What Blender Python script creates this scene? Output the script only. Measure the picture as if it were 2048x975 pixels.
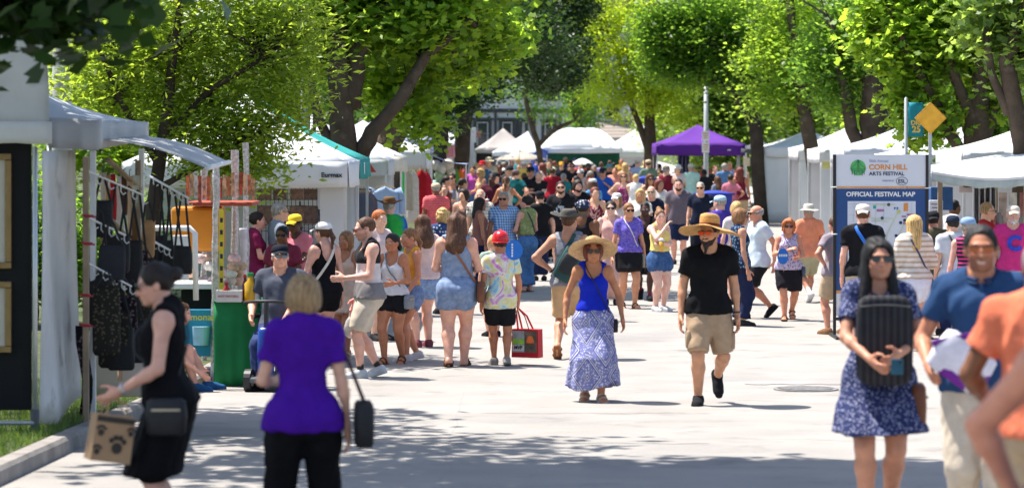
import bpy, bmesh, math, random
import numpy as np
from mathutils import Vector, Matrix, Euler
from concurrent.futures import ThreadPoolExecutor
R = math.radians
for _o in list(bpy.data.objects): bpy.data.objects.remove(_o)
SC = bpy.context.scene
COL = SC.collection
# ---------------------------------------------------------------- camera
FPX, HOR, CAMZ = 6000.0, 275.0, 2.65          # focal length and horizon in pixels of a 2048 px wide frame
cam_d = bpy.data.cameras.new('camera'); cam = bpy.data.objects.new('camera', cam_d); COL.objects.link(cam)
cam.location = (0, 0, CAMZ); cam.rotation_euler = (R(90), 0, 0)
cam_d.sensor_width = 36; cam_d.lens = FPX/2048*36; cam_d.shift_y = -(487.5-HOR)/2048
cam_d.clip_start = .5; cam_d.clip_end = 2000
cam_d.dof.use_dof = True; cam_d.dof.focus_distance = 38; cam_d.dof.aperture_fstop = 3.0
SC.camera = cam
# ---------------------------------------------------------------- sky and sun
SUN = Vector((-.40, .20, 1)).normalized()
w = bpy.data.worlds.new('World'); SC.world = w; w.use_nodes = True
nt = w.node_tree; bg = nt.nodes['Background']
sky = nt.nodes.new('ShaderNodeTexSky'); sky.sky_type = 'NISHITA'; sky.sun_disc = False
sky.sun_elevation = math.asin(SUN.z); sky.sun_rotation = math.atan2(SUN.x, SUN.y)
sky.air_density = 1.0; sky.dust_density = 1.5; sky.ozone_density = 1.0
nt.links.new(sky.outputs[0], bg.inputs[0]); bg.inputs[1].default_value = .12
sd = bpy.data.lights.new('sun', 'SUN'); sd.energy = 5.0; sd.angle = R(.53); sd.color = (1, .95, .865)
so = bpy.data.objects.new('sun', sd); COL.objects.link(so)
so.rotation_euler = SUN.to_track_quat('Z', 'Y').to_euler()
SC.view_settings.view_transform = 'Standard'; SC.view_settings.look = 'None'
SC.view_settings.exposure = 1.0; SC.view_settings.gamma = 1; SC.view_settings.use_curve_mapping = False
SC.render.engine = 'CYCLES'
SC.cycles.use_denoising = True
SC.cycles.max_bounces = 8; SC.cycles.transparent_max_bounces = 6
SC.cycles.diffuse_bounces = 4; SC.cycles.transmission_bounces = 4; SC.cycles.glossy_bounces = 2
SC.cycles.caustics_reflective = False; SC.cycles.caustics_refractive = False
SC.cycles.sample_clamp_indirect = 6

# ---------------------------------------------------------------- helpers
def ground(y):                      # the street falls gently from the camera, then runs level
    t = 31.0 - y
    return .027*(0.5*(t+math.sqrt(t*t+4)))-.0 if t < 60 else .027*t
def at(x, y, s):                    # a point seen at pixel (x, y) where one metre is s pixels
    return Vector(((x-1024)/s, FPX/s, CAMZ-(y-HOR)/s))
def tag(o, label, cat, group=None, kind=None):
    if label: o['label'] = label
    if cat: o['category'] = cat
    if group: o['group'] = group
    if kind: o['kind'] = kind
    return o
def empty(name, loc, rz=0.0, label=None, cat=None, group=None):
    o = bpy.data.objects.new(name, None); o.empty_display_size = .1; COL.objects.link(o)
    o.location = loc; o.rotation_euler = (0, 0, rz)
    return tag(o, label, cat, group)
def mobj(name, me, parent=None, mat=None):
    o = bpy.data.objects.new(name, me); COL.objects.link(o)
    if parent: o.parent = parent
    if mat and not len(me.materials): me.materials.append(mat)
    return o
def pymesh(name, v, f, smooth=False):
    me = bpy.data.meshes.new(name)
    v = np.asarray(v, dtype=np.float32)
    if isinstance(f, np.ndarray):
        n = len(f); k = f.shape[1]
        me.vertices.add(len(v)); me.vertices.foreach_set('co', v.ravel())
        me.loops.add(n*k); me.loops.foreach_set('vertex_index', f.astype(np.int32).ravel())
        me.polygons.add(n); me.polygons.foreach_set('loop_start', np.arange(0, n*k, k, dtype=np.int32))
        if smooth: me.polygons.foreach_set('use_smooth', np.ones(n, dtype=bool))
        me.update(calc_edges=True)
    else:
        me.from_pydata([tuple(map(float, p)) for p in v], [], f)
        if smooth: me.polygons.foreach_set('use_smooth', np.ones(len(me.polygons), dtype=bool))
        me.update()
    return me
class MB:                           # collects boxes, tubes and sheets of ONE part
    def __init__(s): s.v = []; s.f = []
    def add(s, v, f):
        b = len(s.v); s.v += [tuple(map(float, p)) for p in v]; s.f += [tuple(b+i for i in q) for q in f]; return s
    def box(s, c, d, rz=0, m=None):
        hx, hy, hz = d[0]/2, d[1]/2, d[2]/2; v = []
        for sx, sy, sz in ((-1,-1,-1),(1,-1,-1),(1,1,-1),(-1,1,-1),(-1,-1,1),(1,-1,1),(1,1,1),(-1,1,1)):
            p = Vector((sx*hx, sy*hy, sz*hz))
            if m: p = m @ p
            if rz: p = Vector((p.x*math.cos(rz)-p.y*math.sin(rz), p.x*math.sin(rz)+p.y*math.cos(rz), p.z))
            v.append(p+Vector(c))
        return s.add(v, [(0,3,2,1),(4,5,6,7),(0,1,5,4),(1,2,6,5),(2,3,7,6),(3,0,4,7)])
    def bar(s, a, b, w, t=None):    # a square bar from a to b
        a, b = Vector(a), Vector(b); d = b-a; L = d.length
        q = d.to_track_quat('Z', 'Y').to_matrix()
        return s.box((a+b)/2, (w, t or w, L), m=q)
    def tube(s, pts, r, n=8, cap=True, flat=1.0):
        pts = [Vector(p) for p in pts]; N = len(pts)
        rs = [float(q) for q in (r if isinstance(r, (list, tuple)) else [r]*N)]
        d0 = (pts[1]-pts[0]).normalized()
        up = Vector((0, 0, 1)) if abs(d0.z) < .9 else Vector((0, 1, 0))
        u = d0.cross(up).normalized(); v = []
        for i, p in enumerate(pts):
            d = (pts[min(i+1, N-1)]-pts[max(i-1, 0)])
            d = d.normalized() if d.length > 1e-9 else d0
            u = (u-d*u.dot(d)); u = u.normalized() if u.length > 1e-6 else d.orthogonal().normalized()
            w_ = d.cross(u)
            for k in range(n):
                t = 2*math.pi*k/n; v.append(p+rs[i]*(math.cos(t)*u+flat*math.sin(t)*w_))
        f = [(i*n+k, i*n+(k+1) % n, (i+1)*n+(k+1) % n, (i+1)*n+k) for i in range(N-1) for k in range(n)]
        if cap: f += [tuple(range(n))[::-1], tuple((N-1)*n+k for k in range(n))]
        return s.add(v, f)
    def lathe(s, prof, n=24, c=(0, 0, 0), sx=1, sy=1):
        v = [(c[0]+sx*r*math.cos(2*math.pi*k/n), c[1]+sy*r*math.sin(2*math.pi*k/n), c[2]+z) for r, z in prof for k in range(n)]
        f = [(i*n+k, i*n+(k+1) % n, (i+1)*n+(k+1) % n, (i+1)*n+k) for i in range(len(prof)-1) for k in range(n)]
        if prof[0][0] > 1e-4: f.append(tuple(range(n))[::-1])
        if prof[-1][0] > 1e-4: f.append(tuple((len(prof)-1)*n+k for k in range(n)))
        return s.add(v, f)
    def sheet(s, fn, nu, nv, thick=0.0):   # fn(u, v) -> point; with thickness closed by a rim
        P = [[Vector(fn(i/nu, j/nv)) for j in range(nv+1)] for i in range(nu+1)]
        v = [p for row in P for p in row]; W = nv+1
        f = [(i*W+j, (i+1)*W+j, (i+1)*W+j+1, i*W+j+1) for i in range(nu) for j in range(nv)]
        if thick:
            n = (P[nu][0]-P[0][0]).cross(P[0][nv]-P[0][0]); n = n.normalized()*thick if n.length > 1e-9 else Vector((0, 0, thick))
            b = len(v); v2 = [p-n for p in v]
            f2 = [tuple(b+i for i in q[::-1]) for q in f]; rim = []
            for i in range(nu):
                rim += [(i*W, b+i*W, b+(i+1)*W, (i+1)*W), ((i+1)*W+nv, b+(i+1)*W+nv, b+i*W+nv, i*W+nv)]
            for j in range(nv):
                rim += [(j+1, b+j+1, b+j, j), (nu*W+j, b+nu*W+j, b+nu*W+j+1, nu*W+j+1)]
            v = v+v2; f = f+f2+rim
        return s.add(v, f)
    def build(s, name, mat, parent=None, smooth=False, bevel=0):
        me = pymesh(name, s.v, s.f, smooth)
        o = mobj(name, me, parent, mat)
        if bevel:
            b = o.modifiers.new('bevel', 'BEVEL'); b.width = bevel; b.segments = 2; b.limit_method = 'ANGLE'
        return o
# ---------------------------------------------------------------- materials
MATS = {}
def nodes(m): return m.node_tree.nodes, m.node_tree.links
def col4(c): return (c[0], c[1], c[2], 1)
def S(r, g, b):                    # a photographed 0-255 colour as a linear base colour
    return tuple((v/255/12.92 if v/255 <= .04045 else ((v/255+.055)/1.055)**2.4) for v in (r, g, b))
def plain(name, c, rough=.6, var=.15, scale=8, bump=0, bscale=60, metal=0, spec=.4, trans=0, coords='Object', wear=None):
    if name in MATS: return MATS[name]
    m = bpy.data.materials.new(name); m.use_nodes = True; N, L = nodes(m); MATS[name] = m
    b = N['Principled BSDF']; b.inputs['Roughness'].default_value = rough; b.inputs['Metallic'].default_value = metal
    b.inputs['Specular IOR Level'].default_value = spec
    tc = N.new('ShaderNodeTexCoord'); out = tc.outputs[coords]
    n = N.new('ShaderNodeTexNoise'); n.inputs['Scale'].default_value = scale; n.inputs['Detail'].default_value = 5; L.new(out, n.inputs[0])
    mr = N.new('ShaderNodeMapRange'); mr.inputs[1].default_value = .3; mr.inputs[2].default_value = .7
    mr.inputs[3].default_value = 1-var; mr.inputs[4].default_value = 1+var; L.new(n.outputs[0], mr.inputs[0])
    mx = N.new('ShaderNodeMix'); mx.data_type = 'RGBA'; mx.blend_type = 'MULTIPLY'; mx.inputs[0].default_value = 1
    mx.inputs[6].default_value = col4(c); L.new(mr.outputs[0], mx.inputs[7]); colr = mx.outputs[2]
    if wear:
        n2 = N.new('ShaderNodeTexNoise'); n2.inputs['Scale'].default_value = wear[1]; n2.inputs['Detail'].default_value = 6; L.new(out, n2.inputs[0])
        r2 = N.new('ShaderNodeMapRange'); r2.inputs[1].default_value = wear[2]; r2.inputs[2].default_value = wear[2]+.12; L.new(n2.outputs[0], r2.inputs[0])
        m2 = N.new('ShaderNodeMix'); m2.data_type = 'RGBA'; L.new(r2.outputs[0], m2.inputs[0]); L.new(colr, m2.inputs[6]); m2.inputs[7].default_value = col4(wear[0]); colr = m2.outputs[2]
    L.new(colr, b.inputs['Base Color'])
    if bump:
        n3 = N.new('ShaderNodeTexNoise'); n3.inputs['Scale'].default_value = bscale; n3.inputs['Detail'].default_value = 4; L.new(out, n3.inputs[0])
        bp = N.new('ShaderNodeBump'); bp.inputs['Strength'].default_value = bump; bp.inputs['Distance'].default_value = .02; L.new(n3.outputs[0], bp.inputs['Height']); L.new(bp.outputs[0], b.inputs['Normal'])
    if trans:
        t = N.new('ShaderNodeBsdfTranslucent'); L.new(colr, t.inputs[0]); ms = N.new('ShaderNodeMixShader'); ms.inputs[0].default_value = trans
        L.new(b.outputs[0], ms.inputs[1]); L.new(t.outputs[0], ms.inputs[2]); L.new(ms.outputs[0], N['Material Output'].inputs[0])
    return m
def cloth(c, pat=None, c2=None, sc=1.0, c3=None):
    key = 'cloth_%s_%s_%s_%s_%s' % (c, pat, c2, sc, c3)
    if key in MATS: return MATS[key]
    if not pat:
        m = plain(key, c, .85, .10, 14, .10, 70, spec=.12, trans=.08); return m
    m = bpy.data.materials.new('cloth_'+pat); m.use_nodes = True; N, L = nodes(m); MATS[key] = m
    b = N['Principled BSDF']; b.inputs['Roughness'].default_value = .85; b.inputs['Specular IOR Level'].default_value = .15
    tc = N.new('ShaderNodeTexCoord'); mp = N.new('ShaderNodeMapping'); L.new(tc.outputs['Object'], mp.inputs[0])
    def noise(scale, det=2, vec=None, dist=0):
        n = N.new('ShaderNodeTexNoise'); n.inputs['Scale'].default_value = scale; n.inputs['Detail'].default_value = det
        n.inputs['Distortion'].default_value = dist; L.new(vec or mp.outputs[0], n.inputs[0]); return n.outputs[0]
    def ramp(fac, stops, interp='LINEAR'):
        r = N.new('ShaderNodeValToRGB'); r.color_ramp.interpolation = interp; L.new(fac, r.inputs[0])
        e = r.color_ramp.elements
        while len(e) < len(stops): e.new(.5)
        for i, (p, c_) in enumerate(stops): e[i].position = p; e[i].color = col4(c_)
        return r.outputs[0]
    def mathn(op, a, b_=None):
        x = N.new('ShaderNodeMath'); x.operation = op
        for i, q in enumerate((a, b_)):
            if q is None: continue
            if isinstance(q, (int, float)): x.inputs[i].default_value = q
            else: L.new(q, x.inputs[i])
        return x.outputs[0]
    def mix(f, a, b_):
        x = N.new('ShaderNodeMix'); x.data_type = 'RGBA'
        if isinstance(f, (int, float)): x.inputs[0].default_value = f
        else: L.new(f, x.inputs[0])
        for i, q in ((6, a), (7, b_)):
            if isinstance(q, tuple): x.inputs[i].default_value = col4(q)
            else: L.new(q, x.inputs[i])
        return x.outputs[2]
    sep = N.new('ShaderNodeSeparateXYZ'); L.new(mp.outputs[0], sep.inputs[0])
    X, Y, Z = sep.outputs
    def stripe(co, period, duty):
        f = mathn('FRACT', mathn('DIVIDE', mathn('ADD', co, 50), period)); return mathn('LESS_THAN', f, duty)
    if pat == 'floral':
        v = N.new('ShaderNodeTexVoronoi'); v.inputs['Scale'].default_value = 28*sc; L.new(mp.outputs[0], v.inputs[0])
        f = mathn('LESS_THAN', mathn('ADD', v.outputs['Distance'], mathn('MULTIPLY', noise(60*sc), .35)), .52)
        colr = mix(f, c, c2)
        if c3: colr = mix(mathn('LESS_THAN', v.outputs['Distance'], .14), colr, c3)
    elif pat == 'stripe':
        colr = mix(stripe(Z, .05*sc, .4), c, c2)
    elif pat == 'vstripe':
        colr = mix(stripe(X, .05*sc, .4), c, c2)
    elif pat == 'plaid':
        sx = stripe(mathn('ADD', X, Y), .045*sc, .45); sz = stripe(Z, .045*sc, .45)
        colr = mix(mathn('MULTIPLY', mathn('ADD', sx, sz), .5), c, c2)
    elif pat == 'denim':
        colr = ramp(noise(24, 8), [(.25, c), (.78, c2 or tuple(min(1, k*1.9+.03) for k in c))])
    elif pat == 'heather':
        mp.inputs['Scale'].default_value = (1, 1, 5)
        colr = mix(ramp(noise(26*sc, 4), [(.42, (0, 0, 0)), (.6, (1, 1, 1))]), c, c2)
    elif pat == 'tiedye':
        sw = noise(4.2*sc, 3, dist=1.4)
        colr = ramp(sw, [(.30, S(60, 170, 205)), (.40, S(205, 225, 230)), (.48, S(225, 214, 130)), (.54, S(230, 225, 220)), (.60, S(210, 120, 190)), (.68, S(200, 225, 235)), (.78, S(60, 160, 200))])
    elif pat == 'rainbow':
        ang = mathn('ADD', mathn('MULTIPLY', X, 1.7), mathn('ADD', mathn('MULTIPLY', noise(3, 2), .5), mathn('MULTIPLY', Z, .5)))
        colr = ramp(mathn('FRACT', mathn('MULTIPLY', ang, 1.1)), [(0, S(40, 150, 70)), (.3, S(60, 190, 80)), (.45, S(40, 90, 180)), (.6, S(60, 50, 140)), (.75, S(170, 40, 90)), (1, S(40, 150, 70))])
    elif pat == 'blocks':      # horizontal colour blocks: c above, c2 between, c3 below
        colr = mix(mathn('GREATER_THAN', Z, 1.26*sc), mix(mathn('GREATER_THAN', Z, 1.05*sc), c3, c2), c)
    elif pat == 'scarf':       # diamond paisley bands of a long printed skirt
        dx = mathn('ABSOLUTE', mathn('SUBTRACT', mathn('FRACT', mathn('DIVIDE', mathn('ADD', X, 10.18), .36)), .5))
        dz = mathn('ABSOLUTE', mathn('SUBTRACT', mathn('FRACT', mathn('DIVIDE', Z, .52)), .5))
        dd = mathn('ADD', dx, dz)
        band = mathn('LESS_THAN', mathn('FRACT', mathn('MULTIPLY', dd, 3.0)), .30)
        fine = mathn('LESS_THAN', mathn('FRACT', mathn('MULTIPLY', dd, 18)), .5)
        v = N.new('ShaderNodeTexVoronoi'); v.inputs['Scale'].default_value = 48; L.new(mp.outputs[0], v.inputs[0])
        dots = mathn('LESS_THAN', mathn('ADD', v.outputs['Distance'], mathn('MULTIPLY', noise(80), .4)), .55)
        colr = mix(band, mix(dots, c2, c), mix(fine, c, c3))
    elif pat == 'grid':
        sx = stripe(mathn('ADD', X, Y), .05*sc, .12); sz = stripe(Z, .05*sc, .12)
        colr = mix(mathn('MAXIMUM', sx, sz), c, c2)
    elif pat == 'splash':      # a print on the chest
        f = mathn('MULTIPLY', mathn('LESS_THAN', mathn('ADD', mathn('MULTIPLY', mathn('ABSOLUTE', X), 7), mathn('MULTIPLY', mathn('ABSOLUTE', mathn('SUBTRACT', Z, 1.2)), 6)), 1.0), mathn('GREATER_THAN', noise(22, 4), .5))
        colr = mix(f, c, c2)
    nv = ramp(noise(12, 4), [(.3, (.85, .85, .85)), (.7, (1.1, 1.1, 1.1))])
    x = N.new('ShaderNodeMix'); x.data_type = 'RGBA'; x.blend_type = 'MULTIPLY'; x.inputs[0].default_value = 1; L.new(colr, x.inputs[6]); L.new(nv, x.inputs[7])
    L.new(x.outputs[2], b.inputs['Base Color'])
    bp = N.new('ShaderNodeBump'); bp.inputs['Strength'].default_value = .10; bp.inputs['Distance'].default_value = .02
    L.new(noise(70, 4), bp.inputs['Height']); L.new(bp.outputs[0], b.inputs['Normal'])
    return m
def skin_mat():
    if 'skin' in MATS: return MATS['skin']
    m = bpy.data.materials.new('skin'); m.use_nodes = True; N, L = nodes(m); MATS['skin'] = m
    b = N['Principled BSDF']; b.inputs['Roughness'].default_value = .5; b.inputs['Specular IOR Level'].default_value = .35
    a = N.new('ShaderNodeAttribute'); a.attribute_name = 'tint'
    n = N.new('ShaderNodeTexNoise'); n.inputs['Scale'].default_value = 14; n.inputs['Detail'].default_value = 5
    tc = N.new('ShaderNodeTexCoord'); L.new(tc.outputs['Object'], n.inputs[0])
    r = N.new('ShaderNodeValToRGB'); r.color_ramp.elements[0].position = .3; r.color_ramp.elements[0].color = (.86, .81, .80, 1)
    r.color_ramp.elements[1].position = .7; r.color_ramp.elements[1].color = (1.08, 1.08, 1.08, 1); L.new(n.outputs[0], r.inputs[0])
    x = N.new('ShaderNodeMix'); x.data_type = 'RGBA'; x.blend_type = 'MULTIPLY'; x.inputs[0].default_value = 1
    L.new(a.outputs['Color'], x.inputs[6]); L.new(r.outputs[0], x.inputs[7]); L.new(x.outputs[2], b.inputs['Base Color'])
    b.inputs['Subsurface Weight'].default_value = .12; b.inputs['Subsurface Scale'].default_value = .02
    b.inputs['Subsurface Radius'].default_value = (1, .35, .2)
    return m
def hair_mat(c):
    key = 'hair_%s' % (c,)
    if key in MATS: return MATS[key]
    m = bpy.data.materials.new('hair'); m.use_nodes = True; N, L = nodes(m); MATS[key] = m
    b = N['Principled BSDF']; b.inputs['Roughness'].default_value = .55; b.inputs['Specular IOR Level'].default_value = .3
    tc = N.new('ShaderNodeTexCoord'); mp = N.new('ShaderNodeMapping'); mp.inputs['Scale'].default_value = (75, 75, 6); L.new(tc.outputs['Object'], mp.inputs[0])
    n = N.new('ShaderNodeTexNoise'); n.inputs['Scale'].default_value = 1.4; n.inputs['Detail'].default_value = 3; n.inputs['Distortion'].default_value = .6; L.new(mp.outputs[0], n.inputs[0])
    r = N.new('ShaderNodeValToRGB'); r.color_ramp.elements[0].position = .35; r.color_ramp.elements[0].color = col4(tuple(k*.5 for k in c))
    r.color_ramp.elements[1].position = .68; r.color_ramp.elements[1].color = col4(tuple(min(1, k*1.55+.004) for k in c)); L.new(n.outputs[0], r.inputs[0])
    L.new(r.outputs[0], b.inputs['Base Color'])
    bp = N.new('ShaderNodeBump'); bp.inputs['Strength'].default_value = .30; bp.inputs['Distance'].default_value = .02; L.new(n.outputs[0], bp.inputs['Height']); L.new(bp.outputs[0], b.inputs['Normal'])
    return m
# ================================================================ people: bodies and clothes grown from distance fields
F32 = np.float32
def smin(a, b, k):
    h = np.clip(.5+.5*(b-a)/k, 0, 1); return b+(a-b)*h-k*h*(1-h)
def smax(a, b, k): return -smin(-a, -b, k)
class Field:
    def __init__(s, lo, hi, h):
        lo = np.asarray(lo, float); hi = np.asarray(hi, float); s.h = h; s.lo = lo
        n = np.ceil((hi-lo)/h).astype(int)+1; s.n = n
        s.ax = [(lo[i]+h*np.arange(n[i])).astype(F32) for i in range(3)]
        s.F = np.full(n, .25, F32)
    def sl(s, lo, hi):
        out = []
        for i in range(3):
            a = max(0, int((lo[i]-s.lo[i])/s.h)-1); b = min(s.n[i], int((hi[i]-s.lo[i])/s.h)+3)
            if b <= a: return None
            out.append(slice(a, b))
        return tuple(out)
    def xyz(s, q): return s.ax[0][q[0]][:, None, None], s.ax[1][q[1]][None, :, None], s.ax[2][q[2]][None, None, :]
    def op(s, fn, lo, hi, k=.02, mode='u'):
        pad = k+s.h*2
        q = s.sl([v-pad for v in lo], [v+pad for v in hi])
        if q is None: return
        d = fn(*s.xyz(q)); f = s.F[q]
        s.F[q] = smin(f, d, k) if mode == 'u' else smax(f, -d, k)
    def cone(s, a, b, ra, rb, k=.02, clip=None, mode='u'):
        a = np.asarray(a, float); b = np.asarray(b, float); d = b-a; L2 = float(d@d)+1e-12
        r = max(ra, rb)
        def fn(X, Y, Z):
            px, py, pz = X-F32(a[0]), Y-F32(a[1]), Z-F32(a[2])
            dot = px*F32(d[0])+py*F32(d[1])+pz*F32(d[2])
            t = dot/F32(L2); h = np.clip(t, 0, 1)
            dd = np.sqrt(np.maximum(px*px+py*py+pz*pz-2*h*dot+h*h*F32(L2), 0))-(F32(ra)+F32(rb-ra)*h)
            if clip is not None: dd = np.maximum(dd, (t-F32(clip))*F32(math.sqrt(L2)))
            return dd
        s.op(fn, np.minimum(a, b)-r, np.maximum(a, b)+r, k, mode)
    def ell(s, c, r, k=.02, mode='u', M=None):
        c = np.asarray(c, float); r = np.asarray(r, float); m = float(r.min()); R_ = float(r.max()) if M is not None else None
        def fn(X, Y, Z):
            px, py, pz = X-F32(c[0]), Y-F32(c[1]), Z-F32(c[2])
            if M is not None:
                px, py, pz = (px*F32(M[0, i])+py*F32(M[1, i])+pz*F32(M[2, i]) for i in range(3))
            q = np.sqrt((px/F32(r[0]))**2+(py/F32(r[1]))**2+(pz/F32(r[2]))**2)
            return (q-1)*F32(m)
        e = np.array([R_]*3) if M is not None else r
        s.op(fn, c-e, c+e, k, mode)
    def sample(s, v):
        i = np.clip(np.rint((v-s.lo)/s.h).astype(int), 0, s.n-1); return s.F[i[:, 0], i[:, 1], i[:, 2]]
    def mesh(s): return nets(s.F, s.lo, s.h)
CO = [(0,0,0),(1,0,0),(0,1,0),(1,1,0),(0,0,1),(1,0,1),(0,1,1),(1,1,1)]
ED = [(0,1),(2,3),(4,5),(6,7),(0,2),(1,3),(4,6),(5,7),(0,4),(1,5),(2,6),(3,7)]
def nets(F, lo, h):
    F = F.copy(); F[0] = F[-1] = .1; F[:, 0] = F[:, -1] = .1; F[:, :, 0] = F[:, :, -1] = .1
    ins = F < 0; n = np.array(F.shape)
    c = [ins[a:n[0]-1+a, b:n[1]-1+b, d:n[2]-1+d] for a, b, d in CO]
    cnt = sum(x.astype(np.int8) for x in c); act = (cnt > 0) & (cnt < 8)
    I = np.argwhere(act)
    if not len(I): return np.zeros((0, 3)), np.zeros((0, 4), np.int32)
    ids = np.full(act.shape, -1, np.int32); ids[act] = np.arange(len(I))
    vals = [F[I[:, 0]+a, I[:, 1]+b, I[:, 2]+d] for a, b, d in CO]
    pos = np.zeros((len(I), 3)); num = np.zeros(len(I))
    for a, b in ED:
        fa, fb = vals[a], vals[b]; m = (fa < 0) != (fb < 0)
        t = np.where(m, fa/np.where(m, fa-fb, 1), 0)
        ca, cb = np.array(CO[a]), np.array(CO[b])
        pos += m[:, None]*(ca+t[:, None]*(cb-ca)); num += m
    V = lo+h*(I+pos/num[:, None]); Q = []
    for ax in range(3):
        b, d = (ax+1) % 3, (ax+2) % 3
        s0 = [slice(None)]*3; s1 = [slice(None)]*3; s0[ax] = slice(0, -1); s1[ax] = slice(1, None)
        A, B = ins[tuple(s0)], ins[tuple(s1)]
        E = np.argwhere(A != B)
        E = E[(E[:, b] > 0) & (E[:, d] > 0) & (E[:, b] < n[b]-1) & (E[:, d] < n[d]-1)]
        fl = A[E[:, 0], E[:, 1], E[:, 2]]
        def g(ob, od):
            K = E.copy(); K[:, b] -= ob; K[:, d] -= od; return ids[K[:, 0], K[:, 1], K[:, 2]]
        q = np.stack([g(1, 1), g(0, 1), g(0, 0), g(1, 0)], 1)
        q[~fl] = q[~fl][:, ::-1]; Q.append(q)
    return V, np.concatenate(Q)
def vnormals(V, Q):
    a, b, c, d = (V[Q[:, i]] for i in range(4)); fn = np.cross(c-a, d-b); N = np.zeros_like(V)
    for i in range(4):
        for k in range(3): N[:, k] += np.bincount(Q[:, i], fn[:, k], len(V))
    return N/(np.linalg.norm(N, axis=1)[:, None]+1e-12)
def wave(V, f, seed, an=(1, 1, 1)):
    rs = np.random.RandomState(seed); o = np.zeros(len(V)); P = V*np.array(an)
    for i in range(5):
        k = rs.normal(size=3); k *= f*(.6+.8*rs.rand())/np.linalg.norm(k); k2 = rs.normal(size=3)*f*.45
        o += np.sin(P@k+1.6*np.sin(P@k2+rs.rand()*6)+rs.rand()*6)
    return o/3
def relax(V, Q, it=1):
    for _ in range(it):
        c = V[Q].mean(1); A = np.zeros_like(V); n = np.zeros(len(V))
        for i in range(4):
            for k in range(3): A[:, k] += np.bincount(Q[:, i], c[:, k], len(V))
            n += np.bincount(Q[:, i], minlength=len(V))
        V = .35*V+.65*A/np.maximum(n, 1)[:, None]
    return V
def rotx(a): c, s = math.cos(a), math.sin(a); return np.array([[1,0,0],[0,c,-s],[0,s,c]])
def roty(a): c, s = math.cos(a), math.sin(a); return np.array([[c,0,s],[0,1,0],[-s,0,c]])
def rotz(a): c, s = math.cos(a), math.sin(a); return np.array([[c,-s,0],[s,c,0],[0,0,1]])
def ik(a, t, l1, l2, pole):
    a, t, pole = (np.asarray(q, float) for q in (a, t, pole)); d = t-a; L = np.linalg.norm(d); u = d/L
    L = min(L, (l1+l2)*.998); t = a+u*L
    x = (l1*l1-l2*l2+L*L)/(2*L); y = math.sqrt(max(l1*l1-x*x, 0))
    p = pole-u*(pole@u); p /= np.linalg.norm(p)+1e-9
    return a+u*x+p*y, t
# hand targets in the torso frame, for the right side: (wrist, elbow pole)
ARM = {
 'down': ((.145, .012, .495), (.25, -1, 0)), 'swingf': ((.125, .10, .525), (.3, -1, 0)), 'swingb': ((.135, -.09, .515), (.3, -1, -.2)),
 'hip': ((.118, .005, .60), (1, -.45, .1)), 'hold': ((.085, .16, .63), (.6, -.6, -1)), 'chest': ((.02, .125, .70), (.9, -.1, -1)),
 'mouth': ((.03, .13, .82), (.8, .3, -1)), 'carry': ((.14, .04, .50), (.5, -1, 0)), 'strap': ((.085, .095, .74), (.7, -.3, -1)),
 'cross': ((-.055, .115, .665), (1, -.1, -.6)), 'reach': ((.14, .30, .76), (.8, -.3, -1)), 'belly': ((.035, .135, .605), (.9, -.5, -.4)),
 'out': ((.22, .10, .56), (.6, -1, 0)), 'back': ((.03, -.11, .57), (1, -.6, .2)), 'lap': ((.06, .17, .555), (.7, -.6, -.3)), 'hug': ((-.02, .15, .60), (1, -.2, -.6)),
 'bar': ((.13, .20, .60), (.8, -.4, -1)), 'chair': ((.15, .13, .58), (.5, -1, -.2)), 'wide': ((.19, -.02, .53), (.6, -1, 0)),
}
LEG = {   # per foot: (x, y, heel lift, toe pitch); pelvis drop
 'stand': ((-.052, 0, 0, 0), (.052, .01, 0, 0), 0), 'wide': ((-.085, 0, 0, 0), (.085, .0, 0, 0), .004),
 'walkl': ((-.045, .135, .0, .12), (.045, -.155, .05, -.75), .012), 'walkr': ((-.045, -.155, .05, -.75), (.045, .135, .0, .12), .012),
 'stepl': ((-.045, .06, 0, 0), (.045, -.07, .012, -.3), .004), 'stepr': ((-.045, -.07, .012, -.3), (.045, .06, 0, 0), .004),
 'liftl': ((-.062, -.20, .10, -1.0), (.060, .03, 0, 0), .008), 'liftr': ((-.060, .03, 0, 0), (.062, -.20, .10, -1.0), .008),
 'sit': ((-.075, .255, 0, 0), (.075, .245, 0, 0), None), 'kerb': ((-.08, .30, 0, 0), (.06, .20, 0, 0), None),
}
class Pose: pass
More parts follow.
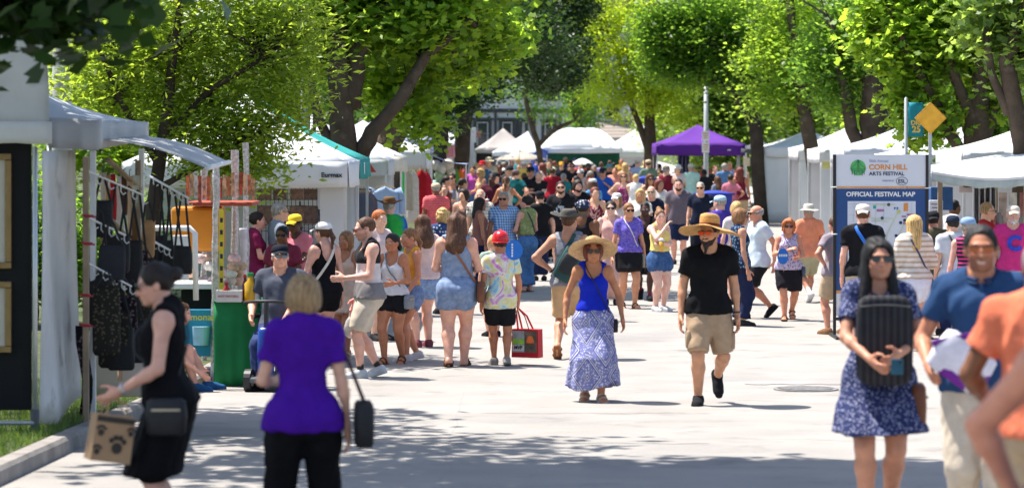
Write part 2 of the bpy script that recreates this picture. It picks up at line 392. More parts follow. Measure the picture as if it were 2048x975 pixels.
def solve(sp):
    P = Pose(); f = sp['sex'] == 'f'; P.f = f; w = 1+.82*(sp.get('w', 1.0)-1); P.w = w; P.lw = 1+.55*(w-1)
    leg = LEG[sp.get('legs', 'stand')]; seat = sp.get('seat', .27)
    pz = .515-leg[2] if leg[2] is not None else seat
    P.pel = np.array([0, 0, pz]); P.Rt = rotz(sp.get('twist', 0))@rotx(-sp.get('lean', 0))@roty(sp.get('tilt', 0))
    P.tp = lambda q: P.pel+P.Rt@(np.asarray(q, float)-np.array([0, 0, .515]))
    hw = .054 if f else .05; P.hips = [np.array([-hw, 0, pz-.012]), np.array([hw, 0, pz-.012])]
    P.knee, P.ank, P.foot = [], [], []
    for i in range(2):
        x, y, z, pit = leg[i]; a = np.array([x, y, .046+z]); yaw = sp.get('toes', .16)*(1 if i == 0 else -1)
        k, a = ik(P.hips[i], a, .240, .232, (.12*(-1 if i == 0 else 1), 1, .25 if leg[2] is not None else 1.2))
        P.knee.append(k); P.ank.append(a); P.foot.append(rotz(yaw)@rotx(pit))
    sw = (.094 if f else .108)*(1+.25*(w-1)); P.sw = sw
    P.sh, P.elb, P.wri, P.hand = [], [], [], []
    for i, nm in enumerate(sp.get('arms', ('down', 'down'))):
        t, pole = (ARM[nm] if isinstance(nm, str) else nm); sg = -1 if i == 0 else 1
        t = np.array(t)*np.array([sg, 1, 1]); pole = np.array(pole)*np.array([sg, 1, 1])
        if isinstance(nm, str) and nm in ('down', 'carry', 'swingf', 'swingb'): t = t+np.array([sg*(.10*(w-1)+(0 if not f else .006)), 0, 0])
        a = P.tp((sg*sw, -.006, .808)); wt = P.tp(t); e, wt = ik(a, wt, .172, .150, P.Rt@pole)
        P.sh.append(a); P.elb.append(e); P.wri.append(wt)
        d = wt-e; d /= np.linalg.norm(d); inn = P.Rt@np.array([-sg, .25, .0]); n = inn-d*(inn@d); n /= np.linalg.norm(n)+1e-9
        P.hand.append((d, n))
    P.hh = .139*sp.get('hs', 1.0)
    P.Rh = P.Rt@rotz(sp.get('yaw', 0))@rotx(sp.get('pitch', 0))@roty(sp.get('roll', 0))
    P.neckb = P.tp((0, -.010, .835)); P.chin = P.tp((0, .016, .861))
    P.hp = lambda q: P.chin+P.hh*(P.Rh@np.asarray(q, float))
    zs = np.array([.44, .475, .52, .57, .62, .68, .74, .79, .822, .85])
    if f:
        a = np.array([.068, .086, .096, .088, .070, .072, .080, .082, .070, .034]); b = np.array([.050, .060, .063, .056, .047, .049, .055, .050, .040, .031])
    else:
        a = np.array([.064, .080, .087, .085, .079, .083, .093, .095, .080, .038]); b = np.array([.050, .058, .060, .057, .054, .058, .064, .057, .043, .034])
    ka = np.array([.6, .65, .7, .95, 1.15, .9, .65, .5, .35, .2]); kb = np.array([.7, .7, .8, 1.2, 1.6, 1.2, .8, .6, .4, .3])
    c = np.array([-.004, -.010, -.012, -.002, .002, .002, 0, -.004, -.010, -.010])+np.array([0, 0, .01, .05, .06, .03, 0, 0, 0, 0])*(w-1)
    P.zs, P.a, P.b, P.c = zs, a*(1+ka*(w-1)), b*(1+kb*(w-1)), c
    return P
def torso_fn(P, e=0.0, zlo=.45, zhi=.85, wid=None, k=None):
    e = np.asarray(e)+np.zeros(len(P.zs)); a, b = P.a+e, P.b+e; e = float(e.max())
    if wid is not None: a = np.maximum(a, wid[0]); b = np.maximum(b, wid[1])
    Ri = P.Rt.T; pel = P.pel; plain_ = np.allclose(Ri, np.eye(3))
    def fn(X, Y, Z):
        x, y, z = X-F32(pel[0]), Y-F32(pel[1]), Z-F32(pel[2])
        if plain_: z = z+F32(.515)
        else: x, y, z = (x*F32(Ri[i, 0])+y*F32(Ri[i, 1])+z*F32(Ri[i, 2])+F32(.515 if i == 2 else 0) for i in range(3))
        A = np.interp(z, P.zs, a).astype(F32); B = np.interp(z, P.zs, b).astype(F32); C = np.interp(z, P.zs, P.c).astype(F32)
        q = np.sqrt(np.sqrt((x/A)**2*(x/A)**2*.35+ .65*(x/A)**4 + ((y-C)/B)**4 + 1.55*((x/A)*((y-C)/B))**2)+1e-9)
        d = (q-1)*np.minimum(A, B)
        return np.maximum(d, np.maximum(F32(zlo)-z, z-F32(zhi)))
    c = P.tp((0, 0, (zlo+zhi)/2)); r = (zhi-zlo)/2+.05
    ext = np.array([.19+e, .19+e, .19]) if plain_ else np.array([r, r, r])
    if plain_: ext = np.array([max(a)+.02, max(b)+.05, r])
    return fn, c-ext, c+ext
def body_limb(Fd, P, i, leg=True, arm=True):
    lw = P.lw*(.90 if P.f else 1.0); tw = P.lw*(1.05 if P.f else 1.0)
    if arm:
        Fd.ell(P.sh[i]+(P.tp((0, 0, -.008))-P.tp((0, 0, 0))), (.034*lw,)*3, .03)
        Fd.cone(P.sh[i], P.elb[i], .031*lw, .0235*lw, .02)
        m = P.elb[i]+.28*(P.wri[i]-P.elb[i])
        Fd.cone(P.elb[i], m, .0225*lw, .0245*lw, .012); Fd.cone(m, P.wri[i], .0245*lw, .0145*lw, .012)
        Fd.cone(P.wri[i], P.wri[i]+P.hand[i][0]*.02, .0145*lw, .014*lw, .01)
    if leg:
        m = P.hips[i]+.35*(P.knee[i]-P.hips[i])
        Fd.cone(P.hips[i], m, .060*tw, .055*tw, .022); Fd.cone(m, P.knee[i], .055*tw, .033*tw, .02)
        d = P.ank[i]-P.knee[i]; back = P.foot[i]@np.array([0, -1, 0]); m = P.knee[i]+.30*d+back*.010
        Fd.cone(P.knee[i], m, .031*tw, .0355*tw, .015); Fd.cone(m, P.ank[i], .0355*tw, .0205*tw, .015)
        Fd.cone(P.ank[i], P.ank[i]-np.array([0, 0, .012]), .0205*tw, .02*tw, .01)
def body_field(P, h):
    pts = np.array(P.hips+P.knee+P.ank+P.sh+P.elb+P.wri+[P.neckb, P.chin, P.tp((0, 0, .7))])
    Fd = Field(pts.min(0)-.15, pts.max(0)+.15, h)
    fn, lo, hi = torso_fn(P); Fd.op(fn, lo, hi, .02)
    for sg in (-1, 1):
        Fd.cone(P.tp((0, -.012, .845)), P.tp((sg*(P.sw-.012), -.008, .822)), .030, .028, .03)
        Fd.ell(P.tp((sg*.042, -.030-.03*(P.w-1), .500)), (.05*P.lw, .048*P.lw, .05*P.lw), .03)
        if P.f: Fd.ell(P.tp((sg*.040, .040+.03*(P.w-1), .732)), (.036*P.lw, .034*P.lw, .038*P.lw), .022)
        else: Fd.ell(P.tp((sg*.042, .036, .755)), (.045, .026, .032), .03)
    for i in range(2): body_limb(Fd, P, i)
    r = .031 if P.f else .037
    Fd.cone(P.neckb, P.hp((0, -.10, .25)), r*P.lw, r*.95*P.lw, .025)
    return Fd
def top_field(P, Fd, t):
    G = Field(Fd.lo, Fd.lo+Fd.h*(Fd.n-1), Fd.h); e = t.get('ease', .008); kind = t['kind']; hem = t.get('hem', .495)
    wid = None
    if t.get('loose'): 
        wid = (np.interp(P.zs, [.44, .60, .70, .76, .80], [max(P.a[6], P.a[2])+.008, P.a[6]+.003, P.a[6], 0, 0]), np.interp(P.zs, [.44, .62, .74, .78], [P.b[6]*.99+.008, P.b[6]+.004, 0, 0]))
    ee = e+(0 if t.get('tuck') else .011)*np.clip((.66-P.zs)/.09, 0, 1)
    fn, lo, hi = torso_fn(P, ee, hem, .846, wid); G.op(fn, lo, hi, .02)
    for sg in (-1, 1):
        if P.f: G.ell(P.tp((sg*.040, .040+.03*(P.w-1), .732)), (.036*P.lw+e, .034*P.lw+e, .038*P.lw+e), .03)
        else: G.ell(P.tp((sg*.042, .036, .755)), (.045+e, .026+e, .032+e), .03)
        if hem < .53: G.ell(P.tp((sg*.042, -.030-.03*(P.w-1), .500)), (.05*P.lw+e+.008, .048*P.lw+e+.008, .05*P.lw+e+.008), .03)
        G.cone(P.tp((0, -.012, .845)), P.tp((sg*(P.sw-.012), -.008, .822)), .030+e, .028+e, .03)
    lw = P.lw*(.90 if P.f else 1.0); tw = P.lw*(1.05 if P.f else 1.0)
    if hem < .55 and not t.get('tuck'):
        for i in range(2): G.cone(P.hips[i]+np.array([0, 0, .02]), P.hips[i]+.3*(P.knee[i]-P.hips[i]), .060*tw+e+.009, .057*tw+e+.012, .03)
    sl = t.get('sleeve', .6 if kind in ('tee', 'polo') else (2.0 if kind == 'long' else 0))
    if sl:
        for i in range(2):
            G.ell(P.sh[i]+(P.tp((0, 0, -.010))-P.tp((0, 0, 0))), (.035*lw+e*.7,)*3, .03)
            fl = .008 if kind != 'long' else .004
            G.cone(P.sh[i], P.elb[i], .0305*lw+e*.8, .027*lw+e+fl, .018, clip=min(sl, 1.0) if sl < 1 else None)
            if sl > 1: G.cone(P.elb[i], P.wri[i], .0265*lw+e, .019*lw+e, .015, clip=min(sl-1, 1.0))
    z_t = None
    Ri = P.Rt.T; X, Y, Z = G.xyz((slice(None),)*3)
    zt = (X-F32(P.pel[0]))*F32(Ri[2, 0])+(Y-F32(P.pel[1]))*F32(Ri[2, 1])+(Z-F32(P.pel[2]))*F32(Ri[2, 2])+F32(.515)
    G.F = np.maximum(G.F, F32(hem)-zt+F32(.0))
    nk = t.get('neck', .030)
    if kind in ('tank', 'cami'):
        G.ell(P.tp((0, .035, .838)), (.050, .085, .058+nk), .006, 'c')
        G.ell(P.tp((0, -.05, .85)), (.046, .06, .05+t.get('backneck', .01)), .006, 'c')
        for sg in (-1, 1):
            r = .050 if kind == 'tank' else .054
            G.ell(P.tp((sg*(P.sw+.014), 0, .797)), (r*(1+.3*(P.w-1)), .12, .058), .006, 'c')
        if kind == 'cami': G.op(lambda X_, Y_, Z_: np.maximum(F32(P.tp((0, 0, .775))[2])-Z_, -.5*np.ones((1, 1, 1), F32))+0*X_+0*Y_, G.lo, G.lo+G.h*G.n, .004, 'c')
    elif kind == 'sleeveless':
        G.ell(P.tp((0, .03, .862)), (.046, .062, .026+nk), .006, 'c')
        for sg in (-1, 1): G.ell(P.tp((sg*(P.sw+.026), 0, .800)), (.045, .12, .056), .006, 'c')
    else:
        G.ell(P.tp((0, .022, .866)), (.044, .056, .020+nk), .005, 'c')
    return G
def bottom_field(P, Fd, t):
    G = Field(Fd.lo, Fd.lo+Fd.h*(Fd.n-1), Fd.h); e = t.get('ease', .010); kind = t['kind']; waist = t.get('waist', .60)
    tw = P.lw*(1.05 if P.f else 1.0)
    fn, lo, hi = torso_fn(P, np.interp(P.zs, [.50, .58], [e, .005]), .46, waist); G.op(fn, lo, hi, .02)
    for sg in (-1, 1): G.ell(P.tp((sg*.042, -.030-.03*(P.w-1), .500)), (.05*P.lw+e, .048*P.lw+e, .05*P.lw+e), .03)
    if kind == 'skirt':
        for i in range(2):
            q = P.hips[i]+.75*(P.knee[i]-P.hips[i]); z0 = P.hips[i]+(P.knee[i]-P.hips[i])*min(.95, max(.1, (P.hips[i][2]-t['hem'])/(P.hips[i][2]-P.knee[i][2])-.12))
            G.cone(P.hips[i], z0, .060*tw+.012, np.interp(z0[2], [P.knee[i][2], P.hips[i][2]], [.036, .06])*tw+.014, .03)
        zh = t['hem']; fl = t.get('flare', .03); kn = (P.knee[0]+P.knee[1])/2; sy = abs(P.knee[0][1]-P.knee[1][1])/2; an = (P.ank[0]+P.ank[1])/2; say = abs(P.ank[0][1]-P.ank[1][1])/2
        zw = P.pel[2]+(waist-.515); nf = t.get('folds', 9); ph = t.get('ph', 1.0); amp = t.get('amp', .045)
        az = [an[2], kn[2], P.pel[2]-.02, zw]
        def fn2(X, Y, Z):
            tt = np.clip((zw-Z)/F32(zw-zh), 0, 1.2); hipz = np.interp(Z, [P.pel[2]-.05, P.pel[2], zw], [P.a[2]+e+.012, P.a[2]+e, P.a[4]+e]).astype(F32)
            A = hipz+F32(fl)*np.maximum(tt-.3, 0)*1.4
            hb = np.interp(Z, [P.pel[2]-.05, P.pel[2], zw], [P.b[2]+e+.012, P.b[2]+e, P.b[4]+e]).astype(F32)
            B = hb+F32(fl)*np.maximum(tt-.3, 0)*1.4+np.interp(Z, az, [say*.75, sy, 0, 0]).astype(F32)
            C = np.interp(Z, az, [an[1], kn[1], -.008, 0]).astype(F32)
            th = np.arctan2((Y-C)/B, X/A)
            fo = 1+F32(amp)*np.clip(tt*1.5-.25, 0, 1)*(np.sin(nf*th+F32(ph))+.5*np.sin((nf*1.7)*th+3*tt+F32(ph*2)))
            q = np.sqrt((X/A)**2+((Y-C)/B)**2)/fo
            dip = F32(t.get('dip', 0.0))*np.abs(np.sin(th*1.0+.7))
            return np.maximum((q-1)*np.minimum(A, B), np.maximum(F32(zh)-dip-Z, Z-F32(zw)))
        G.op(fn2, (-.32, -.32, zh-.12), (.32, .32, zw), .012)
    else:
        Ln = t.get('len', .8); fl = t.get('flare', .012)
        for i in range(2):
            m = P.hips[i]+.35*(P.knee[i]-P.hips[i]); L1 = min(Ln, 1)
            end = P.hips[i]+L1*(P.knee[i]-P.hips[i]); re = np.interp(L1, [0, .35, 1], [.06*tw, .056*tw, .034*tw])+e+fl*min(1, Ln+.3)
            G.cone(P.hips[i], m if Ln > .5 else P.hips[i]+.6*L1*(P.knee[i]-P.hips[i]), .060*tw+e, .058*tw+e+fl*.3, .02)
            G.cone(m if Ln > .5 else P.hips[i], end+(P.knee[i]-P.hips[i])*.2 if Ln <= 1 else end, .056*tw+e+fl*.3 if Ln > .5 else .060*tw+e, re, .007, clip=None if Ln > 1 else (Ln-(.35 if Ln > .5 else 0))/(Ln+.2-(.35 if Ln > .5 else 0)))
            if Ln > 1:
                d = P.ank[i]-P.knee[i]; wide = t.get('leg', .012)
                G.cone(P.knee[i], P.ank[i], .034*tw+e+fl*.5, .022*tw+e+wide, .02, clip=Ln-1)
    Ri = P.Rt.T; X, Y, Z = G.xyz((slice(None),)*3)
    zt = (X-F32(P.pel[0]))*F32(Ri[2, 0])+(Y-F32(P.pel[1]))*F32(Ri[2, 1])+(Z-F32(P.pel[2]))*F32(Ri[2, 2])+F32(.515)
    G.F = np.maximum(G.F, zt-F32(waist))
    return G
def foot_meshes(P, i, h, kind):
    """returns skin mesh or None, shoe mesh or None in H units"""
    M = P.foot[i]; A = P.ank[i]; out = {}
    def xf(V): return V@M.T+A
    k = P.lw*.5+.5
    if kind in ('sandal', 'flip'):
        f = Field((-.06, -.06, -.07), (.06, .13, .05), h)
        f.cone((0, -.015, -.024), (0, .05, -.028), .022*k, .023*k, .01); f.ell((0, .075, -.034), (.027, .03, .011), .012)
        f.cone((0, 0, .02), (0, -.005, -.02), .021, .022, .02)
        for q in range(5): f.cone(((q-2)*.0095, .085, -.037), ((q-2)*.0105, .104-.004*abs(q-1), -.039), .0062, .0055, .004)
        V, Q = f.mesh(); out['skin'] = (xf(V), Q)
        f = Field((-.06, -.07, -.07), (.06, .14, .05), min(h, .0095))
        X, Y, Z = f.xyz((slice(None),)*3)
        wd = np.interp(Y, [-.045, 0, .07, .115], [.024, .025, .033, .018]).astype(F32)
        sole = np.maximum(np.maximum(np.abs(X)-wd, np.abs(Z+F32(.0435))-F32(.005)), np.maximum(Y-F32(.116), -F32(.046)-Y))
        f.F = sole+0*X
        for y0, z0, r in ((.055, -.030, .030), (.012, -.012, .030)) if kind == 'sandal' else ((.06, -.030, .031),):
            s_ = np.maximum(np.abs(Y-F32(y0)-(Z+F32(.03))*.3)-F32(.008), np.abs(np.sqrt((X/1.0)**2+(Z-F32(z0-.012))**2)-F32(r))-F32(.005))
            f.F = np.minimum(f.F, np.maximum(s_, -F32(.045)-Z))
        V, Q = f.mesh(); out['shoe'] = (xf(V), Q, 'sandal')
    else:
        f = Field((-.06, -.07, -.07), (.06, .14, .07), h)
        f.cone((0, -.018, -.020), (0, .045, -.024), .027*k, .026*k, .012); f.ell((0, .080, -.030), (.029, .036, .019), .02)
        f.cone((0, -.004, .016 if kind == 'boot' else .0), (0, -.010, -.02), .026, .028, .02)
        X, Y, Z = f.xyz((slice(None),)*3)
        wd = np.interp(Y, [-.048, -.03, .02, .08, .12], [.018, .027, .027, .033, .015]).astype(F32)
        sole = np.maximum(np.maximum(np.abs(X)-wd, np.abs(Z+F32(.042))-F32(.0075)), np.maximum(Y-F32(.122), -F32(.050)-Y))
        f.F = np.minimum(f.F, sole+0*X); f.F = np.maximum(f.F, -F32(.0495)-Z)
        f.F = np.maximum(f.F, Z-F32(.026 if kind == 'boot' else .010))
        V, Q = f.mesh(); out['shoe'] = (xf(V), Q, 'shoe')
    return out
def hand_mesh(P, i, h, curl=.45):
    d, n = P.hand[i]; w_ = np.cross(d, n); M = np.stack([w_, d, n], 1); k = .95 if P.f else 1.05; sg = (1 if i == 0 else -1)
    f = Field((-.06, -.02, -.05), (.06, .12, .06), h)
    f.cone((0, -.012, 0), (0, .012, 0), .0135*k, .0135*k, .008)
    f.ell((.000, .030, .0), (.022*k, .034*k, .0115*k), .01)
    for q, (x, L) in enumerate(((-.016, .036), (-.0055, .043), (.0055, .041), (.0155, .033))):
        x *= sg; p = np.array([x, .056, 0]); a = 0; dirx = x*2.2
        for seg, fr in enumerate((.45, .32, .26)):
            a += curl*(.55 if seg == 0 else 1); e = p+L*fr*np.array([dirx*(1 if seg == 0 else 0), math.cos(a), math.sin(a)])
            f.cone(p, e, .0057*k-.0004*seg, .0053*k-.0004*seg, .003); p = e
    p = np.array([-.017*sg, .012, .004]); e = p+np.array([-.019*sg, .019, .010]); f.cone(p, e, .0085*k, .0067*k, .008)
    f.cone(e, e+np.array([-.006*sg, .022, .008]), .0063*k, .0052*k, .003)
    V, Q = f.mesh(); return V@M.T+P.wri[i]+d*.012, Q
def head_field(P, h):
    f = Field((-.56, -.66, -.5), (.56, .72, 1.12), h)
    f.ell((0, -.06, .62), (.335, .425, .38), .05); f.ell((0, .10, .36), (.285, .325, .36), .10)
    f.cone((-.13, .10, .15), (.13, .10, .15), .125, .125, .08); f.ell((0, .305, .085), (.10, .085, .085), .08)
    for sg in (-1, 1):
        f.ell((sg*.165, .27, .35), (.10, .10, .10), .08)
        f.ell((sg*.15, .485, .495), (.09, .085, .06), .05, 'c'); f.ell((sg*.14, .345, .495), (.07, .07, .06), .01)
        f.ell((sg*.345, -.03, .46), (.04, .095, .15), .03)
    f.cone((0, .385, .53), (0, .475, .345), .035, .06, .05); f.cone((-.17, .365, .585), (.17, .365, .585), .045, .045, .05)
    f.cone((-.075, .40, .215), (.075, .40, .215), .035, .035, .03); f.ell((0, .445, .165), (.13, .03, .02), .02, 'c')
    nb = (P.Rh.T@(P.neckb-P.chin))/P.hh; r = .215 if P.f else .265
    f.cone((0, -.12, .25), nb*.75+np.array([0, -.02, 0]), r*P.lw, r*1.02*P.lw, .05)
    return f
def hair_field(P, st, h, L):
    f = Field((-.85, -1.0, -1.9 if L > .6 else -.75), (.85, .75, 1.45), h); big = {'curly': .09, 'afro': .22, 'bob': .05, 'long': .035, 'wavy': .05, 'short': .006}.get(st, .015)
    f.ell((0, -.075, .635), (.36+big, .45+big, .40+big), .05)
    if st in ('curly', 'afro', 'bob'): f.ell((0, -.10, .42), (.40+big, .44+big*.7, .45), .1)
    if st in ('long', 'wavy'):
        f.cone((0, -.16, .55), (0, -.38, .5-L), .43, .52 if st == 'wavy' else .32, .1)
        for sg in (-1, 1): f.cone((sg*.26, -.02, .6), (sg*.30, -.10 if st == 'long' else .02, .45-L*.85), .17, .13, .1)
    if st in ('long', 'wavy'):
        if st == 'wavy':
            for sg in (-1, 1): f.cone((sg*.30, .0, .45), (sg*.40, .14, .40-L*.75), .13, .11, .08)
        f.ell((0, .40, -.25), (.27, .48, .80), .05, 'c')
    X, Y, Z = f.xyz((slice(None),)*3)
    if st == 'short': f.F = np.maximum(f.F, np.maximum(F32(.26)-Z+.9*np.maximum(Y+.05, 0), F32(.16)-Z))
    elif st == 'buzz': f.F = np.maximum(f.F+F32(.018), F32(.30)-Z+.9*np.maximum(Y+.05, 0))
    elif st == 'fringe': f.F = np.maximum(np.maximum(f.F, F32(.24)-Z+.9*np.maximum(Y+.02, 0)), Z-F32(.66)+.4*Y)
    elif st in ('pony', 'bun', 'highbun'): f.F = np.maximum(f.F, F32(.22)-Z+.9*np.maximum(Y+.0, 0))
    elif st == 'bob': f.F = np.maximum(f.F, F32(.02)-Z)
    f.ell((0, .58, .26), (.48 if st in ('short', 'buzz', 'pony', 'bun', 'highbun') else .39, .52 if st in ('long', 'wavy', 'short') else .46, .71 if st == 'short' else .61), .04, 'c')
    if st in ('short', 'buzz'):
        for sg in (-1, 1): f.ell((sg*.42, .03, .40), (.14, .13, .17), .03, 'c')
    if st == 'pony': f.cone((0, -.46, .62), (0, -.66, .55-L*.35), .13, .15, .06); f.cone((0, -.66, .55-L*.35), (0, -.62, .5-L), .15, .05, .06)
    if st == 'bun': f.ell((0, -.56, .66), (.19, .17, .19), .04)
    if st == 'highbun': f.ell((0, -.38, 1.02), (.21, .21, .18), .04)
    # clear the neck so the hair stays a shell behind it
    return f
def beard_field(P, h, long=0):
    f = Field((-.5, -.3, -.6), (.5, .75, .7), h)
    f.ell((0, .12, .30), (.30, .335, .32), .05); f.ell((0, .31, .07), (.13, .12, .13), .06)
    if long: f.cone((0, .33, .03), (0, .40, -.14-long), .10, .04, .06)
    X, Y, Z = f.xyz((slice(None),)*3)
    f.F = np.maximum(f.F, Z-F32(.36)+.55*np.maximum(Y-.08, 0)); f.F = np.maximum(f.F, F32(.0)-Y)
    f.cone((-.10, .43, .265), (.10, .43, .265), .035, .035, .02)
    f.ell((0, .47, .20), (.11, .12, .042), .02, 'c'); f.ell((0, .55, .42), (.16, .22, .13), .03, 'c')
    return f
SKIN = {'fair': S(226, 172, 148), 'tan': S(206, 148, 118), 'warm': S(192, 130, 98), 'brown': S(128, 82, 58), 'dark': S(82, 52, 40), 'pale': S(234, 188, 168), 'olive': S(188, 136, 104)}
HAIR = {'brown': S(88, 58, 40), 'dark': S(38, 28, 24), 'black': S(22, 19, 20), 'blond': S(196, 160, 104), 'grey': S(150, 144, 138), 'red': S(176, 98, 52), 'white': S(205, 200, 195), 'auburn': S(110, 52, 40), 'lightbrown': S(140, 100, 66), 'ash': S(150, 122, 88)}
def lens_glasses(P, col, H):
    """frame and lens meshes in metres"""
    m = MB(); g = MB()
    hp = lambda q: P.hp(q)*H
    for sg in (-1, 1):
        n = 10; c = (sg*.155, .475, .505)
        ring = [(c[0]+.125*math.cos(2*math.pi*k/n), c[1]-.10*(abs(c[0]+.125*math.cos(2*math.pi*k/n))-.03)**1.0*.6, c[2]+(.092 if math.sin(2*math.pi*k/n) < 0 else .075)*math.sin(2*math.pi*k/n)) for k in range(n)]
        v = [hp(q) for q in ring]+[hp((q[0], q[1]-.03, q[2])) for q in ring]
        g.add(v, [tuple(range(n)), tuple(range(2*n-1, n-1, -1))]+[(k, n+k, n+(k+1) % n, (k+1) % n) for k in range(n)])
        m.bar(hp((sg*.275, .44, .54)), hp((sg*.365, -.02, .53)), .022*P.hh*H*2, .02*P.hh*H)
    m.bar(hp((-.27, .475, .565)), hp((.27, .475, .565)), .03*P.hh*H)
    return m, g
def hat_mesh(P, H, kind):
    """list of (name, MB) in metres"""
    hp = lambda q: P.hp(q)*H; out = []
    def lathe(prof, n=28, c=(0, -.07), sx=.9, sy=1.08, bend=None, tilt=0):
        m = MB(); v = []
        for r, z in prof:
            for k in range(n):
                t = 2*math.pi*k/n; x, y = sx*r*math.cos(t), sy*r*math.sin(t)
                zz = z+(bend(x, y, r) if bend else 0)+tilt*y
                v.append(hp((c[0]+x, c[1]+y, zz)))
        L = len(prof); f = [(i*n+k, i*n+(k+1) % n, (i+1)*n+(k+1) % n, (i+1)*n+k) for i in range(L-1) for k in range(n)]
        if prof[-1][0] > 1e-3: f.append(tuple((L-1)*n+k for k in range(n)))
        return m.add(v, f)
    if kind in ('cap', 'capback'):
        out.append(('crown', lathe([(.30, .68), (.425, .70), (.43, .78), (.41, .90), (.33, 1.0), (.2, 1.05), (.05, 1.065)])))
        s_ = 1 if kind == 'cap' else -1; m = MB()
        def fn(u, v):
            a = (u-.5)*2; x = a*.30*(1-.18*v); y = s_*(.36+.05*(1-a*a)+v*.40*(1-.35*a*a))-(.0 if s_ > 0 else .12)
            return hp((x, y, .735-.10*v-.10*a*a*(.5+.5*v)))
        m.sheet(fn, 8, 4, .004); out.append(('brim', m))
    elif kind in ('sunhat', 'straw', 'bucket', 'outback', 'safari'):
        br = {'sunhat': 1.22, 'straw': 1.30, 'bucket': .66, 'outback': .98, 'safari': .82}[kind]; top = {'sunhat': 1.08, 'straw': 1.22, 'bucket': 1.08, 'outback': 1.16, 'safari': 1.12}[kind]
        dr = {'sunhat': .10, 'straw': .05, 'bucket': .30, 'outback': -.06, 'safari': .14}[kind]
        bend = (lambda x, y, r: -(dr*((r-.45)/.5)**1.2 if r > .45 else 0)+(.22*abs(x)**1.6 if kind == 'outback' and r > .45 else 0)-(.16*abs(x)**1.5 if kind == 'straw' and r > .45 else 0)+(.03*math.sin(5*x+3*y) if r > .7 else 0))
        tl = sp_tilt.get(kind, 0)
        out.append(('crown', lathe([(.43, .70), (.43, .78), (.42, top-.16), (.38, top-.05), (.28, top), (.12, top-.03 if kind in ('outback', 'straw') else top+.01), (.01, top-.04 if kind in ('outback', 'straw') else top+.015)], bend=None, tilt=tl)))
        out.append(('brim', lathe([(.40, .735), (.47, .74), (br*.7, .745), (br*.9, .745), (br, .74), (br+.01, .725), (br*.9, .725), (br*.7, .723), (.42, .715), (.40, .735)], bend=bend, tilt=tl)))
        if kind in ('outback', 'sunhat', 'safari', 'straw'): out.append(('hat_band', lathe([(.432, .745), (.442, .755), (.440, .83), (.425, .84)], tilt=tl)))
    elif kind == 'helmet':
        out.append(('crown', lathe([(.46, .60), (.47, .70), (.46, .86), (.40, 1.02), (.27, 1.13), (.1, 1.18), (.01, 1.185)])))
        out.append(('brim', lathe([(.44, .63), (.58, .60), (.60, .59), (.58, .575), (.44, .59)])))
        m = MB(); m.bar(hp((0, -.52, .80)), hp((0, -.05, 1.19)), .03, .02); m.bar(hp((0, -.05, 1.19)), hp((0, .40, .85)), .03, .02); out.append(('ridge', m))
    elif kind == 'bandana':
        out.append(('crown', lathe([(.42, .58), (.44, .70), (.435, .85), (.37, 1.0), (.25, 1.07), (.1, 1.09), (.01, 1.095)])))
        m = MB(); m.lathe([(.0, -.10), (.13, -.05), (.15, .03), (.08, .10), (0, .11)], 10); m.v = [tuple(hp((p[0]-.36, p[1]-.30, p[2]+.82))) for p in m.v]; out.append(('knot', m))
    return out
sp_tilt = {'sunhat': .42, 'straw': .16, 'outback': .0, 'bucket': 0, 'safari': 0}
def strap_path(P, H, side, lo=.52, off=.012, n=14, shx=.05):
    """closed loop of a crossbody strap from the other shoulder to the hip on `side` (+1 right)"""
    pts = []
    for fr in (1, -1):
        rng = np.linspace(0, 1, n) if fr == 1 else np.linspace(1, 0, n)
        for t in rng:
            z = .838+(lo-.838)*t; x = side*(-shx+t*(shx+.115*(1+.6*(P.w-1))))
            a = np.interp(z, P.zs, P.a)+off; b = np.interp(z, P.zs, P.b)+off+(.026 if (P.f and fr == 1 and .68 < z < .79) else 0); c = np.interp(z, P.zs, P.c)
            xx = max(-a*.985, min(a*.985, x)); y = c+fr*b*math.sqrt(max(0, 1-(xx/a)**2)) if t < .99 else c
            pts.append(P.tp((x if t > .9 else xx, y, z+(.012 if t < .05 else 0)))*H)
    return pts
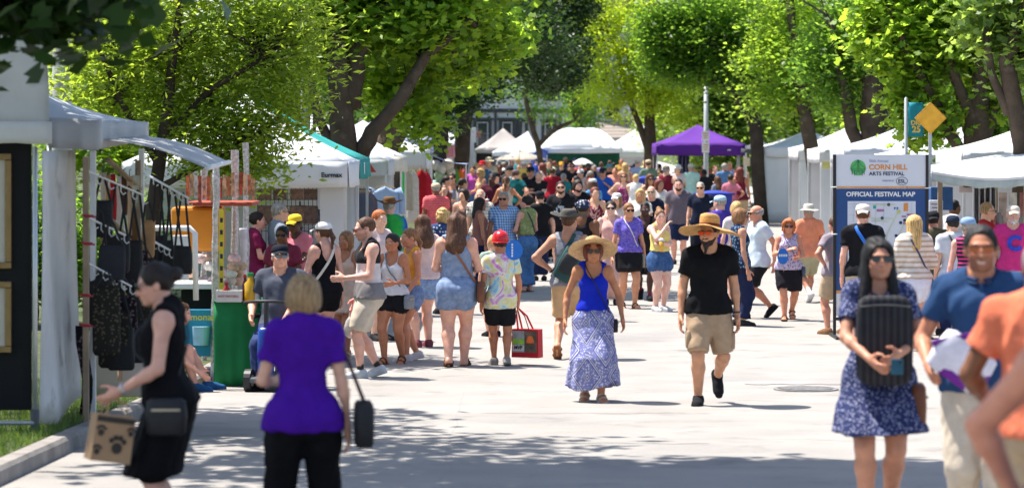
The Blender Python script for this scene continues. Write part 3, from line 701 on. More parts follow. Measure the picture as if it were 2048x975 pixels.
def comp(sp):
    """all geometry of one person, in metres, root at the feet"""
    rs = random.Random(sp['seed']); H = sp['H']; s = sp['s']; P = solve(sp); seed = sp['seed']
    h = min(max(3.85/s, .0128), .037)/H; pieces = []
    B = body_field(P, h); V, Q = B.mesh(); near = s > 84
    skin = np.array(SKIN[sp.get('skin', 'fair')]); skin = skin*np.array([rs.uniform(.92, 1.06), rs.uniform(.92, 1.04), rs.uniform(.92, 1.05)])
    G = {}
    if sp.get('top'): G['top'] = top_field(P, B, sp['top'])
    if sp.get('bot'): G['bot'] = bottom_field(P, B, sp['bot'])
    if sp.get('dress'):
        d = sp['dress']; a = top_field(P, B, d); b = bottom_field(P, B, d['bot']); 
        a.F = smin(a.F, b.F, .02); G['dress'] = a
    if 'top' in G and 'bot' in G and not sp.get('tuck', False): pass
    hid = np.zeros(len(V), bool); fm = np.full(len(V), 1.)
    for g in G.values(): q_ = g.sample(V); hid |= q_ < -.007; fm = np.minimum(fm, q_)
    V = V-vnormals(V, Q)*(np.clip((.004-fm)/.010, 0, 1)*.010)[:, None]
    if s < 145: Q = Q[~hid[Q].all(1)]
    col = np.tile(skin, (len(V), 1))
    Vs, Qs, Cs = [V], [Q], [col]
    def join(v, q, c):
        n = sum(len(x) for x in Vs); Vs.append(v); Qs.append(q+n); Cs.append(c)
    # head
    hf = head_field(P, max(.0084, min(.022, 1.9/s))/(P.hh*H)); v, q = hf.mesh(); c = np.tile(skin, (len(v), 1))
    hc = np.array(HAIR[sp.get('hair', ('short', 'brown'))[1]])
    x, y, z = v.T
    lip = np.exp(-((x/.085)**2+((z-.20)/.04)**2)) * (y > .33); c = c*(1-lip[:, None]*.55)+lip[:, None]*.55*skin*np.array([.85, .45, .45])
    chk = np.exp(-(((np.abs(x)-.19)/.10)**2+((z-.36)/.09)**2))*(y > .1); c *= 1-chk[:, None]*np.array([-.06, .10, .10])
    brow = (np.abs(np.abs(x)-.155) < .085) & (np.abs(z-.59) < .022) & (y > .25); c[brow] = c[brow]*.35+hc*.5
    eye = (((np.abs(x)-.14)/.062)**2+((z-.495)/.030)**2 < 1) & (y > .25); c[eye] = (.62, .60, .57)
    iris = (((np.abs(x)-.14)/.026)**2+((z-.495)/.030)**2 < 1) & (y > .25); c[iris] = (.05, .035, .03)
    if sp.get('stubble'):
        m = (z < .34) & (y > -.02) & ~((np.abs(x) < .09) & (z > .155) & (z < .24)); c[m] = c[m]*.6+hc*.15
    sm = sp.get('smile')
    if sm:
        m = (np.abs(x) < .07) & (np.abs(z-.20-(x*x)*1.6) < .015) & (y > .33); c[m] = (.6, .57, .54)
    join((v*P.hh)@P.Rh.T+P.chin, q, c)
    if sp.get('hands', True):
        for i in range(2):
            v, q = hand_mesh(P, i, (.0050 if s > 105 else (.0065 if s > 84 else .012)) if True else .008, sp.get('curl', .42)); join(v, q, np.tile(skin*np.array([1, .95, .93]), (len(v), 1)))
    fk = sp.get('shoes', ('shoe', (.03, .03, .035)))
    shoes = []
    for i in range(2):
        o = foot_meshes(P, i, .0085 if s > 120 else .0175, fk[0])
        if 'skin' in o: v, q = o['skin']; join(v, q, np.tile(skin, (len(v), 1)))
        if 'shoe' in o: shoes.append(o['shoe'])
    sock = sp.get('sock')
    V = np.concatenate(Vs)*H; Q = np.concatenate(Qs); C = np.concatenate(Cs)
    if sock:
        for i in range(2):
            a = P.ank[i]*H; dd = (P.knee[i]-P.ank[i])*H; t = (V-a)@dd/(dd@dd); r = np.linalg.norm(V-a-np.clip(t, 0, 1)[:, None]*dd, axis=1)
            C[(t > -.2) & (t < sock[1]) & (r < .075)] = sock[0]
    used = np.unique(Q); mp = np.full(len(V), -1); mp[used] = np.arange(len(used))
    pieces.append(('body', V[used], mp[Q], skin_mat, C[used]))
    for nm, g in G.items():
        v, q = g.mesh()
        if not len(v): continue
        t = sp[nm if nm != 'bot' else 'bot']; v = relax(v, q, 1)
        n = vnormals(v, q); tk = t.get('kind') == 'skirt' or nm == 'dress'
        amp = t.get('wr', .0034)
        wv = wave(v, 75, seed+len(nm), (1, 1, .45) if not tk else (1, 1, .3))+.6*wave(v, 130, seed+7, (1, 1, .7))
        v = v+n*(amp*wv+.0042*wave(v, 34, seed+9, (1, 1, .55)))[:, None]
        name = t.get('name') or {'top': 'shirt', 'bot': {'shorts': 'shorts', 'pants': 'trousers', 'skirt': 'skirt'}.get(t['kind'], 'shorts'), 'dress': 'dress'}[nm]
        pieces.append((name, v*H, q, t['mat'], None))
    for v, q, nm in shoes: pieces.append((nm, v*H, q, cloth(fk[1]), None))
    hs = sp.get('hair')
    if hs and hs[0] not in ('none',):
        st, hcn = hs[0], hs[1]; L = hs[2] if len(hs) > 2 else .9
        f = hair_field(P, st, max(.0095, min(.026, 2.3/s))/(P.hh*H), L)
        if sp.get('hat'):
            X, Y, Z = f.xyz((slice(None),)*3); f.F = np.maximum(f.F, Z-F32(.80))
        v, q = f.mesh(); n = vnormals(v, q)
        fr = {'curly': 17, 'afro': 19, 'wavy': 9}.get(st, 11); am = {'curly': .05, 'afro': .05, 'wavy': .045, 'buzz': .004, 'fringe': .014, 'long': .026, 'short': .028, 'bob': .026}.get(st, .02)
        v = v+n*(am*(wave(v, fr, seed+3, (1, 1, 1 if st in ('curly', 'afro') else .3))+.5*wave(v, fr*2.3, seed+4, (1, 1, 1 if st in ('curly', 'afro') else .25))))[:, None]
        pieces.append(('hair', ((v*P.hh)@P.Rh.T+P.chin)*H, q, hair_mat(HAIR[hcn] if isinstance(hcn, str) else hcn), None))
    if sp.get('beard') is not None:
        f = beard_field(P, max(.0075, min(.016, 1.8/s))/(P.hh*H), sp['beard'][1]); v, q = f.mesh(); n = vnormals(v, q); v = v+n*(.012*wave(v, 22, seed))[:, None]
        pieces.append(('beard', ((v*P.hh)@P.Rh.T+P.chin)*H, q, hair_mat(HAIR[sp['beard'][0]]), None))
    sp['P'] = P; sp['pieces'] = pieces
    return sp
def glossy(name, c, rough=.15, metal=0.0): return plain('gloss_'+name, c, rough, .02, 3, metal=metal, spec=.6)
PEOPLE = []; PROOT = {}
def person(key, x, ty, foot=None, s=None, H=None, d=180, label='', **k):
    """x: pixel of the body axis; top of head and soles in pixels, or scale s, or height H"""
    if s is None and foot is not None: s = (foot-HOR)/CAMZ
    if s is None:
        s = 100.
        for _ in range(40):
            s = (ty-HOR)/(CAMZ-ground(FPX/s)-H)
    g = ground(FPX/s)
    if H is None: H = CAMZ-g-(ty-HOR)/s
    k.update(x=(x-1024)/s, y=FPX/s, z=g, s=s, H=H, d=d, key=key, label=label, seed=len(PEOPLE)*13+5)
    k.setdefault('sex', 'm'); PEOPLE.append(k); return k
def build_people():
    hats_up = {'cap': .05, 'capback': .05}
    with ThreadPoolExecutor(4) as ex: list(ex.map(comp, [q for q in PEOPLE if 'twin' not in q]))
    for sp in PEOPLE:
        root = empty('person', (sp['x'], sp['y'], sp['z']), R(sp['d']), sp['label'], 'person', sp.get('group'))
        PROOT[sp['key']] = (root, sp)
        if 'twin' in sp:            # shares the shapes of another far figure, in other colours
            src, so_ = PROOT[sp['twin']]; sp['P'] = so_['P']; k = sp['H']/so_['H']; root.scale = (k*sp.get('mx', 1), k, k)
            for ch in list(src.children):
                o = ch.copy(); COL.objects.link(o); o.parent = root
                for g in ch.children: q = g.copy(); COL.objects.link(q); q.parent = o
                nm = ch.name.split('.')[0]; mt = {'shirt': sp['top']['mat'], 'shorts': sp['bot']['mat'], 'trousers': sp['bot']['mat'], 'hair': hair_mat(HAIR[sp['hair'][1]])}.get(nm)
                if mt: o.material_slots[0].link = 'OBJECT'; o.material_slots[0].material = mt
            continue
        for nm, V, Q, mat, C in sp['pieces']:
            me = pymesh(nm, V, Q, True)
            if C is not None:
                a = me.color_attributes.new('tint', 'FLOAT_COLOR', 'POINT')
                a.data.foreach_set('color', np.concatenate([C, np.ones((len(C), 1))], 1).astype(np.float32).ravel())
            mobj(nm, me, root, mat() if callable(mat) else mat)
        P, H = sp['P'], sp['H']
        tp = sp.get('top')
        if tp and tp['kind'] == 'polo':
            m = MB(); pts = [P.tp((.043*math.sin(a), -.004+.050*math.cos(a)*(1.0 if math.cos(a) > 0 else .85), .853-.016*max(0, math.cos(a))))*H for a in np.linspace(.22, 2*math.pi-.22, 24)]
            for q0, q1 in ((0, .0), (1, .012)): m.tube([np.array(q)*np.array([1+.1*q0, 1+.1*q0, 1])-np.array([0, 0, q1*H]) for q in pts], .010*H, 6, flat=.5)
            m.build('collar', tp['mat'], root, True); m = MB(); m.bar(P.tp((0, .062, .83))*H, P.tp((0, np.interp(.66, P.zs, P.b)+.016, .66))*H, .02, .006); m.build('placket', tp['mat'], root)
        if sp.get('hat'):
            kind, c = sp['hat'][0], sp['hat'][1]; c2 = sp['hat'][2] if len(sp['hat']) > 2 else c
            ps = hat_mesh(P, H, kind); hatroot = None
            for nm, m in ps:
                mt = glossy('helmet%s' % (c,), c, .25) if kind == 'helmet' else (straw(c) if kind in ('sunhat', 'straw') and nm != 'hat_band' else cloth(c2 if nm in ('brim', 'hat_band') else c, *(('floral', S(190, 190, 195), .8) if kind == 'bandana' else ())))
                o = m.build('hat' if hatroot is None else nm, mt, hatroot or root, True)
                hatroot = hatroot or o
        if sp.get('glasses'):
            fm, gl = lens_glasses(P, sp['glasses'], H)
            o = gl.build('sunglasses', glossy('lens%s' % (sp['glasses'],), sp['glasses'], .08), root, False)
            fm.build('frame', glossy('frame', (.012, .012, .014), .3), o)
def straw(c):
    key = 'straw%s' % (c,)
    if key in MATS: return MATS[key]
    m = cloth(c, 'heather', tuple(k*.62 for k in c), 2.0); MATS[key] = m; return m
def hand_at(key, i, k=.06):         # world position of a palm; i: 0 left, 1 right
    root, sp = PROOT[key]; P = sp['P']; p = (P.wri[i]+P.hand[i][0]*k)*sp['H']; a = R(sp['d'])
    return Vector((root.location.x+p[0]*math.cos(a)-p[1]*math.sin(a), root.location.y+p[0]*math.sin(a)+p[1]*math.cos(a), root.location.z+p[2]))
# ================================================================ ground
rnd = random.Random(7); nrs = np.random.RandomState(11)
def kx(y): return -3.30+.018*(y-30)         # left kerb line
def kxr(y): return 7.75+.018*(y-34)         # right kerb line
YS = [-12+i*1.0 for i in range(70)]+[58+i*6 for i in range(60)]
def strip(name, xa, xb, dz, mat, ys=YS, nx=1):
    v, f = [], []
    for y in ys:
        a, b = xa(y), xb(y)
        for i in range(nx+1): v.append((a+(b-a)*i/nx, y, ground(y)+dz))
    W = nx+1
    for j in range(len(ys)-1):
        for i in range(nx): f.append((j*W+i, j*W+i+1, (j+1)*W+i+1, (j+1)*W+i))
    o = mobj(name, pymesh(name, v, f, True), None, mat); o['kind'] = 'structure'; return o
def asphalt():
    m = plain('asphalt', (.315, .295, .276), .92, .10, 1.1, .45, 140, spec=.2, wear=((.235, .225, .222), .35, .58)); N, L = nodes(m)
    b = N['Principled BSDF']; src = b.inputs['Base Color'].links[0].from_socket
    tc = N.new('ShaderNodeTexCoord'); v = N.new('ShaderNodeTexVoronoi'); v.feature = 'DISTANCE_TO_EDGE'; v.inputs['Scale'].default_value = .11
    n = N.new('ShaderNodeTexNoise'); n.inputs['Scale'].default_value = .9; n.inputs['Detail'].default_value = 8; L.new(tc.outputs['Object'], n.inputs[0])
    mx = N.new('ShaderNodeMix'); mx.data_type = 'VECTOR'; mx.inputs[0].default_value = .12; L.new(tc.outputs['Object'], mx.inputs[4]); L.new(n.outputs['Color'], mx.inputs[5]); L.new(mx.outputs[1], v.inputs[0])
    lt = N.new('ShaderNodeMath'); lt.operation = 'LESS_THAN'; lt.inputs[1].default_value = .0003; L.new(v.outputs['Distance'], lt.inputs[0])
    g = N.new('ShaderNodeTexNoise'); g.inputs['Scale'].default_value = 260; g.inputs['Detail'].default_value = 2; L.new(tc.outputs['Object'], g.inputs[0])
    gr = N.new('ShaderNodeMapRange'); gr.inputs[1].default_value = .35; gr.inputs[2].default_value = .65; gr.inputs[3].default_value = .88; gr.inputs[4].default_value = 1.1; L.new(g.outputs[0], gr.inputs[0])
    m1 = N.new('ShaderNodeMix'); m1.data_type = 'RGBA'; m1.blend_type = 'MULTIPLY'; m1.inputs[0].default_value = 1; L.new(src, m1.inputs[6]); L.new(gr.outputs[0], m1.inputs[7])
    v2 = N.new('ShaderNodeTexVoronoi'); v2.inputs['Scale'].default_value = 2.6; L.new(tc.outputs['Object'], v2.inputs[0]); d2 = N.new('ShaderNodeMath'); d2.operation = 'LESS_THAN'; d2.inputs[1].default_value = .045; L.new(v2.outputs['Distance'], d2.inputs[0])
    st = N.new('ShaderNodeTexNoise'); st.inputs['Scale'].default_value = 1.7; st.inputs['Detail'].default_value = 7; st.inputs['Roughness'].default_value = .65; L.new(tc.outputs['Object'], st.inputs[0])
    sr = N.new('ShaderNodeMapRange'); sr.inputs[1].default_value = .56; sr.inputs[2].default_value = .72; sr.inputs[3].default_value = 1.0; sr.inputs[4].default_value = .72; L.new(st.outputs[0], sr.inputs[0])
    ds_ = N.new('ShaderNodeMath'); ds_.operation = 'MULTIPLY_ADD'; ds_.inputs[1].default_value = -.28; ds_.inputs[2].default_value = 1.0; L.new(d2.outputs[0], ds_.inputs[0]); dm = N.new('ShaderNodeMath'); dm.operation = 'MULTIPLY'; L.new(sr.outputs[0], dm.inputs[0]); L.new(ds_.outputs[0], dm.inputs[1])
    m3 = N.new('ShaderNodeMix'); m3.data_type = 'RGBA'; m3.blend_type = 'MULTIPLY'; m3.inputs[0].default_value = 1; L.new(m1.outputs[2], m3.inputs[6]); L.new(dm.outputs[0], m3.inputs[7])
    m2 = N.new('ShaderNodeMix'); m2.data_type = 'RGBA'; L.new(lt.outputs[0], m2.inputs[0]); L.new(m3.outputs[2], m2.inputs[6]); m2.inputs[7].default_value = (.26, .25, .245, 1); L.new(m2.outputs[2], b.inputs['Base Color'])
    return m
far = MB()
far.add([(-400, -60, -.6), (400, -60, -.6), (400, 1500, -.6), (-400, 1500, -.6)], [(0, 1, 2, 3)])
o = far.build('terrain', plain('far_earth', (.06, .09, .03), .95, .3, .3)); o['kind'] = 'structure'
strip('road', lambda y: kx(y)-.02, lambda y: kxr(y)+.02, 0, asphalt(), nx=6)
soil = plain('verge_soil', (.055, .07, .022), .95, .45, 3.5, .6, 40, wear=((.16, .12, .07), 1.2, .60))
strip('verge_left', lambda y: kx(y)-40, lambda y: kx(y)-.13, .115, soil, nx=4)
pave = plain('pavement_concrete', (.42, .40, .375), .9, .10, 2, .25, 90, wear=((.33, .31, .29), 1.5, .6))
strip('pavement_right', lambda y: kxr(y)+.13, lambda y: kxr(y)+2.6, .122, pave)
strip('verge_right', lambda y: kxr(y)+2.6, lambda y: kxr(y)+45, .115, soil, nx=4)
# kerb stones, each a block of its own
kerbm = plain('kerb_stone', (.27, .245, .225), .9, .18, 5, .5, 60, wear=((.17, .155, .145), 3, .56))
def kerb(name, fx, w0, ys, label):
    root = empty(name, (0, 0, 0)); root['kind'] = 'structure'
    for a, b in zip(ys[:-1], ys[1:]):
        g = .008; m = MB(); j = rnd.uniform(-.006, .006)
        v = []
        for y in (a+g, b-g):
            x = fx(y); z = ground(y)
            v += [(x-w0+j, y, z-.05), (x+j, y, z-.05), (x-.012+j, y, z+.095), (x-.035+j, y, z+.125), (x-w0+j, y, z+.128)]
        m.add(v, [(0, 1, 2, 3, 4)[::-1], (5, 6, 7, 8, 9)]+[(i, (i+1) % 5, 5+(i+1) % 5, 5+i) for i in range(5)])
        if w0 < 0: m.f = [q[::-1] for q in m.f]
        m.build('kerb_stone', kerbm, root)
    return root
kerb('kerb_left', kx, .15, [14+1.5*i for i in range(36)]+[72.5+6*i for i in range(16)], '')
def kerb_r():
    root = empty('kerb_right', (0, 0, 0)); root['kind'] = 'structure'
    for i in range(24):
        a, b = 30+4*i+.01, 34+4*i-.01; m = MB(); x = kxr((a+b)/2); z = ground(a)
        m.box((x+.075, (a+b)/2, z+.04), (.15, b-a, .17), rz=-.018); m.build('kerb_stone', kerbm, root, bevel=.015)
kerb_r()
# a cast iron drain cover and a seam of tar in the road
ir = plain('cast_iron', (.22, .21, .205), .75, .25, 20, .3, 80, metal=.1)
def drain(x, y, s):
    p = at(x, y, s); root = empty('drain_cover', (p.x, p.y, ground(p.y)+.004), 0, 'round dark iron drain cover set in the sunny road', 'drain cover')
    m = MB(); m.lathe([(.34, 0), (.34, .012), (.30, .012), (.30, .006), (.0, .006)], 32); m.build('frame', ir, root)
    for k in range(-3, 4):
        w = math.sqrt(max(.28**2-(k*.075)**2, .001)); m = MB(); m.box((0, k*.075, .010), (2*w, .045, .010)); m.build('bar', ir, root)
drain(1612, 783, (783-275)/2.65)
tar = plain('tar_seam', (.20, .19, .185), .9, .2, 3)
for k, (y, x0, x1, w) in enumerate(((826, 960, 1420, .03), (886, 700, 1420, .035), (768, 1490, 1700, .10), (700, 1180, 1500, .025), (640, 1100, 1650, .02))):
    s_ = (y-HOR)/CAMZ
    for _ in range(6): s_ = (y-HOR)/(CAMZ-ground(FPX/s_))
    pts = []; n_s = 26
    for i in range(n_s+1): xx = x0+(x1-x0)*i/n_s; pts.append(((xx-1024)/s_, FPX/s_+.05*math.sin(i*.7+k)+.02*math.sin(i*2.1)))
    m = MB(); v = []
    for i, (a, b) in enumerate(pts): h_ = w*(.35+.65*abs(math.sin(i*1.3+k)))/2; v += [(a, b-h_, ground(b)+.004), (a, b+h_, ground(b)+.004)]
    m.add(v, [(2*i, 2*i+2, 2*i+3, 2*i+1) for i in range(n_s)]); o = m.build('road_seam', tar); o['kind'] = 'structure'
# grass blades on the near verge
def grass(name, n, xr, yr, label, hmin=.03, hmax=.10):
    y = nrs.uniform(yr[0], yr[1], n); x = np.array([kx(q) for q in y])-.17-np.abs(nrs.uniform(0, xr, n)); z = np.array([ground(q) for q in y])+.112
    clump = .5+.5*np.sin(x*5.1+np.sin(y*3.3)*2)*np.sin(y*4.3+1.3*np.sin(x*2.9)); keep = nrs.rand(n) < .35+.65*clump; x, y, z = x[keep], y[keep], z[keep]; n = len(x)
    hgt = nrs.uniform(hmin, hmax, n); a = nrs.uniform(0, 6.28, n); l = nrs.normal(0, .35, (n, 2))*hgt[:, None]; w_ = .0045
    base = np.stack([x, y, z], 1); dx = np.stack([np.cos(a)*w_, np.sin(a)*w_, 0*a], 1); up = np.stack([l[:, 0], l[:, 1], hgt], 1)
    V = np.stack([base-dx, base+dx, base+up*.6+dx*.6, base+up], 1).reshape(-1, 3); Q = np.arange(4*n).reshape(-1, 4)
    m = leafmat('grass_blade', (.07, .13, .025), (.20, .30, .04), .3); o = mobj(name, pymesh(name, V, Q), None, m); tag(o, label, 'grass', kind='stuff')
def leafmat(name, c, t, mixf=.5, var=.35, c2=None):
    if name in MATS: return MATS[name]
    m = bpy.data.materials.new(name); m.use_nodes = True; N, L = nodes(m); MATS[name] = m
    b = N['Principled BSDF']; b.inputs['Roughness'].default_value = .45; b.inputs['Specular IOR Level'].default_value = .35
    g = N.new('ShaderNodeNewGeometry'); tc = N.new('ShaderNodeTexCoord'); n = N.new('ShaderNodeTexNoise'); n.inputs['Scale'].default_value = .9; n.inputs['Detail'].default_value = 3; L.new(tc.outputs['Object'], n.inputs[0])
    ad = N.new('ShaderNodeMath'); ad.operation = 'ADD'; L.new(g.outputs['Random Per Island'], ad.inputs[0]); L.new(n.outputs[0], ad.inputs[1])
    mr = N.new('ShaderNodeMapRange'); mr.inputs[1].default_value = .35; mr.inputs[2].default_value = 1.25; mr.inputs[3].default_value = 1-var; mr.inputs[4].default_value = 1+var; L.new(ad.outputs[0], mr.inputs[0])
    def mul(cc):
        x = N.new('ShaderNodeMix'); x.data_type = 'RGBA'; x.blend_type = 'MULTIPLY'; x.inputs[0].default_value = 1; x.inputs[6].default_value = col4(cc); L.new(mr.outputs[0], x.inputs[7]); return x.outputs[2]
    L.new(mul(c), b.inputs['Base Color']); tr = N.new('ShaderNodeBsdfTranslucent'); L.new(mul(t), tr.inputs[0])
    ms = N.new('ShaderNodeMixShader'); ms.inputs[0].default_value = mixf; L.new(b.outputs[0], ms.inputs[1]); L.new(tr.outputs[0], ms.inputs[2]); L.new(ms.outputs[0], N['Material Output'].inputs[0])
    return m
grass('verge_grass', 26000, 1.9, (18.5, 31), 'short uneven green grass on the verge behind the left kerb')
# ================================================================ trees
bark = plain('bark', (.085, .062, .045), .95, .35, 3, 1.0, 16, spec=.1, wear=((.12, .095, .075), 4, .58))
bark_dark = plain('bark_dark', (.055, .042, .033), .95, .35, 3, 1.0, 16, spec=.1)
MAPLE = np.array([(0,-.5),(.5,-.32),(.28,0),(.52,.28),(0,.64),(-.52,.28),(-.28,0),(-.5,-.32)])
DIAM = np.array([(0,-.5),(.32,0),(0,.55),(-.32,0)])
LANCE = np.array([(0,-.5),(.17,-.05),(0,.6),(-.17,-.05)])
def leaves(cent, size, shape, droop=.5, rs=nrs):
    n = len(cent); k = len(shape)
    a = rs.uniform(0, 2*np.pi, n); nrm = rs.normal(0, droop, (n, 3)); nrm[:, 2] += 1; nrm /= np.linalg.norm(nrm, axis=1)[:, None]
    t = np.stack([np.cos(a), np.sin(a), 0*a], 1); u = np.cross(nrm, t); u /= np.linalg.norm(u, axis=1)[:, None]; v = np.cross(nrm, u)
    sz = size*rs.uniform(.65, 1.25, n)
    fold = np.abs(shape[:, 0])*.25
    P = cent[:, None, :]+sz[:, None, None]*(shape[None, :, 0:1]*u[:, None, :]+shape[None, :, 1:2]*v[:, None, :]+fold[None, :, None]*nrm[:, None, :])
    return P.reshape(-1, 3), np.arange(n*k).reshape(n, k)
def crown_points(lobes, per, clr, rs, shell=.55):
    """lobes: (centre, radii, clusters); leaves gather in clusters set mostly near the lobe's skin, leaving gaps"""
    out = []; cl = []
    for c, r, n in lobes:
        d = rs.normal(size=(n, 3)); d /= np.linalg.norm(d, axis=1)[:, None]; rad = shell+(1-shell)*rs.rand(n)**.6
        cc = np.asarray(c)+d*rad[:, None]*np.asarray(r); cl.append(cc)
        q = rs.normal(size=(n, per, 3))*np.array([1, 1, .55])*clr; out.append((cc[:, None, :]+q).reshape(-1, 3))
    return np.concatenate(out), np.concatenate(cl)
def limb(m, a, b, r0, r1, rs, n=6, wob=.12):
    a, b = np.asarray(a, float), np.asarray(b, float); L = np.linalg.norm(b-a); pts = []
    for i in range(n+1):
        t = i/n; p = a+(b-a)*t+np.array([0, 0, .10*L*math.sin(math.pi*t)]); 
        if 0 < i < n: p = p+rs.normal(size=3)*wob*L*.25
        pts.append(p)
    m.tube(pts, [r0+(r1-r0)*i/n for i in range(n+1)], 7); return pts
def tree(name, label, base, trunks, lobes, per, clr, lsize, shape, mat, barkm=bark, seed=1, group=None, droop=.55, limbs=24, shell=.55, far=None):
    """trunks: polylines of (point, radius); the first is the trunk, the others are forks and big limbs"""
    rs = np.random.RandomState(seed); base = Vector(base)
    root = empty(name, base, 0, label, 'tree', group); B = np.array(base)
    tr = None
    for pl in trunks:
        m = MB(); n = len(pl); pts = []; rad = []
        for i in range(n-1):
            (p, r), (q, r2) = pl[i], pl[i+1]; p, q = np.asarray(p, float), np.asarray(q, float)
            for t in (0, .33, .66):
                pts.append(p+(q-p)*t-B+rs.normal(size=3)*.03*r/.25); rad.append((r+(r2-r)*t)*rs.uniform(.95, 1.06))
        pts.append(np.asarray(pl[-1][0], float)-B); rad.append(pl[-1][1])
        m.tube(pts, rad, 12); o = m.build('trunk' if tr is None else 'limb', barkm, root, True); tr = tr or o
    vis = [l for l in lobes if l[0][2]-l[1][2]*.55 < CAMZ+300*l[0][1]/FPX]; up = [l for l in lobes if l not in vis]      # the crown above the frame gets coarser leaves
    P, cl = crown_points(vis, int(per*1.3), clr, rs, shell); V, Q = leaves(P-B, lsize*.84, shape, droop, rs)
    crown = mobj('crown', pymesh('crown', V, Q), root, mat)
    if up:
        P2, c2 = crown_points(up, max(8, per//2), clr*1.2, rs, shell); V, Q = leaves(P2-B, lsize*1.7, DIAM, droop, rs); mobj('upper_crown', pymesh('upper_crown', V, Q), root, mat); cl = np.concatenate([cl, c2])
    # twigs and boughs that carry the leaf clusters
    tips = [np.asarray(pl[k][0], float) for pl in trunks for k in range(max(1, len(pl)//2), len(pl))]
    m = MB(); idx = rs.permutation(len(cl))[:limbs]
    for i in idx:
        c = cl[i]; t = min(tips, key=lambda q: np.linalg.norm(q-c)); d = np.linalg.norm(c-t)
        if d < .3: continue
        limb(m, t-B, c-B, min(.07, .012+.014*d), .006, rs)
    if m.v: m.build('boughs', barkm, root, True)['kind'] = 'stuff'
    return root
gm = leafmat('maple_leaf', (.055, .12, .02), (.27, .47, .04), .56)
gm2 = leafmat('maple_leaf_light', (.08, .16, .022), (.43, .61, .05), .60)
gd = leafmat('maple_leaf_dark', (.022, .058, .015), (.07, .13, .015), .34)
gy = leafmat('golden_leaf', (.14, .22, .012), (.58, .70, .03), .58)
ga = leafmat('ash_leaf', (.08, .135, .02), (.42, .54, .045), .60)
gs = leafmat('sage_leaf', (.10, .17, .045), (.36, .50, .07), .5)
def px(x, y, s, r): return (tuple(at(x, y, s)), r/s)
def lobe(x, y, s, rx, rz, n, ry=None, dy=0): c = at(x, y, s); return ((c.x, c.y+dy+.45*rx/s, c.z), (rx/s, (ry or .75*rx)/s, rz/s), n)
# the big maple on the left, between the stalls
s = 118
tree('maple_tree', 'big left maple with thick dark forked trunk behind the white-roofed stall', (at(690, 400, s).x, FPX/s, ground(FPX/s)),
 [[((at(690, 400, s).x, FPX/s, -.05), .28), px(684, 300, s, 27), px(682, 200, s, 24), px(676, 100, s, 22), px(680, 0, s, 20), px(690, -160, s, 20)],
  [px(700, 215, s, 20), px(712, 110, s, 17), px(760, 30, s, 14), px(835, -10, s, 11), px(930, -60, s, 7)],
  [px(720, 310, s, 17), px(745, 262, s, 16), px(800, 200, s, 13), px(850, 115, s, 11), px(890, 80, s, 9), px(940, 40, s, 5)],
  [px(668, 300, s, 12), px(640, 240, s, 9), px(612, 130, s, 6)]],
 [lobe(800, 30, s, 180, 90, 150), lobe(900, 80, s, 130, 85, 110, dy=2), lobe(640, 40, s, 90, 110, 60), lobe(760, 175, s, 50, 62, 22, dy=1.5), lobe(890, -120, s, 240, 130, 130), lobe(700, -200, s, 230, 150, 130), lobe(820, 190, s, 34, 36, 10, dy=2), lobe(835, 250, s, 26, 40, 8, dy=1)],
 30, .26, .155, MAPLE, gm2, seed=3, limbs=60)
s = 92
tree('maple_tree', 'second left maple with leaning trunk behind the stall with red triangle', (at(760, 420, s).x, FPX/s, 0),
 [[((at(765, 420, s).x, FPX/s, -.05), .3), px(775, 300, s, 26), px(800, 235, s, 24), px(822, 190, s, 20), px(838, 120, s, 16), px(850, 0, s, 12)],
  [px(800, 240, s, 15), px(780, 150, s, 12), px(770, 20, s, 9)]],
 [lobe(860, 110, s, 120, 90, 90), lobe(940, 60, s, 130, 70, 90), lobe(850, -80, s, 220, 120, 110), lobe(820, 220, s, 40, 40, 14)],
 30, .28, .15, MAPLE, gm, seed=4, limbs=40)
s = 72
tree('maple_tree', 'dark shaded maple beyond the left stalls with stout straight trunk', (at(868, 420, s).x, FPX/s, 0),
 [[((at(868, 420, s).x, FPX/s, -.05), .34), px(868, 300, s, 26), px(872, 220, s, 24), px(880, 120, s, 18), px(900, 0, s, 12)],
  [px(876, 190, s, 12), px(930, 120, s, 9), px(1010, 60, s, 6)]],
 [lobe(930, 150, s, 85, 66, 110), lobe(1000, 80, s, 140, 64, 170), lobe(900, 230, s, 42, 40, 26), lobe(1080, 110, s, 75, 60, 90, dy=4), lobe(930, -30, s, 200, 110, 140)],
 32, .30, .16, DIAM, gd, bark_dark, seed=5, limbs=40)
s = 60
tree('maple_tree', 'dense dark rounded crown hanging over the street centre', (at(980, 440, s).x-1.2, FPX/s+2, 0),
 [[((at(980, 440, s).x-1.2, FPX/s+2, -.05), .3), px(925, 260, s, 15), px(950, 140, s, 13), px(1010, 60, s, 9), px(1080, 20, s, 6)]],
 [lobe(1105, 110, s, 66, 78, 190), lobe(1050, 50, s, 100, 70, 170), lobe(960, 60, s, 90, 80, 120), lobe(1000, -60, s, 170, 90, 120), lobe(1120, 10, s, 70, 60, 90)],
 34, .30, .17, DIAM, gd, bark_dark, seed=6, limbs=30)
s = 50
tree('street_tree', 'slim young tree with pale green leaves before the white clapboard house', (at(1090, 420, s).x, FPX/s, 0),
 [[((at(1090, 440, s).x, FPX/s, -.05), .12), px(1078, 300, s, 6), px(1062, 240, s, 5), px(1050, 190, s, 4)], [px(1076, 290, s, 5), px(1110, 258, s, 4), px(1150, 240, s, 3)]],
 [lobe(1050, 165, s, 55, 38, 40), lobe(1120, 210, s, 62, 42, 52), lobe(1170, 175, s, 40, 60, 36), lobe(1090, 150, s, 60, 40, 36), lobe(1060, 220, s, 26, 18, 8)],
 24, .24, .15, DIAM, gm, seed=7, limbs=24)
s = 54
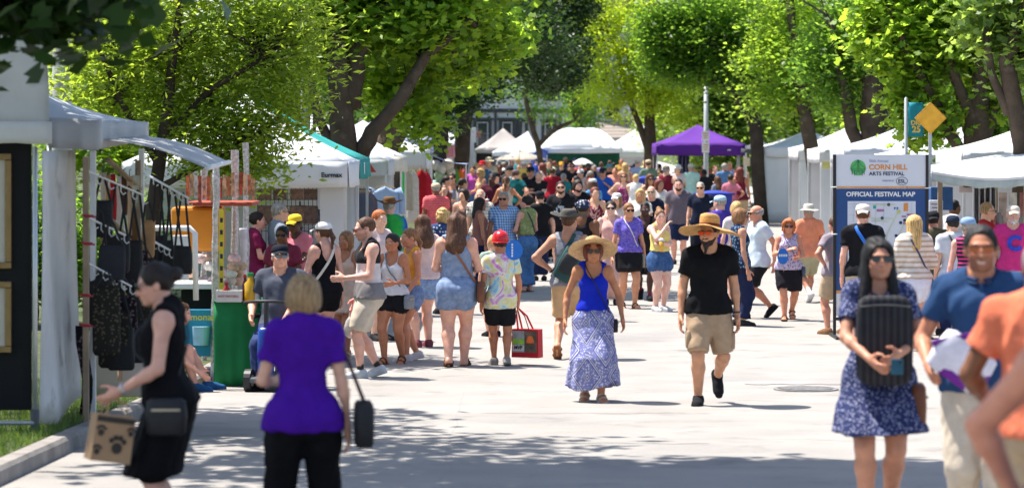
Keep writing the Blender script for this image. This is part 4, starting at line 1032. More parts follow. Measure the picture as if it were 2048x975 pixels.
tree('golden_tree', 'tall golden yellow tree standing left of the purple canopy', (at(1288, 420, s).x, FPX/s, 0),
 [[((at(1300, 440, s).x, FPX/s, -.05), .22), px(1298, 300, s, 13), px(1300, 210, s, 10), px(1292, 100, s, 8), px(1280, 0, s, 6)], [px(1300, 300, s, 8), px(1278, 250, s, 6), px(1258, 190, s, 5), px(1230, 90, s, 3)], [px(1300, 220, s, 7), px(1345, 150, s, 5), px(1370, 60, s, 3)]],
 [lobe(1215, 100, s, 92, 120, 260, dy=-1.6), lobe(1300, 115, s, 100, 122, 300, dy=-1.8), lobe(1330, 205, s, 55, 60, 46), lobe(1180, 30, s, 55, 60, 80), lobe(1270, -20, s, 150, 80, 120), lobe(1370, 225, s, 30, 40, 16), lobe(1385, 130, s, 45, 70, 60), lobe(1150, 110, s, 40, 50, 40), lobe(1240, 220, s, 40, 34, 20)],
 34, .24, .13, DIAM, gy, seed=8, limbs=40)
s = 66
tree('maple_tree', 'dark green maple overhanging the street right of the golden tree', (at(1530, 430, s).x, FPX/s, 0),
 [[((at(1525, 440, s).x, FPX/s, -.05), .21), px(1512, 300, s, 13), px(1508, 240, s, 12), px(1500, 190, s, 9), px(1480, 150, s, 9), px(1430, 90, s, 6)], [px(1510, 250, s, 10), px(1470, 190, s, 7), px(1445, 165, s, 5)], [px(1508, 230, s, 12), px(1540, 120, s, 9), px(1560, 0, s, 7)]],
 [lobe(1390, 70, s, 95, 64, 160), lobe(1335, 85, s, 50, 50, 70), lobe(1450, 110, s, 110, 55, 150), lobe(1490, 20, s, 150, 80, 170), lobe(1570, 90, s, 90, 80, 90), lobe(1540, 170, s, 60, 50, 40), lobe(1420, -60, s, 190, 80, 90), lobe(1325, 140, s, 34, 24, 22), lobe(1400, 150, s, 60, 22, 34), lobe(1470, 165, s, 50, 24, 26), lobe(1300, 40, s, 36, 40, 26)],
 32, .28, .16, DIAM, gm, bark_dark, seed=9, limbs=40)
s = 78
tree('maple_tree', 'straight grey trunked maple behind the clothing racks on the right', (at(1640, 430, s).x+.3, FPX/s, 0),
 [[((at(1650, 440, s).x, FPX/s, -.05), .22), px(1622, 290, s, 15), px(1605, 210, s, 13), px(1590, 120, s, 10), px(1580, 0, s, 8)], [px(1608, 220, s, 8), px(1650, 130, s, 6), px(1690, 30, s, 4)]],
 [lobe(1570, 130, s, 90, 75, 120), lobe(1630, 60, s, 120, 80, 170), lobe(1680, 160, s, 70, 60, 60), lobe(1560, 210, s, 55, 34, 26), lobe(1640, 190, s, 60, 40, 30), lobe(1600, -50, s, 190, 80, 80)],
 30, .28, .15, DIAM, gm2, seed=10, limbs=40)
s = 88
tree('maple_tree', 'twin trunked maple behind the festival map board', (at(1745, 430, s).x, FPX/s, 0),
 [[((at(1745, 450, s).x, FPX/s, -.05), .34), px(1745, 300, s, 27), px(1744, 220, s, 25), px(1750, 120, s, 18), px(1740, 0, s, 14)], [px(1715, 300, s, 14), px(1700, 240, s, 13), px(1682, 150, s, 9), px(1660, 40, s, 6)], [px(1788, 290, s, 8), px(1770, 220, s, 8), px(1745, 150, s, 6), px(1735, 60, s, 4)]],
 [lobe(1720, 90, s, 110, 85, 130), lobe(1800, 70, s, 110, 95, 130), lobe(1800, 190, s, 45, 50, 24), lobe(1690, 200, s, 45, 30, 16), lobe(1660, 130, s, 60, 60, 40), lobe(1740, -70, s, 220, 90, 90)],
 30, .28, .16, DIAM, gm, seed=12, limbs=40)
s = 112
tree('maple_tree', 'rough barked many stemmed maple rising behind the white right-hand stalls', (at(1945, 430, s).x, FPX/s, 0),
 [[((at(1950, 460, s).x, FPX/s, -.05), .36), px(1958, 300, s, 26), px(1960, 210, s, 22), px(1962, 130, s, 16), px(1985, 40, s, 12), px(1990, -60, s, 9)], [px(1945, 300, s, 20), px(1945, 230, s, 15), px(1915, 170, s, 12), px(1890, 90, s, 8)],
  [px(1922, 305, s, 13), px(1885, 240, s, 12), px(1850, 165, s, 10), px(1815, 100, s, 8), px(1790, 50, s, 6)], [px(1968, 280, s, 12), px(2000, 200, s, 10), px(2030, 150, s, 7)]],
 [lobe(1850, 60, s, 140, 95, 120), lobe(1960, 50, s, 150, 110, 150), lobe(2030, 110, s, 80, 80, 50), lobe(1870, 250, s, 45, 50, 22), lobe(1830, 190, s, 40, 40, 18), lobe(2000, 190, s, 40, 50, 14), lobe(1930, -100, s, 260, 110, 100)],
 30, .25, .145, MAPLE, gm2, seed=13, limbs=60)
s = 128
tree('maple_tree', 'leaning maple trunk at the right edge above the stalls', (at(2046, 460, s).x, FPX/s, 0),
 [[((at(2060, 470, s).x, FPX/s, -.05), .26), px(2046, 290, s, 19), px(2025, 200, s, 18), px(2015, 120, s, 16), px(2040, 40, s, 14), px(2070, -60, s, 10)], [px(2018, 230, s, 9), px(1985, 150, s, 8), px(1970, 60, s, 6)]],
 [lobe(2060, 40, s, 120, 70, 60), lobe(2130, 120, s, 120, 120, 50), lobe(2090, -120, s, 220, 110, 70)],
 30, .25, .15, MAPLE, gs, seed=14, limbs=30)
# feathery ash by the left stalls
s = 168
tree('ash_tree', 'leafy low ash spreading over the left bag stall', (at(300, 640, s).x, FPX/s, ground(FPX/s)),
 [[((at(300, 740, s).x, FPX/s, 0), .10), px(305, 420, s, 15), px(330, 250, s, 12), px(350, 100, s, 9), px(370, -60, s, 6)], [px(325, 280, s, 8), px(420, 180, s, 6), px(520, 120, s, 4)], [px(310, 380, s, 7), px(400, 330, s, 5), px(470, 300, s, 3)], [px(318, 330, s, 8), px(240, 200, s, 6), px(190, 80, s, 4)]],
 [lobe(280, 110, s, 150, 130, 120), lobe(440, 110, s, 150, 140, 130), lobe(550, 110, s, 90, 120, 60), lobe(390, 270, s, 130, 80, 76), lobe(450, 340, s, 75, 60, 32), lobe(215, 190, s, 80, 80, 40), lobe(530, 270, s, 40, 60, 14), lobe(560, 40, s, 90, 60, 30), lobe(380, -110, s, 260, 120, 70), lobe(590, 190, s, 30, 60, 8), lobe(500, 330, s, 46, 46, 20), lobe(470, 250, s, 60, 50, 26), lobe(560, 230, s, 40, 50, 16)],
 30, .24, .115, LANCE, ga, bark_dark, seed=15, droop=.9, limbs=130, shell=.15)
# the tree beside the photographer, its crown above the frame; its low leaves hang into the top left corner
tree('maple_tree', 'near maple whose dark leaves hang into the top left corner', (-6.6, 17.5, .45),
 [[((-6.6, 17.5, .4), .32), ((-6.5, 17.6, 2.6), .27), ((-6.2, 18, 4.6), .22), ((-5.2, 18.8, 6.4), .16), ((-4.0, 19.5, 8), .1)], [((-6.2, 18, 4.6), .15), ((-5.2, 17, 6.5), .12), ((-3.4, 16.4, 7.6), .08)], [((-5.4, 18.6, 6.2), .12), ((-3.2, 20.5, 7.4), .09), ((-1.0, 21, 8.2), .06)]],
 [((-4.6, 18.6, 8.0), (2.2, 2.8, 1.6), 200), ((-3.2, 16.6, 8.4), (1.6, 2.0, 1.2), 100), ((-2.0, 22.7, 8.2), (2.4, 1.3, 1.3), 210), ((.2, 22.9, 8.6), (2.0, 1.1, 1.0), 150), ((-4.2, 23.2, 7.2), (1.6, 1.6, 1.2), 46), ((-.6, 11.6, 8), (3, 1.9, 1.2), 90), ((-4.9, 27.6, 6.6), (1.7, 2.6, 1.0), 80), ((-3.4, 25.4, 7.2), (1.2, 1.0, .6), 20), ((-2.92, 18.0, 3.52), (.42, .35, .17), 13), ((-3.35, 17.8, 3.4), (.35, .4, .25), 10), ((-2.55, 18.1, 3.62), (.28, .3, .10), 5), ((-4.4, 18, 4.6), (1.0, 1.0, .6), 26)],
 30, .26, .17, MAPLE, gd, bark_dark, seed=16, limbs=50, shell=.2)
# shrubs behind the left stalls
for x, y, s, rx, rz, lab, sd_ in ((70, 470, 150, 130, 120, 'dark shrub behind the picture booth', 60), (270, 500, 140, 120, 110, 'leafy shrub behind the bag stall', 61), (440, 420, 120, 110, 70, 'green shrub behind the food cart', 62)):
    b_ = at(x, 0, s); tree('shrub', lab, (b_.x, b_.y, ground(b_.y)), [[((b_.x, b_.y, 0), .06), ((b_.x, b_.y, .5), .05), ((b_.x+.1, b_.y, 1.0), .03)]], [lobe(x, y, s, rx, rz, 90), lobe(x+30, y+60, s, rx, rz*.7, 50)], 26, .22, .14, DIAM, gm, bark_dark, seed=sd_, limbs=14)
# the wood behind everything
k = 0; fcrown = []
FARL = ['broad green tree behind the left stalls', 'tall tree behind the white clapboard house', 'leafy tree behind the grey gabled house', 'round bushy tree behind the purple canopy', 'pale bushy shrubbery right of the purple canopy', 'deep green tree behind the right clothing racks', 'tall leafy tree behind the festival map board', 'bright green tree behind the banner', 'spreading tree at the far right behind the stalls', 'tall green tree far behind the ash at left', 'broad tree behind the lamp pole at left', 'outer tree beyond the right edge of the stalls', 'tallest tree beyond the right edge of the street', 'high dark tree rising behind the clapboard house roof', 'high tree between the golden tree and the dark maple', 'high tree behind the straight grey trunked maple', 'tree filling the gap left of the golden tree']
for x, yb, s, rx, rz, mat in ((740, 60, 46, 170, 170, gm), (930, -20, 30, 150, 120, gm), (1180, -10, 30, 180, 120, gm), (1400, 150, 44, 110, 110, gm2), (1450, 215, 52, 80, 90, gs), (1590, 140, 46, 130, 150, gm2), (1720, 130, 56, 140, 150, gm), (1850, 130, 64, 150, 150, gm2), (1990, 130, 72, 160, 160, gm), (250, 130, 78, 190, 170, gm2), (560, 110, 62, 170, 160, gm), (2190, 120, 70, 170, 170, gm2), (2420, 100, 74, 190, 190, gm), (1050, 10, 34, 130, 90, gm), (1420, 30, 38, 130, 120, gm), (1530, 40, 44, 130, 130, gm2), (1160, 60, 36, 80, 100, gm)):
    b = at(x, 0, s); zc = at(x, yb, s).z
    pr = [q for q in fcrown if q[1] == mat.name]
    if pr:                          # same leaves and boughs as an earlier far tree, other size
        r0, _, rx0, zc0 = pr[0]; t_ = empty('background_tree', (b.x, b.y, 0), k*1.3, FARL[k], 'tree', 'trees beyond the street'); t_.scale = (rx/s/rx0, max(.6, rx/s/rx0), zc/zc0); k += 1
        for ch in r0.children: q = ch.copy(); COL.objects.link(q); q.parent = t_
        continue
    t_ = tree('background_tree', FARL[k], (b.x, b.y, 0), [[((b.x, b.y, -.05), .25), ((b.x+.1, b.y, zc*.6), .2), ((b.x, b.y, zc), .12)]],
         [((b.x, b.y, zc), (rx/s, rx/s*.6, rz/s), 230), ((b.x-.4*rx/s, b.y-.6, zc*.62), (rx/s*.7, 1.0, rz/s*.6), 80), ((b.x+.5*rx/s, b.y-.6, zc*.6), (rx/s*.6, 1.0, rz/s*.6), 70)], 26, .42, .28, DIAM, mat, seed=30+k, limbs=20, group='trees beyond the street'); k += 1; fcrown.append((t_, mat.name, rx/s, zc))

# ================================================================ houses at the end of the street
sid = plain('white_clapboard', (.62, .63, .64), .7, .06, 2); trim = plain('dark_trim', (.045, .048, .055), .6, .1, 4)
glass = glossy('window_glass', (.03, .035, .045), .06); curt = plain('window_lining', (.45, .44, .42), .8, .1, 6)
def clap(m, x0, x1, z0, z1, y, st=.14):
    n = int((z1-z0)/st)
    for i in range(n):
        za = z0+i*st; m.add([(x0, y-.03, za), (x1, y-.03, za), (x1, y, za+st), (x0, y, za+st), (x0, y+.1, za), (x1, y+.1, za), (x1, y+.1, za+st), (x0, y+.1, za+st)], [(0, 1, 2, 3), (0, 4, 5, 1), (1, 5, 6, 2), (0, 3, 7, 4)])
s = 35.; Yh = FPX/s
h1 = empty('clapboard_house', (at(1040, 0, s).x, Yh, 0), 0, 'white clapboard house with dark trim at the end of the street', 'house')
hx = lambda x: at(x, 0, s).x-h1.location.x
hz = lambda y: at(0, y, s).z
m = MB(); clap(m, hx(890), hx(1190), .3, hz(222), 0); m.build('lower_siding', sid, h1)
m = MB(); clap(m, hx(890), hx(1190), hz(222), 12.5, -.02); m.build('upper_siding', sid, h1)
m = MB(); m.box(((hx(890)+hx(1190))/2, 4.2, 6.2), (hx(1190)-hx(890)-.02, 8.2, 12.2)); m.build('wall', sid, h1)
m = MB(); m.add([(hx(880), -.6, 12.3), (hx(1200), -.6, 12.3), (hx(1200), 8.8, 12.3), (hx(880), 8.8, 12.3), (hx(880), 4, 15.5), (hx(1200), 4, 15.5)], [(0, 1, 5, 4), (2, 3, 4, 5), (0, 4, 3), (1, 2, 5), (0, 3, 2, 1)]); m.build('roof', plain('roof_slate', (.10, .095, .09), .9, .2, 6), h1)
m = MB(); m.box(((hx(890)+hx(1190))/2, -.07, hz(221)), (hx(1190)-hx(890), .14, .20)); m.build('belt_course', trim, h1)
for x, y0, y1 in ((957, 60, 219), (940, 224, 330), (991, 224, 330), (1035, 224, 330), (1069, 224, 330), (1120, 224, 330)):
    m = MB(); m.box((hx(x), -.075, (hz(y0)+hz(y1))/2), (.15, .12, hz(y0)-hz(y1))); m.build('trim_board', trim, h1)
for x0, x1, y0, y1 in ((949, 981, 238, 296), (1000, 1029, 238, 296), (1040, 1054, 238, 296), (990, 1005, 165, 198), (1090, 1112, 165, 200), (920, 936, 165, 200), (1085, 1110, 240, 296)):
    x0, x1, z1, z0 = hx(x0), hx(x1), hz(y0), hz(y1); f = MB(); w = .11
    f.box(((x0+x1)/2, -.10, z1), (x1-x0+.3, .16, .14)); f.box(((x0+x1)/2, -.10, z0), (x1-x0+.2, .18, .1))
    for x in (x0, x1): f.box((x, -.10, (z0+z1)/2), (w*1.3, .14, z1-z0-.02))
    wd = f.build('window', trim, h1)
    for a, b in ((z0+.05, (z0+z1)/2-.02), ((z0+z1)/2+.02, z1-.07)):
        m = MB(); m.box(((x0+x1)/2, -.06, (a+b)/2), (x1-x0-w, .03, b-a)); m.build('pane', glass, wd)
    m = MB()
    for xx in (x0+.16, x1-.16): m.box((xx, -.08, (z0+z1)/2), (.05, .03, z1-z0-.3))
    m.box(((x0+x1)/2, -.08, z1-.2), (x1-x0-.3, .03, .05)); m.build('sash', sid, wd)
s = 32.
h2 = empty('gabled_house', (at(1215, 0, s).x, FPX/s, 0), 0, 'white house with grey shingle porch roof behind the white tents', 'house')
hx = lambda x: at(x, 0, s).x-h2.location.x
hz = lambda y: at(0, y, s).z
m = MB(); clap(m, hx(1185), hx(1262), hz(242), 10.5, 0, .22); m.build('siding', sid, h2)
m = MB(); m.box((hx(1223), 4, 5.2), (hx(1262)-hx(1185)-.02, 7.9, 10.4)); m.build('wall', sid, h2)
m = MB(); m.add([(hx(1172), -2.6, hz(275)), (hx(1280), -2.6, hz(275)), (hx(1262), .2, hz(238)), (hx(1188), .2, hz(238)), (hx(1172), .2, hz(275)), (hx(1280), .2, hz(275))], [(0, 1, 2, 3), (0, 3, 4), (1, 5, 2), (0, 4, 5, 1)])
sh = cloth(S(150, 140, 132), 'stripe', S(118, 110, 104), 4.0); m.build('porch_roof', sh, h2)
m = MB(); m.add([(hx(1175), -.5, 10.4), (hx(1272), -.5, 10.4), (hx(1272), 8.4, 10.4), (hx(1175), 8.4, 10.4), (hx(1223), -.5, 12.6), (hx(1223), 8.4, 12.6)], [(0, 1, 4), (1, 2, 5, 4), (2, 3, 5), (3, 0, 4, 5), (0, 3, 2, 1)]); m.build('roof', sh, h2)
m = MB(); m.box((hx(1186), -.05, 6), (.25, .12, 9)); m.build('corner_board', plain('red_trim', (.16, .05, .04), .7), h2)
f = MB(); f.box((hx(1225), -.04, hz(222)), (.9, .1, 1.0)); wd = f.build('window', trim, h2); m = MB(); m.box((hx(1225), -.10, hz(222)), (.7, .04, .8)); m.build('pane', glass, wd)
# ================================================================ poles
galv = plain('galvanised', (.42, .44, .46), .5, .12, 6, metal=.3); conc = plain('pole_concrete', (.42, .41, .40), .9, .1, 6, .4, 60)
def pole(name, label, x, s, r, top, mat, cat='pole'):
    p = at(x, 0, s); g = ground(p.y); root = empty(name, (p.x, p.y, g), 0, label, cat)
    m = MB(); m.lathe([(r, 0), (r*.95, top*.4), (r*.8, top), (0, top+.02)], 16); m.build('shaft', mat, root, True)
    m = MB(); m.lathe([(r*1.9, -.02), (r*1.9, .04), (r*1.3, .10), (r*1.05, .12)], 16); m.build('base', mat, root, True); return root
lp = pole('lamp_pole', 'pale blue grey lamp pole rising behind the white-roofed stall', 611, 112, .09, 8.5, galv)
m = MB(); m.tube([(0, 0, 8.3), (.5, -.3, 8.8), (1.6, -.6, 9.0)], .04, 8); m.build('arm', galv, lp); m = MB(); m.box((1.9, -.7, 9.0), (.7, .25, .12)); m.build('lamp_head', galv, lp, bevel=.03)
m = MB(); m.bar((.16, -.02, 0), (.16, -.02, 4.3), .06); m.build('conduit', plain('rust_brown', (.14, .07, .05), .8), lp)
sp_ = pole('street_pole', 'grey pole with parking notices in front of the purple canopy', 1412, 62, .085, 4.28, galv)
for y0, y1 in ((262, 282), (284, 305)):
    m = MB(); m.box((-.02, -.10, at(0, (y0+y1)/2, 62).z), (.24, .012, (y1-y0)/62-.01)); n_ = m.build('notice', plain('notice_white', (.7, .68, .66), .6), sp_)
    m = MB()
    for k in range(3): m.box((-.02, -.108, at(0, (y0+y1)/2, 62).z+.08-.07*k), (.16-.03*k, .003, .022))
    m.build('print', plain('notice_red', (.45, .12, .10), .6), n_)
pole('utility_pole', 'pale weathered pole behind the grey left canopy', 124, 150, .14, 6.5, conc)
pole('utility_pole', 'thin grey pole standing among the distant crowd centre', 1077, 88, .045, 1.25, galv, 'pole')
# ================================================================ stalls
def wb(m, name, mat, parent, smooth=False, bevel=0):     # build from world coordinates under an unrotated parent
    q = parent; off = Vector((0, 0, 0))
    while q: off += q.location; q = q.parent
    m.v = [(p[0]-off.x, p[1]-off.y, p[2]-off.z) for p in m.v]; return m.build(name, mat, parent, smooth, bevel)
def text(name, body, size, loc, mat, parent, rot=(R(90), 0, 0), align='CENTER', bold=0.0, ext=.002, sx=1.0):
    cu = bpy.data.curves.new('text', 'FONT'); cu.body = body; cu.size = size; cu.align_x = align; cu.align_y = 'CENTER'; cu.extrude = ext; cu.offset = bold; cu.resolution_u = 3
    t = bpy.data.objects.new('text', cu); COL.objects.link(t); dg = bpy.context.evaluated_depsgraph_get(); dg.update()
    me = bpy.data.meshes.new_from_object(t.evaluated_get(dg)); bpy.data.objects.remove(t)
    me.materials.clear(); o = mobj(name, me, parent, mat); o.location = loc; o.rotation_euler = rot; o.scale = (sx, 1, 1); return o
canvas = plain('tent_white', (.74, .745, .77), .75, .05, 1.5, .12, 5, trans=.16, spec=.25)
canvas_g = plain('tent_grey_white', (.58, .60, .65), .75, .07, 1.5, .15, 5, trans=.14, spec=.25)
canvas_c = plain('tent_cream', (.68, .64, .56), .75, .06, 1.5, .15, 5, trans=.15)
canvas_l = plain('tent_lavender', (.55, .56, .78), .75, .06, 1.5, .15, 5, trans=.15)
canvas_p = plain('tent_pink', (.66, .24, .30), .75, .08, 1.5, .15, 5, trans=.15)
canvas_t = plain('tent_teal', (.03, .34, .33), .75, .06, 1.5, .15, 5, trans=.2)
canvas_v = plain('tent_purple', (.13, .022, .33), .75, .08, 1.5, .15, 5, trans=.25)
canvas_k = plain('tent_charcoal', (.07, .075, .085), .8, .1, 1.5, .15, 5, trans=.05)
canvas_b = plain('tarp_blue', (.02, .10, .55), .6, .1, 1.5, .15, 5, trans=.2)
alu = plain('aluminium', (.62, .62, .63), .4, .08, 5, metal=.5); whitem = plain('white_metal', (.72, .71, .70), .45, .05, 5)
blackm = plain('black_metal', (.018, .018, .02), .5, .1, 5); blackc = plain('black_cloth', (.012, .012, .013), .95, .15, 4, .2, 30)
wood = plain('pine', (.42, .25, .11), .7, .2, 4, .2, 30); wood2 = plain('worn_wood', (.30, .22, .15), .8, .25, 5, .3, 30)
def tent(label, c, w, d, zb, zt, za, mat, vmat=None, walls='', name='canopy_tent', legs='1111', apex=(0, 0), sag=.10, group='festival canopies', logo=None, wmat=None):
    """c: centre on the ground; zb/zt lower and upper edge of the valance; za: peak"""
    root = empty(name, (c[0], c[1], ground(c[1])), 0, label, 'tent', group); g = root.location.z; zb, zt, za = zb-g, zt-g, za-g
    rs = random.Random(int(c[0]*100+c[1]*7)); vmat = vmat or mat; hw, hd = w/2, d/2; A = Vector((apex[0], apex[1], za)); C = [Vector((-hw, -hd, zt)), Vector((hw, -hd, zt)), Vector((hw, hd, zt)), Vector((-hw, hd, zt))]
    for i in range(4):
        p, q = C[i], C[(i+1) % 4]; m = MB()
        def fn(u, v):
            e = p.lerp(q, u); r = e.lerp(A, v); return r-Vector((0, 0, sag*math.sin(math.pi*v)*(.6+.8*math.sin(math.pi*u))))
        m.sheet(fn, 8, 6, .004); m.build('roof_panel', mat, root, True)
        m = MB(); nrm = Vector((q.y-p.y, p.x-q.x, 0)).normalized(); ph = rs.uniform(0, 6)
        def fv(u, v):
            e = p.lerp(q, u); k = .018*math.sin(u*17+ph)*v+.012*math.sin(u*31+ph*2)*v
            return (e.x+nrm.x*(.006+k), e.y+nrm.y*(.006+k), zt+.01+(zb-zt)*v-.02*math.sin(math.pi*u)*v)
        m.sheet(fv, 22, 3, .003); m.build('valance', vmat, root, True)
    for i, (sx, sy) in enumerate(((-1, -1), (1, -1), (1, 1), (-1, 1))):
        if legs[i] == '1': m = MB(); m.box((sx*(hw-.03), sy*(hd-.03), zt/2), (.04, .04, zt)); m.box((sx*(hw-.03), sy*(hd-.03), .012), (.1, .1, .02)); m.build('leg', alu, root)
    m = MB()
    for i in range(4): m.bar(C[i]+Vector((0, 0, -.06)), A-Vector((0, 0, .12)), .025)
    m.build('truss', alu, root)
    for ch in walls:
        i = 'NESW'.index(ch); p, q = {'S': (0, 1), 'E': (1, 2), 'N': (2, 3), 'W': (3, 0)}[ch]; p, q = C[p], C[q]; m = MB(); ph = rs.uniform(0, 6)
        inw = Vector((-(q.y-p.y), q.x-p.x, 0)).normalized()
        def fw(u, v):
            e = p.lerp(q, u); k = -.03+.02*math.sin(u*13+ph+v*2)+.015*math.sin(u*29+ph); return (e.x+inw.x*(.06+k), e.y+inw.y*(.06+k), .05+(zt-.1)*v)
        m.sheet(fw, 24, 6, .003); m.build('wall', wmat or canvas, root, True)
    if logo:
        side, u, txt, sz, mt = logo
        if side == 'S': text('print', txt, sz, (-hw+u*w, -hd-.035, (zb+zt)/2), mt, root, bold=sz*.03)
        else: text('print', txt, sz, (hw+.035, -hd+u*d, (zb+zt)/2), mt, root, rot=(R(90), 0, R(90)), bold=sz*.03)
    return root
ink = plain('ink_dark', (.02, .025, .04), .7, .05); inkw = plain('ink_white', (.8, .8, .8), .7, .03); ink_r = plain('ink_red', (.45, .05, .04), .7)
def cornerL(x, s, w=3.0, d=3.0): return (at(x, 0, s).x-w/2, FPX/s+d/2)
def cornerR(x, s, w=3.0, d=3.0): return (at(x, 0, s).x+w/2, FPX/s+d/2)
tC = tent('large white canopy with maker label and framed pictures, left of the big maple', cornerL(695, 150), 3, 3, 1.98, 2.32, 3.25, canvas, logo=('S', .93, 'Eurmax', .09, ink), walls='N')
tent('teal canopy just behind the white canopy with framed pictures', cornerL(719, 139.5, 3, 2.9), 3, 2.9, 2.05, 2.34, 3.2, canvas_t, logo=('E', .25, 'IIII', .22, inkw))
tD = tent('pale grey canopy with a red triangle badge beside the hanging sweatshirt', cornerL(775, 110), 3, 3, 1.95, 2.24, 3.1, canvas_g, walls='N')
m = MB(); m.add([(1.05, -1.545, 2.02), (1.3, -1.545, 2.02), (1.19, -1.545, 2.17)], [(0, 1, 2)]); m.v = [(p[0], p[1]-q, p[2]) for q in (0, .004) for p in m.v]; m.f = [(0, 1, 2), (5, 4, 3)]; m.build('badge', ink_r, tD)
tent('cream canopy with a small dark maker label, fourth in the left row', cornerL(805, 98, 2.6, 2.6), 2.6, 2.6, 1.95, 2.25, 3.0, canvas, canvas_c, logo=('S', .86, 'Eurmax', .10, ink))
tent('white canopy with rounded white corner before the red dresses', cornerL(852, 88, 3, 3), 3, 3, 1.93, 2.36, 3.05, canvas)
tent('lavender canopy lettered ABC on its valance', cornerL(861, 79, 2.4, 2.6), 2.4, 2.6, 2.27, 2.62, 3.3, canvas_l, logo=('S', .78, 'ABC', .17, ink))
tent('pink canopy beyond the lavender one in the left row', cornerL(905, 67, 3, 3), 3, 3, 2.05, 2.42, 3.25, canvas_g, canvas_p)
tent('grey canopy next to the pink one in the left row', cornerL(924, 59, 3, 3), 3, 3, 2.0, 2.4, 3.3, canvas_g)
tent('last white canopy of the left row beside the tall white pillar', cornerL(945, 52, 3, 3), 3, 3, 2.0, 2.4, 3.2, canvas)
# far row across the end of the street
def facing(label, x0, x1, s, yb, yt, ya, mat, xa=None, d=3.0, **k):
    a, b = at(x0, 0, s), at(x1, 0, s); w = b.x-a.x
    return tent(label, ((a.x+b.x)/2, a.y+d/2), w, d, at(0, yb, s).z, at(0, yt, s).z, at(0, ya, s+0).z, mat, apex=((at(xa, 0, s).x-(a.x+b.x)/2) if xa else 0, 0), **k)
facing('grey brown peaked canopy in front of the clapboard house', 950, 1062, 37, 306, 298, 256, plain('tent_taupe', (.40, .36, .34), .8, .08, 1.5, trans=.1), walls='NW', wmat=canvas_k)
facing('white canopy beside the grey brown peak in front of the house', 985, 1082, 41, 318, 303, 262, canvas, xa=1056, walls='N')
dome = facing('wide rounded white canopy behind the crowd centre', 1080, 1245, 45, 306, 296, 258, canvas, sag=-.28, d=3.6, walls='N', wmat=plain('wall_green', (.01, .10, .06), .8))
facing('white canopy with steep peak right of the rounded one', 1199, 1304, 43, 314, 302, 247, canvas, xa=1290, walls='N')
facing('bright purple canopy near the end of the street', 1313, 1490, 59, 311, 288, 249, canvas_v, sag=.06, logo=('S', .82, '~', .2, inkw))
facing('small charcoal canopy beside the purple one', 1490, 1560, 60, 306, 298, 276, canvas_k)
# right row
tent('white canopy with side walls left of the wooden jewellery ladder', cornerR(1527, 66), 3, 3, 2.05, 2.36, 2.9, canvas, walls='NES')
tent('white canopy behind the wooden jewellery ladder', cornerR(1598, 75), 3, 3, 2.05, 2.36, 2.95, canvas, walls='NES')
tent('white walled canopy just left of the festival map board', cornerR(1640, 85), 3, 3, 2.05, 2.36, 2.9, canvas, walls='NES')
tent('pale canopy rising behind the festival map board', cornerR(1690, 95), 3, 3, 2.1, 2.42, 2.95, canvas_g, walls='NE')
tent('white canopy right of the map board beneath the banner', cornerR(1788, 106), 3, 3, 2.05, 2.32, 2.85, canvas, walls='NE')
tent('large white canopy at the right edge behind the bearded man in pink', cornerR(1925, 124), 3, 3, 2.15, 2.42, 2.95, canvas, walls='NE')
# low white tarp with grey edge in front of the right stall
tp = empty('tarp_awning', (at(1960, 0, 142).x, FPX/142, 0), 0, 'sagging white tarp awning with grey edge over the right stall', 'awning')
m = MB()
def fn(u, v):
    p = at(1862+u*260, 352-2*u-v*6, 150-u*2); q = at(1862+u*260, 330-40*u, 128-u*2); r = Vector(p).lerp(Vector(q), v); r.z += -.10*math.sin(math.pi*u)*(1-v)-.05*math.sin(math.pi*v); return r
m.sheet(fn, 16, 8, .004); wb(m, 'sheet', canvas, tp, True)
m = MB(); m.sheet(lambda u, v: Vector(fn(u, 0))+Vector((0, -.012, .06-.13*v+.012*math.sin(u*30))), 24, 3, .004); wb(m, 'edge', plain('tarp_grey', (.42, .47, .46), .8, .2, 5), tp, True)
m = MB(); m.tube([tuple(fn(k/12, 0)+Vector((0, -.01, .05))) for k in range(13)], .02, 8); wb(m, 'rail', alu, tp)
for x, s in ((1880, 148), (2052, 146)):
    p = at(x, 0, s); m = MB(); m.box((p.x, p.y, 1.05), (.06, .06, 2.1)); wb(m, 'post', wood2, tp)
# ---------------------------------------------------------------- near left: picture booth
s = 250.; b = at(70, 0, s)
A = empty('art_booth', (b.x, b.y, ground(b.y)+.12), 0, 'picture booth with white curved roof and black panels at left edge', 'stall')
old = plain('canvas_aged', (.72, .70, .675), .8, .10, 2.5, .25, 5, trans=.12, wear=((.48, .45, .41), 3, .60))
m = MB()
def vault(u, v):
    t = u*math.pi*.5; x = 98-330*(1-math.cos(t))**1.5; y = 262-(262+80)*math.sin(t)**.85
    return at(x, y, s-v*26)+Vector((-.05*v, 0, 0))
m.sheet(vault, 18, 6, .004); wb(m, 'roof', old, A, True)
m = MB(); m.sheet(lambda u, v: at(102-330*u, 243+44*v+1.5*math.sin(u*20)*v, s+1.5), 14, 3, .004); wb(m, 'valance', old, A, True)
m = MB(); m.sheet(lambda u, v: at(102+u*2, 243+44*v, s+1.5-u*27), 8, 3, .004); wb(m, 'valance', old, A, True)
def gab(u, v):
    t = (.02+.98*u)*math.pi*.5; x = 98-330*(1-math.cos(t))**1.5; y = 262-342*math.sin(t)**.85; return at(x, 262+(y-262)*v, s-.5)
m = MB(); m.sheet(gab, 16, 8, .004); wb(m, 'gable', old, A, True)
